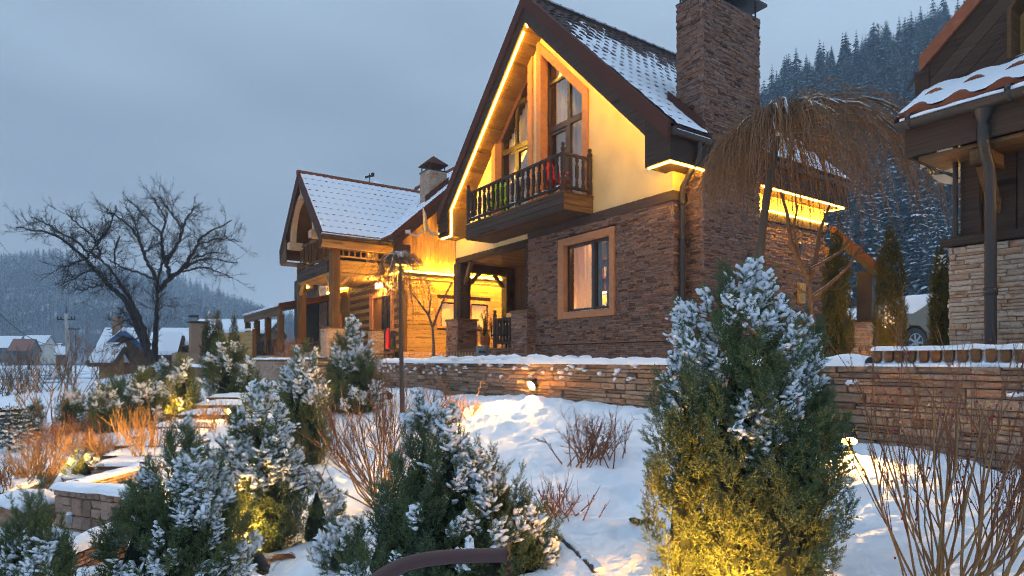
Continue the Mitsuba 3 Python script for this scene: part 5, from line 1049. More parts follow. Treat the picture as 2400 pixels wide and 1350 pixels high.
for k in range(3): g, s = spruce_mesh(200 + k, 22, 18); group(f'near_spruce_kind_{k}', branches=shp(g, 'm_spruce'), snow=shp(s, 'm_snow_soft'))
for k in range(4): group(f'bare_kind_{k}', twigs=shp(bare_mesh(300 + k), 'm_bark'))
def inst(key, grp, p, h, rz, wide=1.0):
    scene[key] = {'type': 'instance', 'shapegroup': {'type': 'ref', 'id': grp}, 'to_world': T().translate([float(c) for c in p]).rotate([0, 0, 1], float(rz)).scale([float(h * wide), float(h * wide), float(h)])}
def hill_point(v, fx, fy):
    j = fy * (len(v) - 2); i = fx * (v.shape[1] - 1); j0, i0 = int(j), int(i); j1, i1 = min(j0 + 1, len(v) - 2), min(i0 + 1, v.shape[1] - 1); a, b = j - j0, i - i0
    return (v[j0, i0] * (1 - a) + v[j1, i0] * a) * (1 - b) + (v[j0, i1] * (1 - a) + v[j1, i1] * a) * b
R = np.random.default_rng(17); cnt = 0
RIDGE = []
for k in range(1900):                                     # the spruce forest on the right
    fx, fy = R.random(), R.random() ** .8; p = hill_point(HR_, fx, fy); px, py, d = proj(p)
    if not (1700 < px < 2460): continue
    h = R.uniform(9, 20) * R.uniform(.8, 1.1); cnt += 1
    if fy > .93 and 1760 < px < 2260 and len(RIDGE) < 36: RIDGE.append((p, h, R.uniform(0, 360))); continue
    near = d < 130
    if R.random() < .16: inst(f'spruce_forest__{cnt:03d}', f'bare_kind_{cnt % 4}', p - [0, 0, .6], h * .85, R.uniform(0, 360), R.uniform(1.2, 1.9)); continue
    inst(f'spruce_forest__{cnt:03d}', f'near_spruce_kind_{cnt % 3}' if near else f'spruce_kind_{cnt % 4}', p - [0, 0, .6], h, R.uniform(0, 360), R.uniform(.65, 1.35))
tag('spruce_forest', 'dense dark snowy spruce forest covering the hillside', 'forest', None, 'stuff')
for i, (p, h, rz) in enumerate(RIDGE):
    key = fresh('spruce_tree'); inst(key, f'spruce_kind_{i % 4}', p - [0, 0, .5], h * 1.05, rz, R.uniform(.8, 1.15)); tag(key, 'dark spruce standing out on the skyline of the right hillside', 'tree', 'spruces along the ridge')
NB = 8200                                                 # bare wood with spruces on the left hill
FX, FY = R.random(NB), R.random(NB) ** .75; HP_ = np.array([hill_point(HL, fx, fy) for fx, fy in zip(FX, FY)]); PXS, PYS, _ = proj(HP_)
OPEN = meshkit.fbm(HP_ * [1 / 90, 1 / 90, 0] + [0, 0, 5], 3, 5); CON = meshkit.fbm(HP_ * [1 / 120, 1 / 120, 0] + [0, 0, 1], 3, 9); cnt = 0
for k in range(NB):
    px, py = PXS[k], PYS[k]
    if not (-40 < px < 760) or (OPEN[k] < .33 and R.random() < .6) or (60 < px < 150 and py > 785): continue
    cnt += 1; h = R.uniform(11, 18)
    if CON[k] > (.56 if px < 480 else .42): inst(f'hill_wood__{cnt:04d}', f'spruce_kind_{cnt % 4}', HP_[k] - [0, 0, .5], h, R.uniform(0, 360), R.uniform(.7, 1.1))
    else: inst(f'hill_wood__{cnt:04d}', f'bare_kind_{cnt % 4}', HP_[k] - [0, 0, .5], h, R.uniform(0, 360), R.uniform(.9, 1.5))
tag('hill_wood', 'distant bare wood with some spruces on the blue hillside', 'forest', None, 'stuff')
# river
m = M(); rp = [at(-260, 905, 62), at(150, 905, 62), at(235, 893, 75), at(215, 880, 92), at(170, 872, 120), at(-260, 872, 120)]
for p in rp: p[2] = -2.62
m.add(rp, [[0, 1, 5], [1, 2, 3], [1, 3, 4], [1, 4, 5]], .5); scene['m_water'] = two({'type': 'principled', 'base_color': rgb((.05, .075, .10)), 'roughness': .18, 'specular': .6}); part(None, 'river', m, 'm_water'); tag('river', 'half frozen river on the valley floor', None, None, 'structure')
m = M()
for k in range(200):
    px, py = R.uniform(-60, 240), R.uniform(868, 910); d = 2.58 * FPX / (py - HOR); p = at(px, py, d); p[2] = -2.60; m.blob(p, (R.uniform(.4, 2.2), R.uniform(.4, 2.2), .09), 1, .3, seed=k)
part(None, 'river_ice', m, 'm_snow_soft', True); tag('river_ice', 'snowy ice floes and stones in the river', 'ice', None, 'stuff')
# ---- village houses
def cottage(label, px, py, d, wpx, wall_h, roof_h, ridge_deg, wall='m_brown_x', roof='m_snow_soft', depth=None, gable_c=None, chimney=False, windows=2, trim='m_dark_y', name='cottage'):
    t = thing(name, label, 'house'); c = at(px, py, d); w = wpx / FPX * d; dp = depth or w * .8; a = math.radians(ridge_deg); e1 = np.array([CA * math.cos(a) + SA * math.sin(a), -SA * math.cos(a) + CA * math.sin(a), 0]); e2 = np.array([-e1[1], e1[0], 0])
    q = lambda u, v, z: c + e1 * u + e2 * v + np.array([0, 0, z]); hw, hd = w / 2, dp / 2
    m = M(); m.hexa([q(-hw, -hd, -1.5), q(hw, -hd, -1.5), q(hw, hd, -1.5), q(-hw, hd, -1.5), q(-hw, -hd, wall_h), q(hw, -hd, wall_h), q(hw, hd, wall_h), q(-hw, hd, wall_h)])
    for s in (-1, 1): m.add([q(s * hw, -hd, wall_h), q(s * hw, hd, wall_h), q(s * hw, 0, wall_h + roof_h)], [[0, 1, 2]])
    part(t, 'wall', m, wall)
    m, tr = M(), M(); o = .35; k = roof_h / hd
    for s in (-1, 1):
        ze = wall_h - o * k; m.hexa([q(-hw - o, s * (hd + o), ze), q(hw + o, s * (hd + o), ze), q(hw + o, 0, wall_h + roof_h), q(-hw - o, 0, wall_h + roof_h), q(-hw - o, s * (hd + o), ze + .25), q(hw + o, s * (hd + o), ze + .25), q(hw + o, 0, wall_h + roof_h + .25), q(-hw - o, 0, wall_h + roof_h + .25)])
        for g in (-1, 1): tr.beam(q(g * (hw + o), s * (hd + o), ze - .05), q(g * (hw + o), 0, wall_h + roof_h - .05), .12, .28)
        tr.beam(q(-hw - o, s * (hd + o), ze - .08), q(hw + o, s * (hd + o), ze - .08), .12, .2)
    r = part(t, 'roof', m, roof); part(t, 'bargeboard', tr, trim)
    for i in range(windows):
        m = M(); u = -hw + w * (i + 1) / (windows + 1); s = -1 if (q(0, -1, 0) - c) @ np.array([SA, CA, 0]) < 0 else 1
        m.hexa([q(u - .4, s * (hd + .03), wall_h * .35), q(u + .4, s * (hd + .03), wall_h * .35), q(u + .4, s * (hd - .05), wall_h * .35), q(u - .4, s * (hd - .05), wall_h * .35), q(u - .4, s * (hd + .03), wall_h * .8), q(u + .4, s * (hd + .03), wall_h * .8), q(u + .4, s * (hd - .05), wall_h * .8), q(u - .4, s * (hd - .05), wall_h * .8)]); part(t, 'window', m, 'm_black')
    if chimney:
        m = M(); b = q(w * .2, -hd * .4, wall_h + roof_h * .4); m.box(b[0] - .3, b[0] + .3, b[1] - .3, b[1] + .3, b[2] - .5, b[2] + 1.6); part(t, 'chimney', m, 'm_brick')
    return t
cottage('snow roofed log house with a blue trimmed gable behind the bare tree', 300, 838, 40, 78, .5, 1.15, -68, trim='m_blue', depth=2.4, chimney=True)
plain('m_blue', (0.05, 0.10, 0.2), .6)
cottage('long snow roofed house left of the blue trimmed gable', 290, 825, 52, 64, .7, 1.1, 4, trim='m_verge')
PV = cottage('small open garden pavilion with a snowy hipped roof below the houses', 262, 858, 33, 30, .5, .5, 0, windows=0, depth=1.0, wall='m_honey_x', name='pavilion')
cottage('dark gabled house with a snowy roof left of the tall stone chimney', 440, 817, 38, 84, .3, .72, 12, wall='m_brown_x', depth=3.0)
cottage('low snow roofed outbuilding beside the bare tree trunk', 392, 828, 36, 40, .4, .6, 8, wall='m_brown_y')
cottage('snow roofed house with a small dormer above the garden fence', 560, 797, 40, 150, .45, .65, 6, wall='m_brown_x', depth=3.6)
SCH = thing('stone_barbecue', 'tall dark brick barbecue chimney standing behind the thujas', 'barbecue'); c = at(464, 835, 27); m = M(); m.cbox(c[0] - .32, c[0] + .32, c[1] - .3, c[1] + .3, c[2] - .6, c[2] + 1.45, .03); part(SCH, 'shaft', m, 'm_brick'); m = M(); m.cbox(c[0] - .4, c[0] + .4, c[1] - .4, c[1] + .4, c[2] + 1.45, c[2] + 1.52, .02); m.tube([c + [0, 0, 1.5], c + [0, 0, 1.75], c + [-.3, .3, 1.75]], .06, 6); part(SCH, 'cap', m, 'm_metal_dark'); m = M(); m.cbox(c[0] - .9, c[0] + .5, c[1] - .5, c[1] + 1.1, c[2] - .8, c[2] + .15, .03); part(SCH, 'base', m, 'm_brick')
for (px, py, d, w, h, r, lab, rf) in ((18, 838, 190, 60, 3.2, 3.2, 'dark cottage with a snowy roof at the far left of the village', 'm_snow_soft'), (58, 842, 165, 44, 2.6, 2.6, 'cottage with a partly bare red roof in the far village', 'm_tile_red'), (90, 838, 200, 50, 4.4, 2.6, 'pale two storey house with a snowy hipped roof in the far village', 'm_snow_soft'), (125, 842, 210, 34, 3.0, 2.2, 'small snow covered house right of the pale village house', 'm_snow_soft'), (150, 845, 185, 24, 2.2, 1.8, 'low shed with a snowy roof at the right end of the village', 'm_snow_soft')):
    cottage(lab, px, py, d, w, h, r, 6, wall='m_pale' if 'pale' in lab else 'm_brown_x', roof=rf, windows=3)
plain('m_pale', (0.5, 0.45, 0.38), .9)
# honey log fence beside the veranda
FN = thing('plank_fence', 'honey coloured horizontal plank fence left of the veranda', 'fence'); f0, f1 = at(516, 845, 24), at(592, 845, 21.5); f0[2] = f1[2] = 0
for k in range(9): m = M(); z = -.25 + k * .15; m.beam(f0 + [0, 0, z], f1 + [0, 0, z], .04, .14); part(FN, 'plank', m, 'm_honey_y')
for t in (0, .5, 1): m = M(); p = f0 + (f1 - f0) * t + np.array([.06, .04, 0]); m.box(p[0] - .06, p[0] + .06, p[1] - .06, p[1] + .06, -.6, 1.1); part(FN, 'post', m, 'm_brown_z')
m = M(); m.beam(f0 + [0, 0, 1.09], f1 + [0, 0, 1.09], .14, .06); part(FN, 'snow', m, 'm_snow_soft', kind='stuff')
# power pole and cables
PP = thing('power_pole', 'concrete power pole with cross arm and insulators by the river', 'utility pole'); b = at(166, 915, 44); b[2] = gz(b[0], b[1]) ; top = at(155, 735, 44)
m = M(); m.tube([b - [0, 0, .3], top], [.17, .10], 8); part(PP, 'shaft', m, 'm_conc'); plain('m_conc', (.40, .38, .36), .9)
ax = nrm([CA, -SA, 0]); m = M(); a0 = at(155, 749, 44); m.beam(a0 - ax * .62, a0 + ax * .62, .08, .08); m.tube([top, at(155, 718, 44)], .03, 5); a1 = at(158, 771, 44); m.beam(a1, a1 + ax * .9, .07, .09); m.tube([a1 + ax * .55, at(179, 905, 44)], .02, 4); m.beam(at(170, 906, 44), at(180, 905, 44), .03, .03); part(PP, 'cross_arm', m, 'm_black')
for o in (-.6, -.38, .38, .6): m = M(); m.lathe([(.03, 0), (.06, .04), (.03, .09), (.05, .14), (.02, .2)], a0 + ax * o + [0, 0, .04], 6); part(PP, 'insulator', m, 'm_black')
CB = thing('power_cable', 'thin sagging power cable coming in from the upper left', 'cable')
def sag(p, q, s, n=24): t = np.linspace(0, 1, n); P = p[None] * (1 - t[:, None]) + q[None] * t[:, None]; P[:, 2] -= s * 4 * t * (1 - t); return P
m = M(); m.tube(sag(at(-120, 380, 26), at(95, 655, 60), 1.0), .016, 4); part(CB, 'wire', m, 'm_black')
CB2 = thing('power_cable', 'lower sagging power cable running towards the concrete pole', 'cable'); m = M(); m.tube(sag(at(-40, 690, 30), at(152, 805, 44), .9), .022, 4); part(CB2, 'wire', m, 'm_black')
# ---- car behind the thujas
CR = thing('parked_car', 'light coloured car dusted with snow, parked behind the thujas', 'car')
o = at(2145, 803, 14.3); u = nrm([CA * .96 + SA * .28, -SA * .96 + CA * .28, 0]); w_ = nrm(np.cross((0, 0, 1), u)); w_ = w_ if w_ @ np.array([SA, CA, 0]) > 0 else -w_; q = lambda a, b, z: o + u * a + w_ * b + np.array([0, 0, z])
plain('m_car', (.20, .17, .13), .35, .2); scene['m_car_glass'] = two({'type': 'principled', 'base_color': rgb((.02, .02, .025)), 'roughness': .08, 'specular': .7})
prof = [(-.95, .02), (-.98, .25), (-.9, .48), (-.45, .62), (.0, .68), (.55, .98), (1.0, 1.18), (2.6, 1.2), (3.2, .8), (3.35, .3), (3.3, .0), (2.9, -.08), (2.45, -.08)]
for k in range(6): an = math.radians(0 + 180 * k / 5); prof.append((2.1 + .40 * math.cos(an), .0 + .40 * math.sin(an)))
prof += [(1.6, -.08), (.5, -.08)] + [(0 + .42 * math.cos(math.radians(36 * k)), .0 + .42 * math.sin(math.radians(36 * k))) for k in range(6)] + [(-.5, -.05)]
m = M(); m.prism(prof, lambda p, t: q(p[0], t, p[1]), 0, 1.7, .5); part(CR, 'body', m, 'm_car')
m = M(); m.prism([(.62, .72), (.75, .95), (1.1, 1.1), (2.5, 1.1), (2.9, .78)], lambda p, t: q(p[0], t, p[1]), -.012, .0, .5); part(CR, 'side_window', m, 'm_car_glass')
for a in (0, 2.1):
    wk = f'{CR}__wheel' + ('' if a == 0 else '_001'); m = M(); m.lathe([(.2, -.02), (.33, -.02), (.345, .04), (.345, .16), (.33, .2)], q(a, .0, 0), 28, axis=w_); part(wk, 'tyre', m, 'm_black', True)
    m = M(); m.lathe([(.02, -.02), (.06, -.025), (.06, .0)], q(a, 0, 0), 12, axis=w_); m.tube([q(a + .205 * math.cos(t), -.012, .205 * math.sin(t)) for t in np.linspace(0, 2 * math.pi, 29)], .014, 5)
    for k in range(7): t = 2 * math.pi * k / 7; p = q(a, -.012, 0); e = u * math.cos(t) + np.array([0, 0, math.sin(t)]); m.beam(p + e * .04, p + e * .205, .05, .02, up=w_)
    part(wk, 'rim', m, 'm_grey_metal')
m = M(); m.cbox(-.1, .1, -.1, .1, 0, .1, .02); v, f, t = m.data(); m = M(); m.hexa([q(-.93, .05, .36), q(-.75, -.01, .36), q(-.75, .3, .36), q(-.95, .35, .36), q(-.88, .05, .5), q(-.66, -.01, .52), q(-.66, .3, .55), q(-.88, .35, .5)]); part(CR, 'headlight', m, 'm_glassy'); plain('m_glassy', (.6, .6, .6), .1)
m = M(); n = 24; sx = np.linspace(-.9, 3.1, n); zp = np.interp(sx, [p[0] for p in prof[1:9]], [p[1] for p in prof[1:9]]); k = 9; b = np.linspace(.03, 1.67, k)
v = np.array([[q(sx[i], b[j], zp[i] + .03 + .03 * meshkit.noise(np.array([[sx[i] * 4, b[j] * 4, 0.]]))[0] - (.03 if j in (0, k - 1) else 0)) for j in range(k)] for i in range(n)]).reshape(-1, 3); I, J = np.meshgrid(np.arange(n - 1), np.arange(k - 1), indexing='ij'); m.add(v, np.stack([I * k + J, I * k + J + 1, (I + 1) * k + J + 1, (I + 1) * k + J], -1).reshape(-1, 4), .5); part(CR, 'snow', m, 'm_snow', True, kind='stuff')
SHD = cottage('low snow roofed shed behind the parked car', 2120, 838, 30, 330, 1.1, 1.0, 8, wall='m_brown_x', windows=0, name='shed')
# ---------------------------------------------------------------- evergreen shrubs with snow
def spray(seed, twigs, fine):
    """one feathery juniper spray along +z, one unit long"""
    R = np.random.default_rng(seed); V, F, Tn, n = [], [], [], 0
    def cone(b, d, l, r, tip, sides=3, base=.0):
        nonlocal n
        d = nrm(d); a = nrm(np.cross(d, [.31, .5, .8])); c = np.cross(d, a); ph = R.uniform(0, 6)
        ring = [b + d * l * .35 + r * (a * math.cos(ph + 2 * math.pi * k / sides) + c * math.sin(ph + 2 * math.pi * k / sides)) for k in range(sides)]
        V.extend([b, *ring, b + d * l]); e = n + sides + 1
        for k in range(sides): F.append([n, n + 1 + (k + 1) % sides, n + 1 + k]); F.append([n + 1 + k, n + 1 + (k + 1) % sides, e])
        Tn.extend([base * .4] + [base * .7] * sides + [tip]); n += sides + 2
    cone(np.zeros(3), np.array([0, 0, 1.0]), 1.0, .035, 1.0, 3, .4)
    for k in range(twigs):
        t = .12 + .82 * (k + R.random() * .6) / twigs; a = k * 2.4 + R.uniform(-.3, .3); b = np.array([0, 0, t]); l = .38 * (1.05 - t) ** .55 * R.uniform(.7, 1.2)
        d = nrm([math.cos(a), math.sin(a), R.uniform(.75, 1.4)]); cone(b, d, l, .028 + .012 * fine, 1.0, 3, t)
        for q in range(fine): m = b + d * l * R.uniform(.25, .7); cone(m, nrm(d + R.normal(0, .55, 3) + [0, 0, .3]), l * R.uniform(.4, .6), .026, 1.0, 3, t)
    return np.array(V), np.array(F), np.array(Tn)
def light_spray(seed, twigs=10):
    """the same shoot with three faces to a twig"""
    R = np.random.default_rng(seed); V, F, Tn = [], [], []
    for k in range(twigs + 1):
        if k == twigs: b, d, l, t, r = np.zeros(3), np.array([0, 0, 1.0]), 1.0, .4, .04
        else: t = .10 + .84 * (k + R.random() * .6) / twigs; a = k * 2.4 + R.uniform(-.3, .3); b = np.array([0, 0, t]); l = .40 * (1.05 - t) ** .55 * R.uniform(.7, 1.2); d = nrm([math.cos(a), math.sin(a), R.uniform(.75, 1.4)]); r = .046
        x = nrm(np.cross(d, [.31, .5, .8])); y = np.cross(d, x); ph = R.uniform(0, 6); n = len(V)
        V += [b + d * l * .18 + r * (x * math.cos(ph + 2.094 * j) + y * math.sin(ph + 2.094 * j)) for j in range(3)] + [b + d * l]; F += [[n, n + 1, n + 3], [n + 1, n + 2, n + 3], [n + 2, n, n + 3]]; Tn += [t * .5] * 3 + [1.0]
    return np.array(V), np.array(F), np.array(Tn)
SPR = {0: [light_spray(s) for s in range(6)], 1: [spray(s + 10, 11, 1) for s in range(5)]}
def fat_spray(seed):
    R = np.random.default_rng(seed); V, F, n = [], [], 0
    for k in range(5):
        t = .25 + .7 * k / 5; a = k * 2.4 + R.uniform(-.4, .4); b = np.array([0, 0, t * .9]); l = .30 * (1.1 - t) ** .5 * R.uniform(.7, 1.25); d = nrm([math.cos(a), math.sin(a), R.uniform(.7, 1.4)]); r = R.uniform(.055, .10)
        x = nrm(np.cross(d, [.31, .5, .8])); y = np.cross(d, x); ring = [b + d * l * .45 + r * (x * math.cos(1.571 * j) + y * math.sin(1.571 * j)) * R.uniform(.7, 1.2) for j in range(4)]
        V += [b, *ring, b + d * l]
        for j in range(4): F += [[n + 1 + j, n + 1 + (j + 1) % 4, n + 5]] + ([[n, n + 1 + (j + 1) % 4, n + 1 + j]] if j % 2 else [])
        n += 6
    return np.array(V), np.array(F), np.full(n, .5)
SNW = [fat_spray(900 + k) for k in range(5)]
def frames(d, R):
    d = d / np.linalg.norm(d, axis=1, keepdims=True); a = np.cross(d, [0.3, 0.21, 0.93]); a /= np.linalg.norm(a, axis=1, keepdims=True) + 1e-9; b = np.cross(d, a); ph = R.uniform(0, 6.28, len(d))[:, None]
    return a * np.cos(ph) + b * np.sin(ph), b * np.cos(ph) - a * np.sin(ph), d
def scatter(protos, P, D, S, tone, R, wide=1.0, dark=None):
    """copies of the prototypes with base P, direction D, length S; returns vertices, faces, uv"""
    which = R.integers(0, len(protos), len(P)); a, b, c = frames(D, R); VV, FF, TT, n = [], [], [], 0
    for w, (v, f, tn) in enumerate(protos):
        i = np.nonzero(which == w)[0]
        if not len(i): continue
        W = (P[i, None] + S[i, None, None] * (wide * v[None, :, :1] * a[i, None] + wide * v[None, :, 1:2] * b[i, None] + v[None, :, 2:] * c[i, None])).reshape(-1, 3)
        FF.append((f[None] + (np.arange(len(i)) * len(v))[:, None, None]).reshape(-1, 3) + n); n += len(W); VV.append(W)
        TT.append(np.stack([np.repeat(tone[i], len(v)), np.tile(tn, len(i))], 1))
    return np.vstack(VV), np.vstack(FF), np.vstack(TT)
def lumps(P, D, S, R, flat=.5, sub=1):
    """snow clods lying on sprays: soft lumps a little wider than high"""
    base = ICO[sub]; v0 = base.vertices; nv = len(v0); jit = R.uniform(.65, 1.3, (len(P), nv, 1)); d = D * [1, 1, .55]; d /= np.linalg.norm(d, axis=1, keepdims=True) + 1e-9
    side = np.cross(d, [0, 0, 1.0]); side /= np.linalg.norm(side, axis=1, keepdims=True) + 1e-9; up = np.cross(side, d); up = up * np.sign(up[:, 2:3] + 1e-9)
    k = S[:, None, None]; W = P[:, None] + k * jit * (v0[None, :, :1] * d[:, None] * R.uniform(.9, 2.0, (len(P), 1, 1)) + v0[None, :, 1:2] * side[:, None] * R.uniform(.75, 1.4, (len(P), 1, 1)) + v0[None, :, 2:] * up[:, None] * flat)
    f = (base.faces[None] + (np.arange(len(P)) * nv)[:, None, None]).reshape(-1, 3); return W.reshape(-1, 3), f
GOLDEN = math.pi * (3 - math.sqrt(5))
def evergreen(name, label, base, cones, n, L, fine=1, bsdf='m_juniper', snow=.5, seed=1, up=.75, cat='shrub', group_=None, warm=0.0, core=True, lump=1.0, snow_freq=3.2, tone0=.45, wide=1.0, dead=0.0, snow_top=.2, plume=2.1, per=20, slim=.30):
    """cones: list of (dx, dy, height, profile) about the base; profile: radius rows (t, r). The crown is made of plumes, each a shoot set with sprays; L is the length of a spray."""
    R = np.random.default_rng(seed); key = thing(name, label, cat, group_); cm = M(); base = np.asarray(base, float)
    area = [h * max(p[1] for p in pr) for _, _, h, pr in cones]; B, A, N, Hh = [], [], [], []
    for (dx, dy, h, pr), ar in zip(cones, area):
        k = max(8, int(n / per * ar / sum(area))); pr = np.array(pr, float); tt = np.linspace(0, 1, 200); rr = np.interp(tt, pr[:, 0], pr[:, 1]); cdf = np.cumsum(rr + .03 * rr.max()); cdf /= cdf[-1]
        t = np.interp((np.arange(k) + R.random(k)) / k, cdf, tt); r = np.interp(t, pr[:, 0], pr[:, 1]); a = np.arange(k) * GOLDEN + R.uniform(-.5, .5, k); o = np.stack([np.cos(a), np.sin(a), 0 * a], 1)
        fac = np.where(R.random(k) < .38, R.uniform(.30, .7, k), R.uniform(.70, 1.0, k)); p = np.stack([o[:, 0] * r * fac, o[:, 1] * r * fac, t * h], 1) + [dx, dy, 0]
        d = o * (1.05 - up * .8) + np.array([0, 0, 1.0]) * (up + .5 * t)[:, None] + R.normal(0, .2, (k, 3)); d /= np.linalg.norm(d, axis=1, keepdims=True)
        B.append(p + base); A.append(d); N.append(o); Hh.append(t)
        if core: tc = np.linspace(0, .93, 12); cm.lathe(np.c_[np.maximum(np.interp(tc, pr[:, 0], pr[:, 1]) * (.52 - .42 * tc), .003), tc * h * .8], base + [dx, dy, 0], 10, .3)
    B, A, N, Hh = np.vstack(B), np.vstack(A), np.vstack(N), np.concatenate(Hh); K = len(B); lp = plume * L * R.uniform(.6, 1.3, K) * (1 - .25 * Hh); lp = np.where(R.random(K) < .08, lp * 1.4, lp)
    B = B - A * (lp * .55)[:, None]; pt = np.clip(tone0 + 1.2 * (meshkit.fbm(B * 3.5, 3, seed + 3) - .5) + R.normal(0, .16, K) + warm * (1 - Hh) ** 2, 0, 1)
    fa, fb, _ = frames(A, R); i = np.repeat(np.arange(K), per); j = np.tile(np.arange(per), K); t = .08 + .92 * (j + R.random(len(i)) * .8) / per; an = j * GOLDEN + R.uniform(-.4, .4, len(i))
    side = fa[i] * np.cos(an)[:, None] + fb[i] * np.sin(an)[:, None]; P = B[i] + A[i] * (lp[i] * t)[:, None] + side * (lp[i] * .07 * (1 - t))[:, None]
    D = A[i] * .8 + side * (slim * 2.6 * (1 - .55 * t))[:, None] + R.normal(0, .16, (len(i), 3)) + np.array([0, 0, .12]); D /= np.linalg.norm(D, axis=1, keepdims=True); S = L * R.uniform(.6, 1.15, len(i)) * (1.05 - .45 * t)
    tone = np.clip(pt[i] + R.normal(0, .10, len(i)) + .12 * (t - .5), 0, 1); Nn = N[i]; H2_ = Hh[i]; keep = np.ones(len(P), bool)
    if dead > 0:
        dz = (meshkit.noise(P * 3.0, seed + 9) > 1 - dead) & (H2_ < .42); keep = ~dz
        if dz.any(): v, f, u = scatter(SPR[fine], P[dz], D[dz], S[dz] * .9, np.full(dz.sum(), .5), R, wide); Wd = M(); Wd.add(v, f, u); part(key, 'dry_sprays', Wd, 'm_twig_red')
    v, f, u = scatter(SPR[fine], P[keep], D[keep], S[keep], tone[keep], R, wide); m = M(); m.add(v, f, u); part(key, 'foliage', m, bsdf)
    if core: part(key, 'inner_branches', cm, 'm_core')
    # snow lies in ragged pads on the upper side of some plumes, their tips stay green
    mid = B + A * (lp * .6)[:, None]; cov = meshkit.fbm(mid * snow_freq + 7, 3, seed + 5) + snow_top * (Hh - .5) + R.normal(0, .018, K); onp = cov > np.quantile(cov, 1 - snow * .64)
    lit = side @ np.array([0, 0, 1.0]) * .9 + (side * Nn).sum(1) * .55 + R.normal(0, .18, len(i)); on = onp[i] & (lit > -.12) & (t > .10) & (t < .84)
    if snow > 0 and on.any():
        q = np.nonzero(on)[0]; c0 = P[q] + D[q] * (S[q] * .30)[:, None]; q2 = np.repeat(np.arange(len(q)), 3); c = c0[q2] + D[q][q2] * (S[q][q2] * R.uniform(-.25, .35, len(q2)))[:, None] + np.array([0, 0, 1.0]) * (L * .10) + R.normal(0, L * .15, (len(q2), 3)) * [1, 1, .5]
        v, f = lumps(c, D[q][q2], L * lump * R.uniform(.07, .22, len(q2)) * R.uniform(.7, 1.2, len(q2)), R, .5, 0); m = M(); m.add(v, f, .5)
        w_ = R.random(len(q)) < .5; v, f, u = scatter(SNW, P[q][w_] + np.array([0, 0, L * .10]), D[q][w_], S[q][w_] * .8, np.full(w_.sum(), .5), R, 1.0); m.add(v, f, u); part(key, 'snow', m, 'm_snow_soft', True, kind='stuff')
    return key
def px2m(px, d): return px / FPX * d
EGG = [(0, .55), (.06, .72), (.2, .92), (.38, 1.0), (.55, .92), (.7, .74), (.83, .5), (.93, .25), (1, .02)]
CONE = [(0, .75), (.08, .95), (.2, 1.0), (.4, .86), (.6, .62), (.8, .34), (.92, .15), (1, .01)]
COL = [(0, .55), (.1, .8), (.3, .9), (.6, .8), (.8, .58), (.93, .28), (1, .02)]
def prof_(P, r): return [(t, q * r) for t, q in P]
RT = nrm([CA, -SA, 0]); FW = nrm([SA, CA, 0])
def standing(cx, top, bottom, wpx, d, P, peaks=None):
    b = on_ground(cx, bottom, d); dd = SA * b[0] + CA * b[1]; zt = (HOR - top) / FPX * dd; h = zt - b[2]; r = px2m(wpx / 2, dd)
    return b, [(0, 0, h, prof_(P, r))], dd, h, r
# the large juniper in the right foreground
b = at(1738, 1395, 3.1); b[2] = gz(b[0], b[1]) - .04; hb = (HOR - 622) / FPX * 3.1 - b[2]; J = prof_([(0, .50), (.08, .62), (.2, .82), (.36, .98), (.52, 1.0), (.66, .93), (.78, .78), (.88, .58), (.95, .36), (1, .06)], .47)
sd = lambda a, f: (RT * a + FW * f)
cones = [(0, 0, hb, J)] + [(sd(a, f)[0], sd(a, f)[1], h, prof_(EGG, r)) for a, f, h, r in ((-.29, -.05, hb * .79, .20), (.27, -.05, hb * .80, .22), (.09, -.2, hb * .72, .26), (-.12, -.2, hb * .85, .19), (.18, .1, hb * .9, .19))]
evergreen('large_juniper', 'largest juniper in the right foreground, snow dusted, its foot glowing amber', b, cones, 14500, .085, 0, snow=.21, seed=1, up=.70, warm=.25, tone0=.42, dead=.27, lump=1.0, snow_freq=2.4, snow_top=.18, plume=2.3)
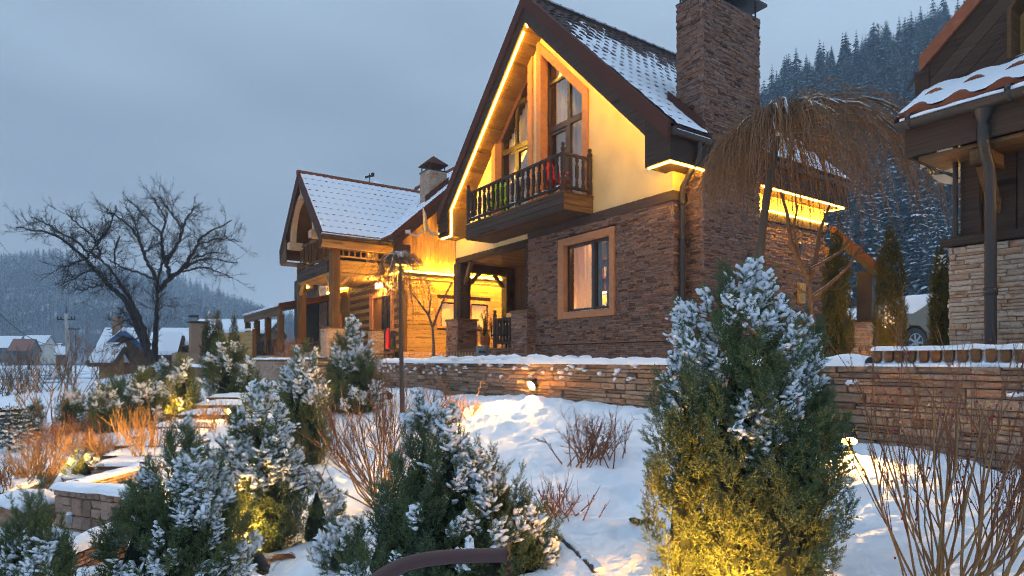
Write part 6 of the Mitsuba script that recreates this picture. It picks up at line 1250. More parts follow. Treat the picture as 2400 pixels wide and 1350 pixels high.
# many headed juniper in the middle foreground
b = on_ground(1080, 1330, 4.4); dd = SA * b[0] + CA * b[1]; zz = lambda py: (HOR - py) / FPX * dd - b[2]
cones = [(*(sd(px2m(px - 1080, dd), f)[:2]), zz(top), prof_(CONE, r)) for px, top, r, f in ((985, 935, .30, .15), (1055, 968, .32, 0), (1120, 1060, .34, -.1), (1150, 1085, .24, .1), (930, 1110, .30, -.1), (1215, 1130, .26, .05), (1010, 1120, .36, -.3), (1130, 1180, .34, -.25), (1245, 1200, .20, -.05))]
evergreen('spreading_juniper', 'many headed bluish juniper in the middle foreground behind the brown handrail', b, cones, 9000, .10, 0, snow=.34, seed=2, up=.95, tone0=.28, snow_freq=3.2, snow_top=.1, lump=1.05, plume=2.4)
for (nm, lab, cx, top, bot, w, d, P, n, L, fine, sn, seed, kw) in (
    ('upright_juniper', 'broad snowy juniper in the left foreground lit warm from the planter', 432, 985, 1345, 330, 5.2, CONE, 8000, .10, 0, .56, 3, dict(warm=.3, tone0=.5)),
    ('upright_juniper', 'tall snowy juniper with a dark lower half between the steps and the red stemmed shrub', 606, 893, 1285, 205, 7.0, EGG, 4600, .12, 0, .50, 4, dict(tone0=.35, snow_top=.35)),
    ('upright_juniper', 'dark pointed juniper right of the tall snowy one, in front of the terrace wall', 712, 800, 1085, 138, 9.0, EGG, 2800, .14, 0, .42, 5, dict(tone0=.25, snow_top=.3)),
    ('upright_juniper', 'snowy pointed juniper by the left end of the retaining wall, lower right lit yellow', 826, 745, 960, 150, 11.0, CONE, 2800, .16, 0, .52, 6, dict(tone0=.4, snow_top=.25)),
    ('upright_juniper', 'snowy juniper in front of the three thujas left of the terrace wall', 533, 790, 930, 105, 15.5, EGG, 1400, .22, 0, .5, 7, dict(tone0=.45)),
    ('upright_juniper', 'warm lit juniper beside the upper garden steps', 428, 838, 975, 92, 13.0, CONE, 1400, .19, 0, .5, 8, dict(tone0=.6)),
    ('upright_juniper', 'juniper with a green tip in front of the bare tree trunk', 338, 860, 1000, 90, 12.0, CONE, 1400, .19, 0, .42, 9, dict(tone0=.6)),
    ('upright_juniper', 'small dark juniper right of the bare tree trunk', 388, 842, 920, 44, 15.5, CONE, 420, .22, 0, .5, 10, dict(tone0=.3)),
    ('upright_juniper', 'broad dark juniper left of the one in front of the bare tree', 243, 905, 1012, 92, 11.0, CONE, 1400, .18, 0, .42, 11, dict(tone0=.35)),
    ('upright_juniper', 'small juniper at the foot of the concrete power pole', 168, 920, 1010, 66, 11.5, CONE, 700, .18, 0, .45, 12, dict(tone0=.35)),
    ('upright_juniper', 'small juniper pair peeping over behind the broad dark juniper', 272, 888, 940, 50, 14.5, EGG, 420, .2, 0, .45, 13, dict(tone0=.3)),
    ('upright_juniper', 'loose pointed juniper at the bottom left corner', 84, 1150, 1420, 185, 4.3, CONE, 3400, .085, 0, .24, 14, dict(tone0=.6, up=1.0, plume=3.2, slim=.24)),
    ('upright_juniper', 'small pointed conifer left of the yellow lit bare shrub', 84, 938, 1005, 34, 10.5, CONE, 300, .15, 0, .4, 15, dict(tone0=.4)),
    ('upright_juniper', 'narrow juniper behind the tall snowy one beside the upper steps', 585, 840, 930, 42, 15, CONE, 400, .2, 0, .5, 16, dict(tone0=.45))):
    b, cones, dd, h, r = standing(cx, top, bot, w, d, P)
    if cx == 432: cones = cones + [(*(sd(-.28, -.05)[:2]), h * .66, prof_(CONE, r * .6)), (*(sd(.16, -.2)[:2]), h * .84, prof_(CONE, r * .6)), (*(sd(.30, -.1)[:2]), h * .6, prof_(CONE, r * .55))]
    elif n >= 1800: cones = cones + [(*(sd(-r * .35, -r * .2)[:2]), h * .82, prof_(P, r * .62)), (*(sd(r * .4, -r * .2)[:2]), h * .74, prof_(P, r * .6))]
    evergreen(nm, lab, b, cones, n, L, fine, snow=sn, seed=seed, **kw)
# low spreading and creeping junipers
for (lab, cx, top, bot, w, d, n, seed, sn) in (('low round juniper heaped with snow below the red stemmed shrub', 742, 1118, 1262, 130, 6.4, 1100, 31, .62), ('creeping juniper under snow along the lower garden path', 190, 1062, 1108, 96, 8.8, 520, 32, .62), ('creeping juniper half buried in snow at the bottom centre', 800, 1235, 1330, 120, 5.0, 620, 33, .75), ('low dark green mound left of the small pointed conifers', 84, 985, 1022, 60, 9.8, 380, 34, .4), ('small snow covered shrub above the low round juniper', 700, 1080, 1140, 70, 7.3, 320, 35, .7)):
    b, cones, dd, h, r = standing(cx, top, bot, w, d, [(0, .8), (.3, 1), (.7, .8), (1, .2)]); evergreen('low_juniper', lab, b, cones, n, .085, 0, snow=sn, seed=seed, up=.45, lump=1.1, tone0=.3, cat='shrub')
# thujas
for i, (lab, cx, top, bot, w, d, n, sn) in enumerate((('dark columnar thuja, leftmost of the three beside the veranda', 489, 742, 858, 30, 18.5, 620, .03), ('dark columnar thuja, tallest of the three beside the veranda', 508, 737, 858, 30, 18.2, 620, .03), ('slim thuja right of the other two beside the veranda', 549, 745, 855, 24, 18.8, 420, .03),
        ('columnar thuja against the stone side wall of the gabled house', 1960, 552, 850, 74, 8.8, 2600, .012), ('columnar thuja in front of the parked car', 2086, 540, 830, 74, 8.6, 2600, .04), ('columnar thuja right of the car wheel', 2204, 585, 830, 50, 8.2, 1700, .03), ('slim tall thuja touching the dark timber house', 2240, 545, 830, 44, 7.9, 1700, .012))):
    b = at(cx, bot, d); b[2] = -.1 if i > 2 else -.3; h = (HOR - top) / FPX * d - b[2]
    evergreen('columnar_thuja', lab, b, [(0, 0, h, prof_(COL, px2m(w / 2, d)))], n, .13 if i > 2 else .22, 0, 'm_thuja', snow=sn * 3, seed=50 + i, up=1.3, tone0=.45, cat='tree', lump=.6, snow_top=0, plume=3.0, slim=.2)
# little blue spruce at the left edge
SPX = thing('small_spruce', 'little blue spruce with level branches at the left edge', 'tree'); b = on_ground(22, 1055, 9.0); R = np.random.default_rng(61); h = (HOR - 955) / FPX * 9 - b[2]; P, D, S = [], [], []
m = M(); m.tube([b, b + [0, 0, h]], [.02, .004], 5); part(SPX, 'trunk', m, 'm_bark')
for k in range(9):
    z = h * (.08 + .85 * k / 9); rad = .42 * (1 - z / h) + .04
    for j in range(9):
        a = 6.28 * (j + R.random()) / 9; o = np.array([math.cos(a), math.sin(a), R.uniform(-.05, .15)])
        for q in np.linspace(.15, 1, 5): P.append(b + [0, 0, z] + o * rad * q); D.append(o + R.normal(0, .35, 3)); S.append(.14)
P, D, S = np.array(P), np.array(D), np.array(S); v, f, t = scatter(SPR[0], P - nrm(D) * .0, D, S, R.random(len(P)) * .6, R); m = M(); m.add(v, f, t); part(SPX, 'foliage', m, 'm_spruce')
q = R.random(len(P)) < .35; v, f = lumps(P[q] + [0, 0, .03], D[q], np.full(q.sum(), .03), R, .5, 0); m = M(); m.add(v, f, .5); part(SPX, 'snow', m, 'm_snow_soft', True, kind='stuff')
# potted conifers on the porch
for lab, y, x, h in (('small conifer in a pot on the porch of the gabled house', 15.25, 10.35, .95), ('second potted conifer nearer the timber house wall', 16.4, 10.3, .8)):
    k = evergreen('potted_conifer', lab, np.array([x, y, .75]), [(0, 0, h, prof_(EGG, .2))], 400, .11, 0, 'm_thuja', snow=0, seed=int(y * 10), tone0=.4, cat='potted plant'); m = M(); m.lathe([(.13, 0), (.17, .4), (.16, .42), (.12, .4)], (x, y, .34), 12); part(k, 'pot', m, 'm_brick', True)
# ---------------------------------------------------------------- bare shrubs and trees
def stems(m, b, n, h, spread, R, r0=.008, lean=(0, 0), curve=.25, kids=3, kid=.4, jit=.05, sides=4, up_=0.0, h_var=(.7, 1.1), foot=.06, gen=2, big=None):
    tips = []
    def grow(p, d, l, r, g):
        k = 4; pts = [p]; dd = d.copy()
        for i in range(k): dd = nrm(dd + R.normal(0, jit, 3) + np.array([0, 0, curve / k])); pts.append(pts[-1] + dd * l / k)
        pts = np.array(pts); (big if big is not None and g == gen else m).tube(pts, np.linspace(r, r * .45 if g > 0 else r * .3, k + 1), sides if g == gen else 3, None, False); tips.append(pts)
        if g > 0:
            for _ in range(kids):
                t = R.uniform(.35, .95); i = t * k; j = min(int(i), k - 1); q = pts[j] + (pts[j + 1] - pts[j]) * (i - j); grow(q, nrm(dd + R.normal(0, kid, 3) + [0, 0, up_]), l * R.uniform(.3, .6), r * .55, g - 1)
    for _ in range(n):
        a = R.uniform(0, 6.28); s = spread * math.sqrt(R.random()); d = nrm([math.cos(a) * s + lean[0], math.sin(a) * s + lean[1], 1]); grow(np.asarray(b) + [R.normal(0, foot), R.normal(0, foot), -.05], d, h * R.uniform(*h_var), r0 * R.uniform(.7, 1.2), gen)
    return tips
def shrub(lab, px, py, d, n, h, spread, bsdf, seed, name='bare_shrub', snow=0, thick=None, **kw):
    k = thing(name, lab, 'shrub'); b = on_ground(px, py, d) if py > 850 else at(px, py, d); R = np.random.default_rng(seed); m, m2 = M(), (M() if thick else None); tips = stems(m, b, n, h, spread, R, big=m2, **kw); part(k, 'twigs' if thick else 'stems', m, bsdf)
    if thick: part(k, 'stems', m2, thick, True)
    if snow:
        s = M()
        for i in R.choice(len(tips), min(snow, len(tips)), replace=False): p = tips[i][R.integers(1, 4)]; s.blob(p + [0, 0, .006], (.012, .012, .007), 1, .3, seed=i)
        part(k, 'snow', s, 'm_snow_soft', True, kind='stuff')
    return k, b, tips
shrub('tall red brown many stemmed shrub in the garden between the junipers', 900, 1185, 6.2, 36, 1.12, 1.0, 'm_twig_red', 1, r0=.0095, thick='m_twig_gold', lean=(-.16, .12), kids=4, kid=.36, up_=.3, gen=2, jit=.10)
shrub('dry twiggy shrub in the snow, largest of the two on the open slope', 1385, 1075, 5.9, 46, .42, 1.15, 'm_twig_red', 2, r0=.0075, kids=3, kid=.5, gen=2, foot=.12, snow=60)
shrub('cut back twiggy shrub lower on the open snow slope', 1310, 1205, 4.9, 34, .27, 1.3, 'm_twig_red', 3, r0=.007, kids=2, kid=.5, gen=1, foot=.10, snow=30)
shrub('small dark twiggy shrub just below the retaining wall', 1066, 985, 8.9, 44, .40, 1.2, 'm_twig_red', 4, r0=.009, kids=2, kid=.5, gen=2, foot=.16)
k, b, tips = shrub('red stemmed barberry with small red berries at the bottom right', 2235, 1420, 2.9, 40, .98, .78, 'm_twig_red', 5, name='barberry', thick='m_twig_gold', r0=.0066, kids=3, kid=.26, up_=.5, gen=2, foot=.08, jit=.09, lean=(.05, -.05))
R = np.random.default_rng(6); m, sp = M(), M()
for i in R.choice(len(tips), 150): p = tips[i][R.integers(1, 4)]; c = p + R.normal(0, .012, 3); m.blob(c, (.0045, .0045, .007), 1, .05)
part(k, 'berries', m, 'm_berry', True, kind='stuff')
for i in R.choice(len(tips), 420): p = tips[i][R.integers(0, 5)]; o = nrm(R.normal(0, 1, 3)); sp.tube([p, p + o * .018], [.0022, .0005], 3, .5, False)
part(k, 'thorns', sp, 'm_twig_red', kind='stuff')
shrub('golden lit bare shrub on the left beside the planter', 88, 1150, 7.6, 40, .62, 1.0, 'm_twig_gold', 7, r0=.010, kids=3, kid=.35, up_=.2, gen=2, foot=.09)
shrub('dark bare shrub at the far left edge below the golden one', 10, 1165, 6.8, 30, .45, .9, 'm_twig_brown', 8, r0=.008, kids=3, kid=.4, gen=2, foot=.1)
shrub('dense rounded brown shrub above the snowy path on the left', 222, 1078, 9.2, 80, .44, 1.1, 'm_twig_gold', 9, r0=.007, kids=4, kid=.4, gen=2, foot=.20)
shrub('dense russet shrub left of the rounded brown one', 150, 1050, 9.8, 70, .46, 1.1, 'm_twig_red', 10, r0=.007, kids=4, kid=.4, gen=2, foot=.2)
shrub('orange twiggy shrub growing beside the middle garden steps', 345, 1085, 8.6, 40, .68, .7, 'm_twig_gold', 11, r0=.007, kids=4, kid=.3, up_=.3, gen=2, foot=.14)
shrub('low gold twigs beside the glowing step light', 490, 1012, 11.2, 40, .5, .8, 'm_twig_gold', 12, r0=.008, kids=3, kid=.4, gen=2, foot=.2)
shrub('wide whip branched shrub in front of the snowy river bank', 105, 1010, 11.5, 11, .95, .9, 'm_twig_gold', 13, r0=.014, kids=4, kid=.3, gen=2, foot=.12)
shrub('grey brown bush on the river bank left of the power pole', 20, 925, 30, 34, 1.7, .9, 'm_twig_brown', 14, r0=.02, kids=4, kid=.35, gen=2, foot=.6)
shrub('second grey brown bush nearer the power pole', 88, 920, 30, 30, 1.5, .9, 'm_twig_brown', 15, r0=.02, kids=4, kid=.35, gen=2, foot=.6)
shrub('loose tall twigs right of the power pole', 215, 935, 19, 14, 1.5, .8, 'm_twig_brown', 16, r0=.012, kids=4, kid=.35, gen=2, foot=.4)
shrub('brown thicket at the foot of the bare tree', 330, 865, 24, 40, .8, .8, 'm_twig_brown', 17, r0=.012, kids=4, kid=.35, gen=2, foot=.7)
shrub('reddish brown thicket between the pavilion and the junipers', 280, 890, 20, 32, .8, .9, 'm_twig_red', 18, r0=.010, kids=4, kid=.35, gen=2, foot=.5)
shrub('dry brown reeds against the veranda wall', 672, 833, 18.6, 90, .55, .35, 'm_twig_red', 19, r0=.007, kids=1, kid=.2, gen=1, foot=.22)
shrub('low dry twigs in front of the rear wing', 2030, 838, 8.4, 60, .22, .9, 'm_twig_brown', 20, r0=.006, kids=3, kid=.4, gen=1, foot=.25)
# drooping dry grass
DG = thing('dry_grass', 'tuft of drooping brown dry grass on the snow at the bottom left', 'grass'); b = on_ground(690, 1305, 4.8); R = np.random.default_rng(30); m = M()
for k in range(40): a = R.normal(0, .35); d = -RT * math.cos(a) + FW * math.sin(a); l = R.uniform(.15, .32); t = np.linspace(0, 1, 6)[:, None]; m.tube(b + d * l * t + np.array([0, 0, 1]) * (.09 * t - .13 * t * t) + R.normal(0, .006, (6, 3)), np.linspace(.004, .002, 6), 3)
part(DG, 'blades', m, 'm_twig_red')
# the big bare tree
BT = thing('bare_tree', 'large dark bare deciduous tree with twin leaning trunks on the left', 'tree'); D0 = 27.0; R = np.random.default_rng(41)
def zm(pts): return [(x / 4.0, 400 + y / 4.0) for x, y in pts]
limbs = [([(358, 885), (352, 850), (345, 825), (328, 780), (312, 737), (292, 700)] + zm([(1090, 1140), (1000, 1050), (900, 930), (800, 830), (680, 710), (500, 590), (330, 560), (150, 530)]), 10.5, .4),
         ([(357, 880), (350, 830), (342, 790), (330, 752), (310, 715)] + zm([(1190, 1180), (1130, 1050), (1060, 950), (930, 820), (820, 760)]), 9, -.5), (zm([(930, 820), (945, 760), (900, 690), (980, 590), (1040, 520), (1090, 330)]), 4, .8), (zm([(820, 760), (700, 640), (560, 590), (420, 480), (300, 430)]), 3.5, .5),
         (zm([(900, 690), (850, 590), (700, 480), (620, 390)]), 3, -.7), (zm([(800, 830), (650, 880), (520, 930)]), 3, -.8), (zm([(870, 920), (700, 1010), (560, 1080)]), 3, .7), (zm([(1020, 1070), (880, 1080), (730, 1150)]), 3, .4), (zm([(800, 815), (880, 730), (960, 620), (1060, 560)]), 3, .5),
         ([(360, 885), (360, 840), (364, 800), (366, 760), (369, 715), (367, 690)] + zm([(1475, 1120)]), 10, 0), (zm([(1475, 1120), (1480, 1040), (1400, 880), (1340, 770), (1310, 640), (1230, 520), (1100, 430), (1000, 380)]), 6, -.6), (zm([(1475, 1130), (1590, 1000), (1700, 930), (1780, 830), (1850, 700), (1860, 640), (2000, 560), (2170, 460)]), 7, .4),
         (zm([(1590, 1000), (1580, 900), (1520, 800), (1525, 680), (1520, 580), (1420, 510), (1320, 380), (1190, 265)]), 5.5, .8), (zm([(1520, 580), (1560, 460), (1480, 330), (1350, 150)]), 3, -.6), (zm([(1570, 870), (1640, 730), (1700, 620), (1720, 480), (1790, 400), (1830, 330)]), 4.5, -.9), (zm([(1700, 930), (1800, 860), (1950, 810), (2230, 870)]), 4, .7),
         (zm([(1860, 690), (2000, 640), (2150, 640), (2280, 660)]), 3, -.5), (zm([(1340, 770), (1430, 710), (1530, 650)]), 3, .4), (zm([(1480, 1040), (1520, 870), (1600, 760), (1700, 660)]), 3.5, .9), (zm([(1460, 1030), (1300, 950), (1200, 930), (1060, 890), (1090, 680), (1120, 620)]), 3.4, .9), (zm([(1310, 640), (1270, 520), (1250, 440), (1180, 340)]), 2.6, .3),
         (zm([(1720, 560), (1640, 440), (1560, 330), (1480, 240)]), 2.6, -.4), (zm([(1800, 830), (1990, 760), (2180, 790)]), 2.8, -.2), ([(365, 735), (385, 712), (410, 722)], 2, .3), (zm([(1700, 950), (1900, 900), (2080, 960), (2180, 1000)]), 2.6, .5), ([(315, 745), (290, 752), (250, 775)], 2.4, .4), ([(335, 790), (300, 795), (265, 812)], 2.2, -.3), ([(350, 800), (330, 770), (310, 765)], 2, .5)]
m = M(); m2 = M()
def twig(p, d, l, r, g):
    k = 3 + (g > 1); pts = [p]; dd = d.copy()
    for i in range(k): dd = nrm(dd + R.normal(0, .17, 3) + [0, 0, .05]); pts.append(pts[-1] + dd * l / k)
    pts = np.array(pts); m2.tube(pts, np.linspace(r, r * .55, k + 1), 3, .5, False)
    if g > 0:
        for _ in range(4 if g > 1 else 4):
            t = R.uniform(.15, .95) * k; j = min(int(t), k - 1); twig(pts[j] + (pts[j + 1] - pts[j]) * (t - j), nrm(dd + R.normal(0, .55, 3)), l * R.uniform(.35, .65), r * .6, g - 1)
for li, (pl_, w, off) in enumerate(limbs):
    n = len(pl_); P = []
    for i, (x, y) in enumerate(pl_): P.append(at(x, y, D0 + off * 2.4 * (i / (n - 1) if w > 8 or True else 1)))
    P = np.array(P); t = np.linspace(0, n - 1, n * 4); P = np.stack([np.interp(t, np.arange(n), P[:, i]) for i in range(3)], 1)
    P[2:-2] = (P[:-4] + P[1:-3] + P[2:-2] + P[3:-1] + P[4:]) / 5
    P[1:] += R.normal(0, .025, P[1:].shape); rr = np.linspace(w * .85 * D0 / FPX, (1.3 if w > 3.2 else .9) * D0 / FPX, len(P)); m.tube(P, rr, 8 if w > 5 else 5, .5)
    L = np.linalg.norm(P[-1] - P[0]); s0 = .42 if w > 6 else .12
    for _ in range(int(5 + L * 5.0)):
        i = int(R.uniform(s0, 1) * (len(P) - 2)); d = nrm(P[i + 1] - P[i]); twig(P[i], nrm(d + R.normal(0, .75, 3) + [0, 0, .10]), R.uniform(.45, 1.1), .014, 2)
part(BT, 'trunk', m, 'm_bark_black', True); part(BT, 'twigs', m2, 'm_bark_black')
# weeping trees
def weeping(lab, trunk, rt, n, reach, fall, R, bsdf, arch=.25, r0=.016, twist=.1, bias=None, snow=0, kids=3, hang=.5):
    k = thing('weeping_tree', lab, 'tree'); m = M(); m.tube(trunk, np.linspace(rt, rt * .7, len(trunk)), 9); part(k, 'trunk', m, 'm_bark', True); m, s, big = M(), M(), M(); top = np.asarray(trunk[-1], float); u = np.linspace(0, 1, 12)
    for i in range(n):
        main = i < n * .14; a = R.uniform(0, 6.28); re = reach * (R.uniform(.75, 1.0) if main else math.sqrt(R.uniform(.08, 1.0)))
        if bias: re *= 1 + bias[1] * math.cos(a - bias[0])
        o = np.array([math.cos(a), math.sin(a), 0]); ar = arch * R.uniform(.5, 1.3) * (re / reach) ** .5; fl = fall * R.uniform(.45, 1.1) * (re / reach) ** .6; hs = re * u ** .8 * (1 - .12 * u ** 3); sN = u ** .8
        P = top + o * hs[:, None] + np.array([0, 0, 1]) * (4 * ar * sN * (1 - sN) ** .8 - fl * sN ** 2.6)[:, None]; wob = np.cumsum(R.normal(0, .011 * (1 + twist), (12, 3)), 0); P = P + wob; r = r0 * (1.5 if main else .5)
        (big if main else m).tube(P, np.linspace(r, .0022, 12), 6 if main else 3, None, False)
        if main and snow: s.tube(P[:8] + [0, 0, r * .75], np.linspace(r * .7, .004, 8), 5, .5)
        for _ in range(kids):
            j = R.integers(3, 10); q = P[j]; l = hang * R.uniform(.35, 1.1); w = np.linspace(0, 1, 7); dd = nrm(o + R.normal(0, .45, 3)) * [1, 1, 0]; W = q + dd * (.55 * l * (1 - (1 - w) ** 1.7))[:, None] + np.array([0, 0, 1]) * (.10 * l * w - .95 * l * w ** 1.8)[:, None] + np.cumsum(R.normal(0, .009, (7, 3)), 0); m.tube(W, np.linspace(.0044, .002, 7), 3, None, False)
    part(k, 'branches', big, 'm_twig_brown', True); part(k, 'hanging_twigs', m, bsdf)
    if snow: s.blob(top + [0, 0, .02], (.09, .09, .04), 2, .3); part(k, 'snow', s, 'm_snow_soft', True, kind='stuff')
d = 8.0; tr = [at(1765, 850, d), at(1772, 690, d), at(1785, 560, d), at(1797, 460, d), at(1812, 380, d), at(1822, 318, d)]; tr[0][2] = -.1
weeping('large weeping tree with a dome of brown hanging twigs in front of the chimney house', tr, .058, 400, 1.66, 1.15, np.random.default_rng(71), 'm_twig_weep', .28, .014, bias=(math.atan2(RT[1], RT[0]), .42), snow=1, kids=3, hang=.75)
d = 10.9; tb = on_ground(943, 965, 10.9); tr = [tb, at(941, 860, d), at(939, 760, d), at(938, 660, d), at(938, 598, d)]
weeping('slim weeping tree with a mop of drooping twigs in front of the retaining wall', tr, .042, 70, .52, 1.25, np.random.default_rng(72), 'm_twig_brown', .07, .010, twist=.5, snow=1, kids=3, hang=.75)
def young(lab, px, py, d, zb, pl_, widths, seed, bsdf, ntw, ltw, snow=True):
    k = thing('young_tree', lab, 'tree'); R = np.random.default_rng(seed); m, t2, s = M(), M(), M()
    for (pts, w, off) in zip(pl_, widths, R.uniform(-.35, .35, len(pl_))):
        P = np.array([at(x, y, d + off * i / len(pts)) for i, (x, y) in enumerate(pts)]); n = len(P)
        if pts[0][1] > 780: P[0][2] = zb
        t = np.linspace(0, n - 1, n * 3); P = np.stack([np.interp(t, np.arange(n), P[:, i]) for i in range(3)], 1); m.tube(P, np.linspace(w, w * .45, len(P)) * d / FPX, 7)
        if snow and pts[0][1] < 780:
            s.tube(P[:max(3, len(P) * 2 // 3)] + [0, 0, w * .62 * d / FPX], np.linspace(w * .5, w * .2, max(3, len(P) * 2 // 3)) * d / FPX, 5, .5)
        for _ in range(ntw if pts[0][1] < 780 else 0):
            i = R.integers(1, len(P) - 1); dd = nrm(nrm(P[i + 1] - P[i]) + R.normal(0, .5, 3)); q = P[i] + np.cumsum(np.vstack([np.zeros(3), np.repeat(dd[None] * ltw * R.uniform(.3, 1) / 3, 3, 0) + R.normal(0, .015, (3, 3))]), 0); t2.tube(q, [.005, .004, .003, .002], 3, None, False)
    part(k, 'trunk', m, bsdf, True); part(k, 'twigs', t2, bsdf)
    if s.n: part(k, 'snow', s, 'm_snow_soft', True, kind='stuff')
young('young bare tree with spreading forked branches beside the stone side wall', 1903, 800, 8.6, -.1, [[(1903, 840), (1902, 760), (1897, 660)], [(1897, 655), (1870, 610), (1852, 560), (1845, 500), (1830, 450)], [(1898, 655), (1915, 590), (1922, 540), (1945, 480)], [(1890, 645), (1850, 630), (1800, 610), (1770, 590)], [(1905, 695), (1940, 670), (1985, 630), (2025, 570)], [(1900, 690), (1870, 680), (1830, 650), (1790, 625)], [(1900, 630), (1930, 615), (1970, 590), (2000, 550)], [(1875, 620), (1868, 570), (1860, 530), (1870, 480)]], [9, 6, 6, 4, 5, 3.5, 4, 4], 81, 'm_twig_brown', 12, .3)
young('slender Y shaped young tree in front of the honey plank wall', 1015, 830, 15.5, -.1, [[(1017, 840), (1016, 800), (1014, 765)], [(1014, 768), (1004, 738), (980, 705), (960, 680)], [(1015, 765), (1028, 730), (1045, 690), (1060, 660)], [(1005, 738), (1010, 700), (1002, 660)]], [4.2, 3, 3, 2.2], 82, 'm_bark', 6, .5)
# ---------------------------------------------------------------- lamps in the garden, furniture, small things
def floodlight(lab, p, aim, power, size=.055, colour=(1.0, .50, .075), name='garden_spotlight', spike=True, pick=1.0):
    k = thing(name, lab, 'garden light'); p = np.asarray(p, float); ax = nrm(aim)
    m = M(); m.lathe([(size * .55, -size * 2.4), (size * .95, -size * 1.9), (size * 1.1, -size * .2), (size * 1.3, size * 1.1), (size * 1.2, size * 1.1), (size * 1.02, -size * .1)], p, 16, axis=ax); part(k, 'housing', m, 'm_black', True)
    x = nrm(np.cross([.13, .2, 1], ax)); y = np.cross(ax, x); an = np.arange(16) * math.pi / 8; m = M(); m.add(np.vstack([[p], p + size * .98 * (np.cos(an)[:, None] * x + np.sin(an)[:, None] * y)]), [[0, 1 + i, 1 + (i + 1) % 16] for i in range(16)], .5); part(k, 'lens', m, 'm_light', emitter=lamp(np.array(colour) * power * 5, pick))
    if spike: m = M(); m.tube([p - ax * size, p - ax * size - [0, 0, .05], [p[0] - ax[0] * size, p[1] - ax[1] * size, gz(p[0], p[1]) - .05]], .012, 6); m.lathe([(.05, 0), (.05, .02)], (p[0] - ax[0] * size, p[1] - ax[1] * size, gz(p[0], p[1]) + .0), 10); part(k, 'stake', m, 'm_black')
    return k
LF = -RT
f = on_ground(1252, 925, 8.7); floodlight('garden floodlight glowing against the middle of the retaining wall', f + [0, 0, .17], LF * 1.0 - FW * .75 + np.array([0, 0, -.62]), 1300, .06, pick=4)
f = on_ground(1990, 1062, 5.0); floodlight('garden floodlight right of the large juniper, shining onto the snow', f + [0, 0, .15], -FW * .75 - RT * .35 + np.array([0, 0, -1.0]), 420, .05, pick=4)
f = on_ground(1690, 1560, 2.1); floodlight('floodlight at the foot of the large juniper', f + [0, 0, .07], FW * .85 + RT * .08 + np.array([0, 0, .38]), 300, .05, (1.0, .43, .05), pick=4)
f = on_ground(540, 985, 11.8); floodlight('bright star like lamp beside the upper garden steps', at(540, 963, 11.8), -FW * .9 - RT * .35 + np.array([0, 0, -.25]), 420, .06, pick=2)
f = on_ground(905, 935, 11.2); floodlight('floodlight hidden right of the snowy pointed juniper', f + [0, 0, .1], -RT * .9 + FW * .15 + np.array([0, 0, .45]), 420, .055, (1.0, .6, .08))
f = at(292, 1142, 6.7); floodlight('floodlight in the planter bed behind the low stone wall', f, FW * .55 - RT * .35 + np.array([0, 0, .1]), 700, .045, spike=False)
f = at(330, 1165, 6.5); floodlight('floodlight aimed at the broad snowy juniper from the planter', f + [0, 0, .05], RT * .7 - FW * .25 + np.array([0, 0, .45]), 1300, .045, (1.0, .6, .14), spike=False, pick=2)
f = on_ground(606, 1338, 4.6); floodlight('floodlight in the snow right of the broad snowy juniper, turned towards it', f + [0, 0, .09], -RT * .8 + FW * .42 + np.array([0, 0, .40]), 600, .045, (1.0, .56, .13), pick=2.5)
f = on_ground(118, 1128, 7.2); floodlight('floodlight under the golden lit bare shrub', f + [0, 0, .1], FW * .6 - RT * .2 + np.array([0, 0, .6]), 600, .05, pick=2)
f = on_ground(268, 1092, 8.5); floodlight('small step light beside the lower garden steps', f + [0, 0, .06], RT * .8 - FW * .3 + np.array([0, 0, .25]), 230, .04)
f = on_ground(335, 1100, 8.2); floodlight('floodlight under the orange twiggy shrub', f + [0, 0, .05], FW * .4 + np.array([0, 0, .9]), 80, .04, spike=False)
f = on_ground(497, 935, 14.5); floodlight('small light in the snow above the upper garden steps', f + [0, 0, .12], -FW * .6 + RT * .1 + np.array([0, 0, -.4]), 330, .06)
f = on_ground(395, 990, 12.3); floodlight('light between the two warm lit junipers by the steps', f + [0, 0, .08], FW * .55 + np.array([0, 0, .7]), 180, .05)
f = at(2120, 828, 7.6); floodlight('low light behind the log edging, warming the thujas', f, FW * .9 + np.array([0, 0, .35]), 120, .05, spike=False)
f = at(1870, 838, 7.3); floodlight('light at the foot of the weeping tree', f, FW * .5 + np.array([0, 0, .75]), 110, .05, spike=False)
f = at(760, 842, 17.2); floodlight('low light washing the stone piers of the timber house', f, FW * .9 + RT * .1 + np.array([0, 0, .35]), 260, .05, spike=False)
# a junction box on the planter wall
JB = thing('junction_box', 'small pale junction box on the planter wall', 'junction box'); c = at(163, 1215, 6.45); m = M(); m.cbox(c[0] - .03, c[0] + .03, c[1] - .03, c[1] + .03, c[2] - .05, c[2] + .04, .008); part(JB, 'box', m, 'm_grey_metal'); m = M(); m.blob(c + [0, 0, .05], (.035, .035, .02), 1); part(JB, 'snow', m, 'm_snow_soft', True, kind='stuff')
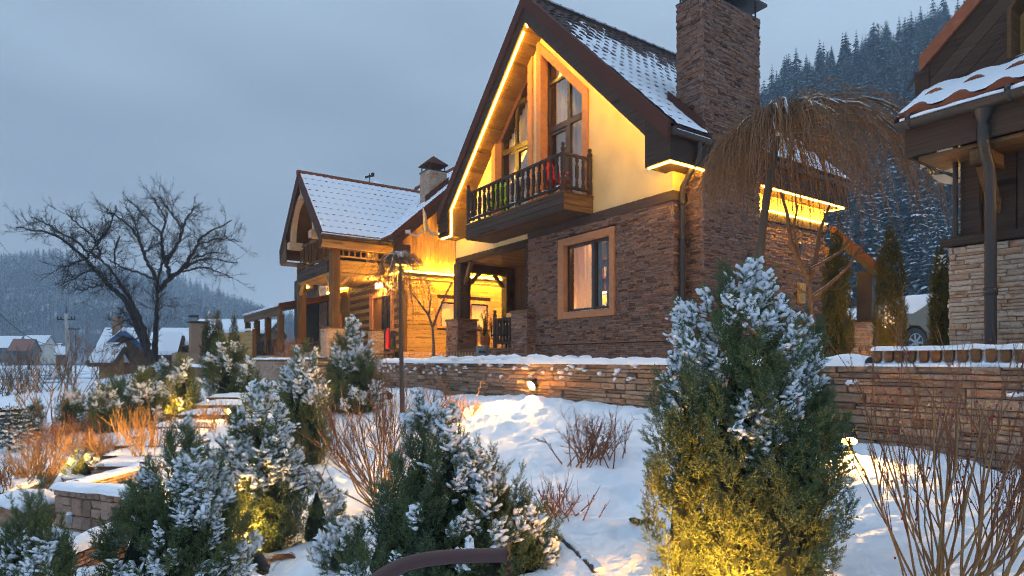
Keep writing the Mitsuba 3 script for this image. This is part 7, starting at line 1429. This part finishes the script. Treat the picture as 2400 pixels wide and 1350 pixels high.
# balcony furniture
def cafe_chair(lab, x, y, z, rz, bsdf):
    k = thing('cafe_chair', lab, 'chair'); c, s = math.cos(rz), math.sin(rz); q = lambda a, b, h: np.array([x + a * c - b * s, y + a * s + b * c, z + h])
    m = M(); m.hexa([q(-.2, -.2, .43), q(.2, -.2, .43), q(.2, .2, .43), q(-.2, .2, .43), q(-.21, -.21, .46), q(.21, -.21, .46), q(.21, .21, .46), q(-.21, .21, .46)]); part(k, 'seat', m, bsdf)
    m = M(); m.hexa([q(.17, -.2, .5), q(.20, -.2, .5), q(.20, .2, .5), q(.17, .2, .5), q(.26, -.19, .92), q(.29, -.19, .92), q(.29, .19, .92), q(.26, .19, .92)]); part(k, 'backrest', m, bsdf)
    for a in (-1, 1):
        for b in (-1, 1): m = M(); m.tube([q(a * .17, b * .17, .43), q(a * .21, b * .21, 0)], .018, 6); part(k, 'leg', m, bsdf)
        m = M(); m.tube([q(-.18, a * .22, .44), q(-.15, a * .23, .66), q(.22, a * .22, .68)], .018, 6); part(k, 'armrest', m, bsdf)
plain('m_red', (.62, .02, .015), .4); plain('m_lime', (.30, .62, .02), .4); plain('m_white', (.7, .68, .64), .4)
cafe_chair('red plastic chair at the near end of the balcony', 8.5, 10.55, 3.47, 1.9, 'm_red'); cafe_chair('lime green plastic chair at the far end of the balcony', 8.5, 12.95, 3.47, -1.9, 'm_lime')
k = thing('balcony_table', 'small round pale table between the two balcony chairs', 'table'); m = M(); m.lathe([(.32, .70), (.33, .72), (.32, .74)], (8.48, 11.75, 3.47), 20); part(k, 'tabletop', m, 'm_white'); m = M(); m.tube([(8.48, 11.75, 3.47), (8.48, 11.75, 4.17)], .03, 8); m.lathe([(.2, 0), (.2, .03)], (8.48, 11.75, 3.47), 14); part(k, 'stand', m, 'm_white')
# porch chair with cushion
k = thing('armchair', 'dark cane armchair with a beige cushion on the porch', 'armchair'); x, y, z = 9.55, 14.2, .32; m = M()
for a in (-.28, .28):
    m.tube([(x - .25, y + a, z), (x - .25, y + a, z + .62), (x + .25, y + a, z + .66), (x + .33, y + a, z + 1.0)], .022, 6); m.tube([(x + .25, y + a, z), (x + .25, y + a, z + .66)], .022, 6)
m.tube([(x - .25, y - .28, z + .38), (x - .25, y + .28, z + .38)], .02, 6); m.tube([(x + .33, y - .28, z + 1.0), (x + .33, y + .28, z + 1.0)], .02, 6); part(k, 'frame', m, 'm_black'); plain('m_cushion', (.42, .33, .2), .9)
m = M(); m.cbox(x - .27, x + .2, y - .26, y + .26, z + .38, z + .5, .04); part(k, 'seat_cushion', m, 'm_cushion'); m = M(); m.hexa([(x + .15, y - .25, z + .5), (x + .25, y - .25, z + .5), (x + .25, y + .25, z + .5), (x + .15, y + .25, z + .5), (x + .24, y - .25, z + 1.02), (x + .34, y - .25, z + 1.02), (x + .34, y + .25, z + 1.02), (x + .24, y + .25, z + 1.02)]); part(k, 'back_cushion', m, 'm_cushion')
# rubbish bin
k = thing('rubbish_bin', 'blue grey metal rubbish bin with a letterbox opening beside the porch steps', 'bin'); c = np.array([8.02, 13.32, -.1]); c = at(1130, 833, 14.6); c[2] = -.08
plain('m_bin', (.10, .135, .165), .5, .3); m = M(); m.lathe([(.135, 0), (.145, .02), (.145, .37), (.150, .375), (.150, .40), (.14, .41)], c, 20); part(k, 'body', m, 'm_bin', True); m = M(); dr_ = nrm(-c * [1, 1, 0]); sdv = np.array([-dr_[1], dr_[0], 0]); p = c + dr_ * .144 + [0, 0, .28]; m.hexa([p - sdv * .08 + [0, 0, -.03] - dr_ * .05, p + sdv * .08 + [0, 0, -.03] - dr_ * .05, p + sdv * .08 + [0, 0, -.03] + dr_ * .004, p - sdv * .08 + [0, 0, -.03] + dr_ * .004, p - sdv * .08 + [0, 0, .03] - dr_ * .05, p + sdv * .08 + [0, 0, .03] - dr_ * .05, p + sdv * .08 + [0, 0, .03] + dr_ * .004, p - sdv * .08 + [0, 0, .03] + dr_ * .004]); part(k, 'opening', m, 'm_black')
m = M(); m.lathe([(.155, .40), (.155, .425), (.02, .44)], c, 20); part(k, 'lid', m, 'm_bin')
# red and black cylinders by the door pier
k = thing('fire_extinguisher', 'tall red cylinder hung beside the door pier of the timber house', 'fire extinguisher'); c = at(909, 818, 18.6); m = M(); m.lathe([(.04, 0), (.065, .04), (.07, .08), (.07, .5), (.05, .58), (.03, .62)], c, 12); part(k, 'cylinder', m, 'm_red', True); m = M(); m.lathe([(.03, .62), (.03, .66)], c, 8); m.beam(c + [0, 0, .66], c + [-.08, .05, .7], .02, .03); part(k, 'valve', m, 'm_black')
k = thing('umbrella_case', 'dark upright case right of the red cylinder', 'case'); c = at(922, 822, 18.6); m = M(); m.lathe([(.05, 0), (.085, .03), (.085, .58), (.05, .6)], c, 12); part(k, 'body', m, 'm_black', True); m = M(); m.lathe([(.09, .3), (.09, .34)], c, 12); part(k, 'strap', m, 'm_metal_dark')
# satellite dish on the timber house corner
k = thing('satellite_dish', 'satellite dish seen edge on between the two houses', 'satellite dish'); c = at(996, 517, 17.4); fw2 = nrm(at(960, 520, 17.36) - c + np.array([0, 0, .02])); m = M(); m.lathe([(.001, -.05), (.2, -.03), (.36, .02), (.38, .04), (.36, .035), (.2, -.04), (.001, -.06)], c, 22, axis=fw2); part(k, 'reflector', m, 'm_dish', True)
m = M(); m.tube([c + [0, 0, -.3], at(975, 553, 17.5), at(955, 545, 17.6)], .025, 6); m.tube([c, at(1002, 535, 17.4), at(1012, 548, 17.3), at(1028, 548, 17.1)], .035, 6); part(k, 'arm', m, 'm_grey_metal'); m = M(); m.lathe([(.05, -.08), (.055, .06)], at(957, 543, 17.6), 8, axis=fw2 * -1); part(k, 'receiver', m, 'm_dish')
# handrail in the near foreground
HRL = thing('handrail', 'curved brown metal handrail at the bottom edge, ending in a rusty plate', 'handrail'); plain('m_rail', (.085, .036, .034), .4, 0, .4)
D = 1.9; P = np.array([at(x, y, D + o) for x, y, o in ((850, 1392, -.16), (880, 1358, -.12), (915, 1335, -.09), (955, 1318, -.06), (1000, 1308, -.04), (1050, 1303, -.02), (1110, 1300, 0), (1190, 1299, 0))]); t = np.linspace(0, 7, 40); P = np.stack([np.interp(t, np.arange(8), P[:, i]) for i in range(3)], 1)
for _ in range(3): P[1:-1] = (P[:-2] + P[1:-1] + P[2:]) / 3
prof = np.array([(-.024, -.012), (-.020, .006), (-.012, .016), (0, .020), (.012, .016), (.020, .006), (.024, -.012), (.018, -.020), (-.018, -.020)]); tt = np.gradient(P, axis=0); tt /= np.linalg.norm(tt, axis=1, keepdims=True); sdv = np.cross(tt, [0, 0, 1.0]); sdv /= np.linalg.norm(sdv, axis=1, keepdims=True); upv = np.cross(sdv, tt); k_ = len(prof)
v = (P[:, None] + sdv[:, None] * prof[None, :, :1] + upv[:, None] * prof[None, :, 1:]).reshape(-1, 3); I, J = np.meshgrid(np.arange(len(P) - 1), np.arange(k_), indexing='ij'); q = np.stack([I * k_ + J, I * k_ + (J + 1) % k_, (I + 1) * k_ + (J + 1) % k_, (I + 1) * k_ + J], -1).reshape(-1, 4); m = M(); m.add(v, q, .5); e = (len(P) - 1) * k_; m.add(v[e:], [[0, i, i + 1] for i in range(1, k_ - 1)], .5); part(HRL, 'rail', m, 'm_rail', True)
proc_mat('m_rust', lambda p, n, uv: mix((.05, .025, .022), (.30, .11, .03), smoothstep(.42, .6, fbm(p.x * 60, p.y * 60, p.z * 60, 3))), .75)
e = P[-1]; m = M(); m.hexa([e + RT * a + FW * b + np.array([0, 0, c]) for c in (-.035, .038) for a, b in ((-.002, -.028), (.008, -.028), (.008, .028), (-.002, .028))]); part(HRL, 'end_plate', m, 'm_rust'); m = M(); m.beam(e + RT * .002 + [0, 0, -.035], e + RT * .002 + [0, 0, -.45], .014, .03, up=FW); part(HRL, 'post', m, 'm_rust')
# timber strip in the snow, stones
k = thing('timber_edging', 'dark timber strip poking diagonally out of the snow at the bottom', 'edging'); a, b = on_ground(1306, 1250, 4.5), on_ground(1400, 1340, 3.7); m = M(); m.beam(a + [0, 0, -.012], b + [0, 0, .0], .05, .05); part(k, 'strip', m, 'm_black'); m = M(); t = np.linspace(0, 1, 26)
for q in t: m.blob(a * (1 - q) + b * q + RT * (-.022) * 0 + np.array([0, 0, .02]) + RT * rng.normal(.012, .006), (.03, .03, .014), 1, .35)
part(k, 'snow', m, 'm_snow_soft', True, kind='stuff')
for lab, px, py, d, r, sn in (('dark stone showing through the snow on the right slope', 1490, 1222, 4.4, (.035, .05, .02), 0), ('second small dark stone on the right slope', 1518, 1221, 4.4, (.03, .03, .02), 0), ('rounded boulder with snow at the left, below the golden shrub', 45, 1165, 7.0, (.22, .25, .16), 1), ('boulder with a thick snow hat at the left edge', 60, 1215, 6.3, (.3, .25, .2), 1), ('boulder beside the middle garden steps', 292, 1052, 8.9, (.14, .12, .09), 1), ('snow capped stone at the end of the planter path', 170, 1125, 7.3, (.14, .1, .06), 1), ('dark stone beside the upper garden steps', 458, 975, 11.8, (.16, .12, .08), 0), ('small stone in the snow near the retaining wall', 1035, 930, 11.5, (.07, .06, .03), 0)):
    k = thing('boulder', lab, 'stone'); p = on_ground(px, py, d); m = M(); m.blob(p + [0, 0, r[2] * .4], r, 2, .3, seed=px); part(k, 'stone', m, 'm_stone_wall' if sn else 'm_black')
    if sn: m = M(); m.blob(p + [0, 0, r[2] * 1.0], (r[0] * .95, r[1] * .95, r[2] * .55), 2, .2, seed=px); part(k, 'snow', m, 'm_snow', True, kind='stuff')
k = thing('dry_plant', 'pale dry leaves glowing beside the lower garden steps', 'plant'); p = on_ground(268, 1085, 8.55); R = np.random.default_rng(9); m = M()
for _ in range(18): a = R.uniform(0, 6.28); o = np.array([math.cos(a), math.sin(a), 0]); t = np.linspace(0, 1, 4)[:, None]; m.tube(p + o * .10 * t + np.array([0, 0, .16]) * t * (1.15 - .5 * t), np.linspace(.008, .002, 4), 3)
part(k, 'blades', m, 'm_white')
# ---------------------------------------------------------------- the air
scene['haze_air'] = {'type': 'homogeneous', 'albedo': {'type': 'rgb', 'value': [.93, .95, .97]}, 'sigma_t': {'type': 'rgb', 'value': [HAZE * .8, HAZE, HAZE * 1.2]}}
scene['haze'] = {'type': 'cube', 'to_world': T().translate([0, 0, 95]).scale([6000, 6000, 100]), 'bsdf': {'type': 'null'}, 'interior': {'type': 'ref', 'id': 'haze_air'}}
tag('haze', 'pale winter haze filling the valley', 'haze', None, 'stuff')
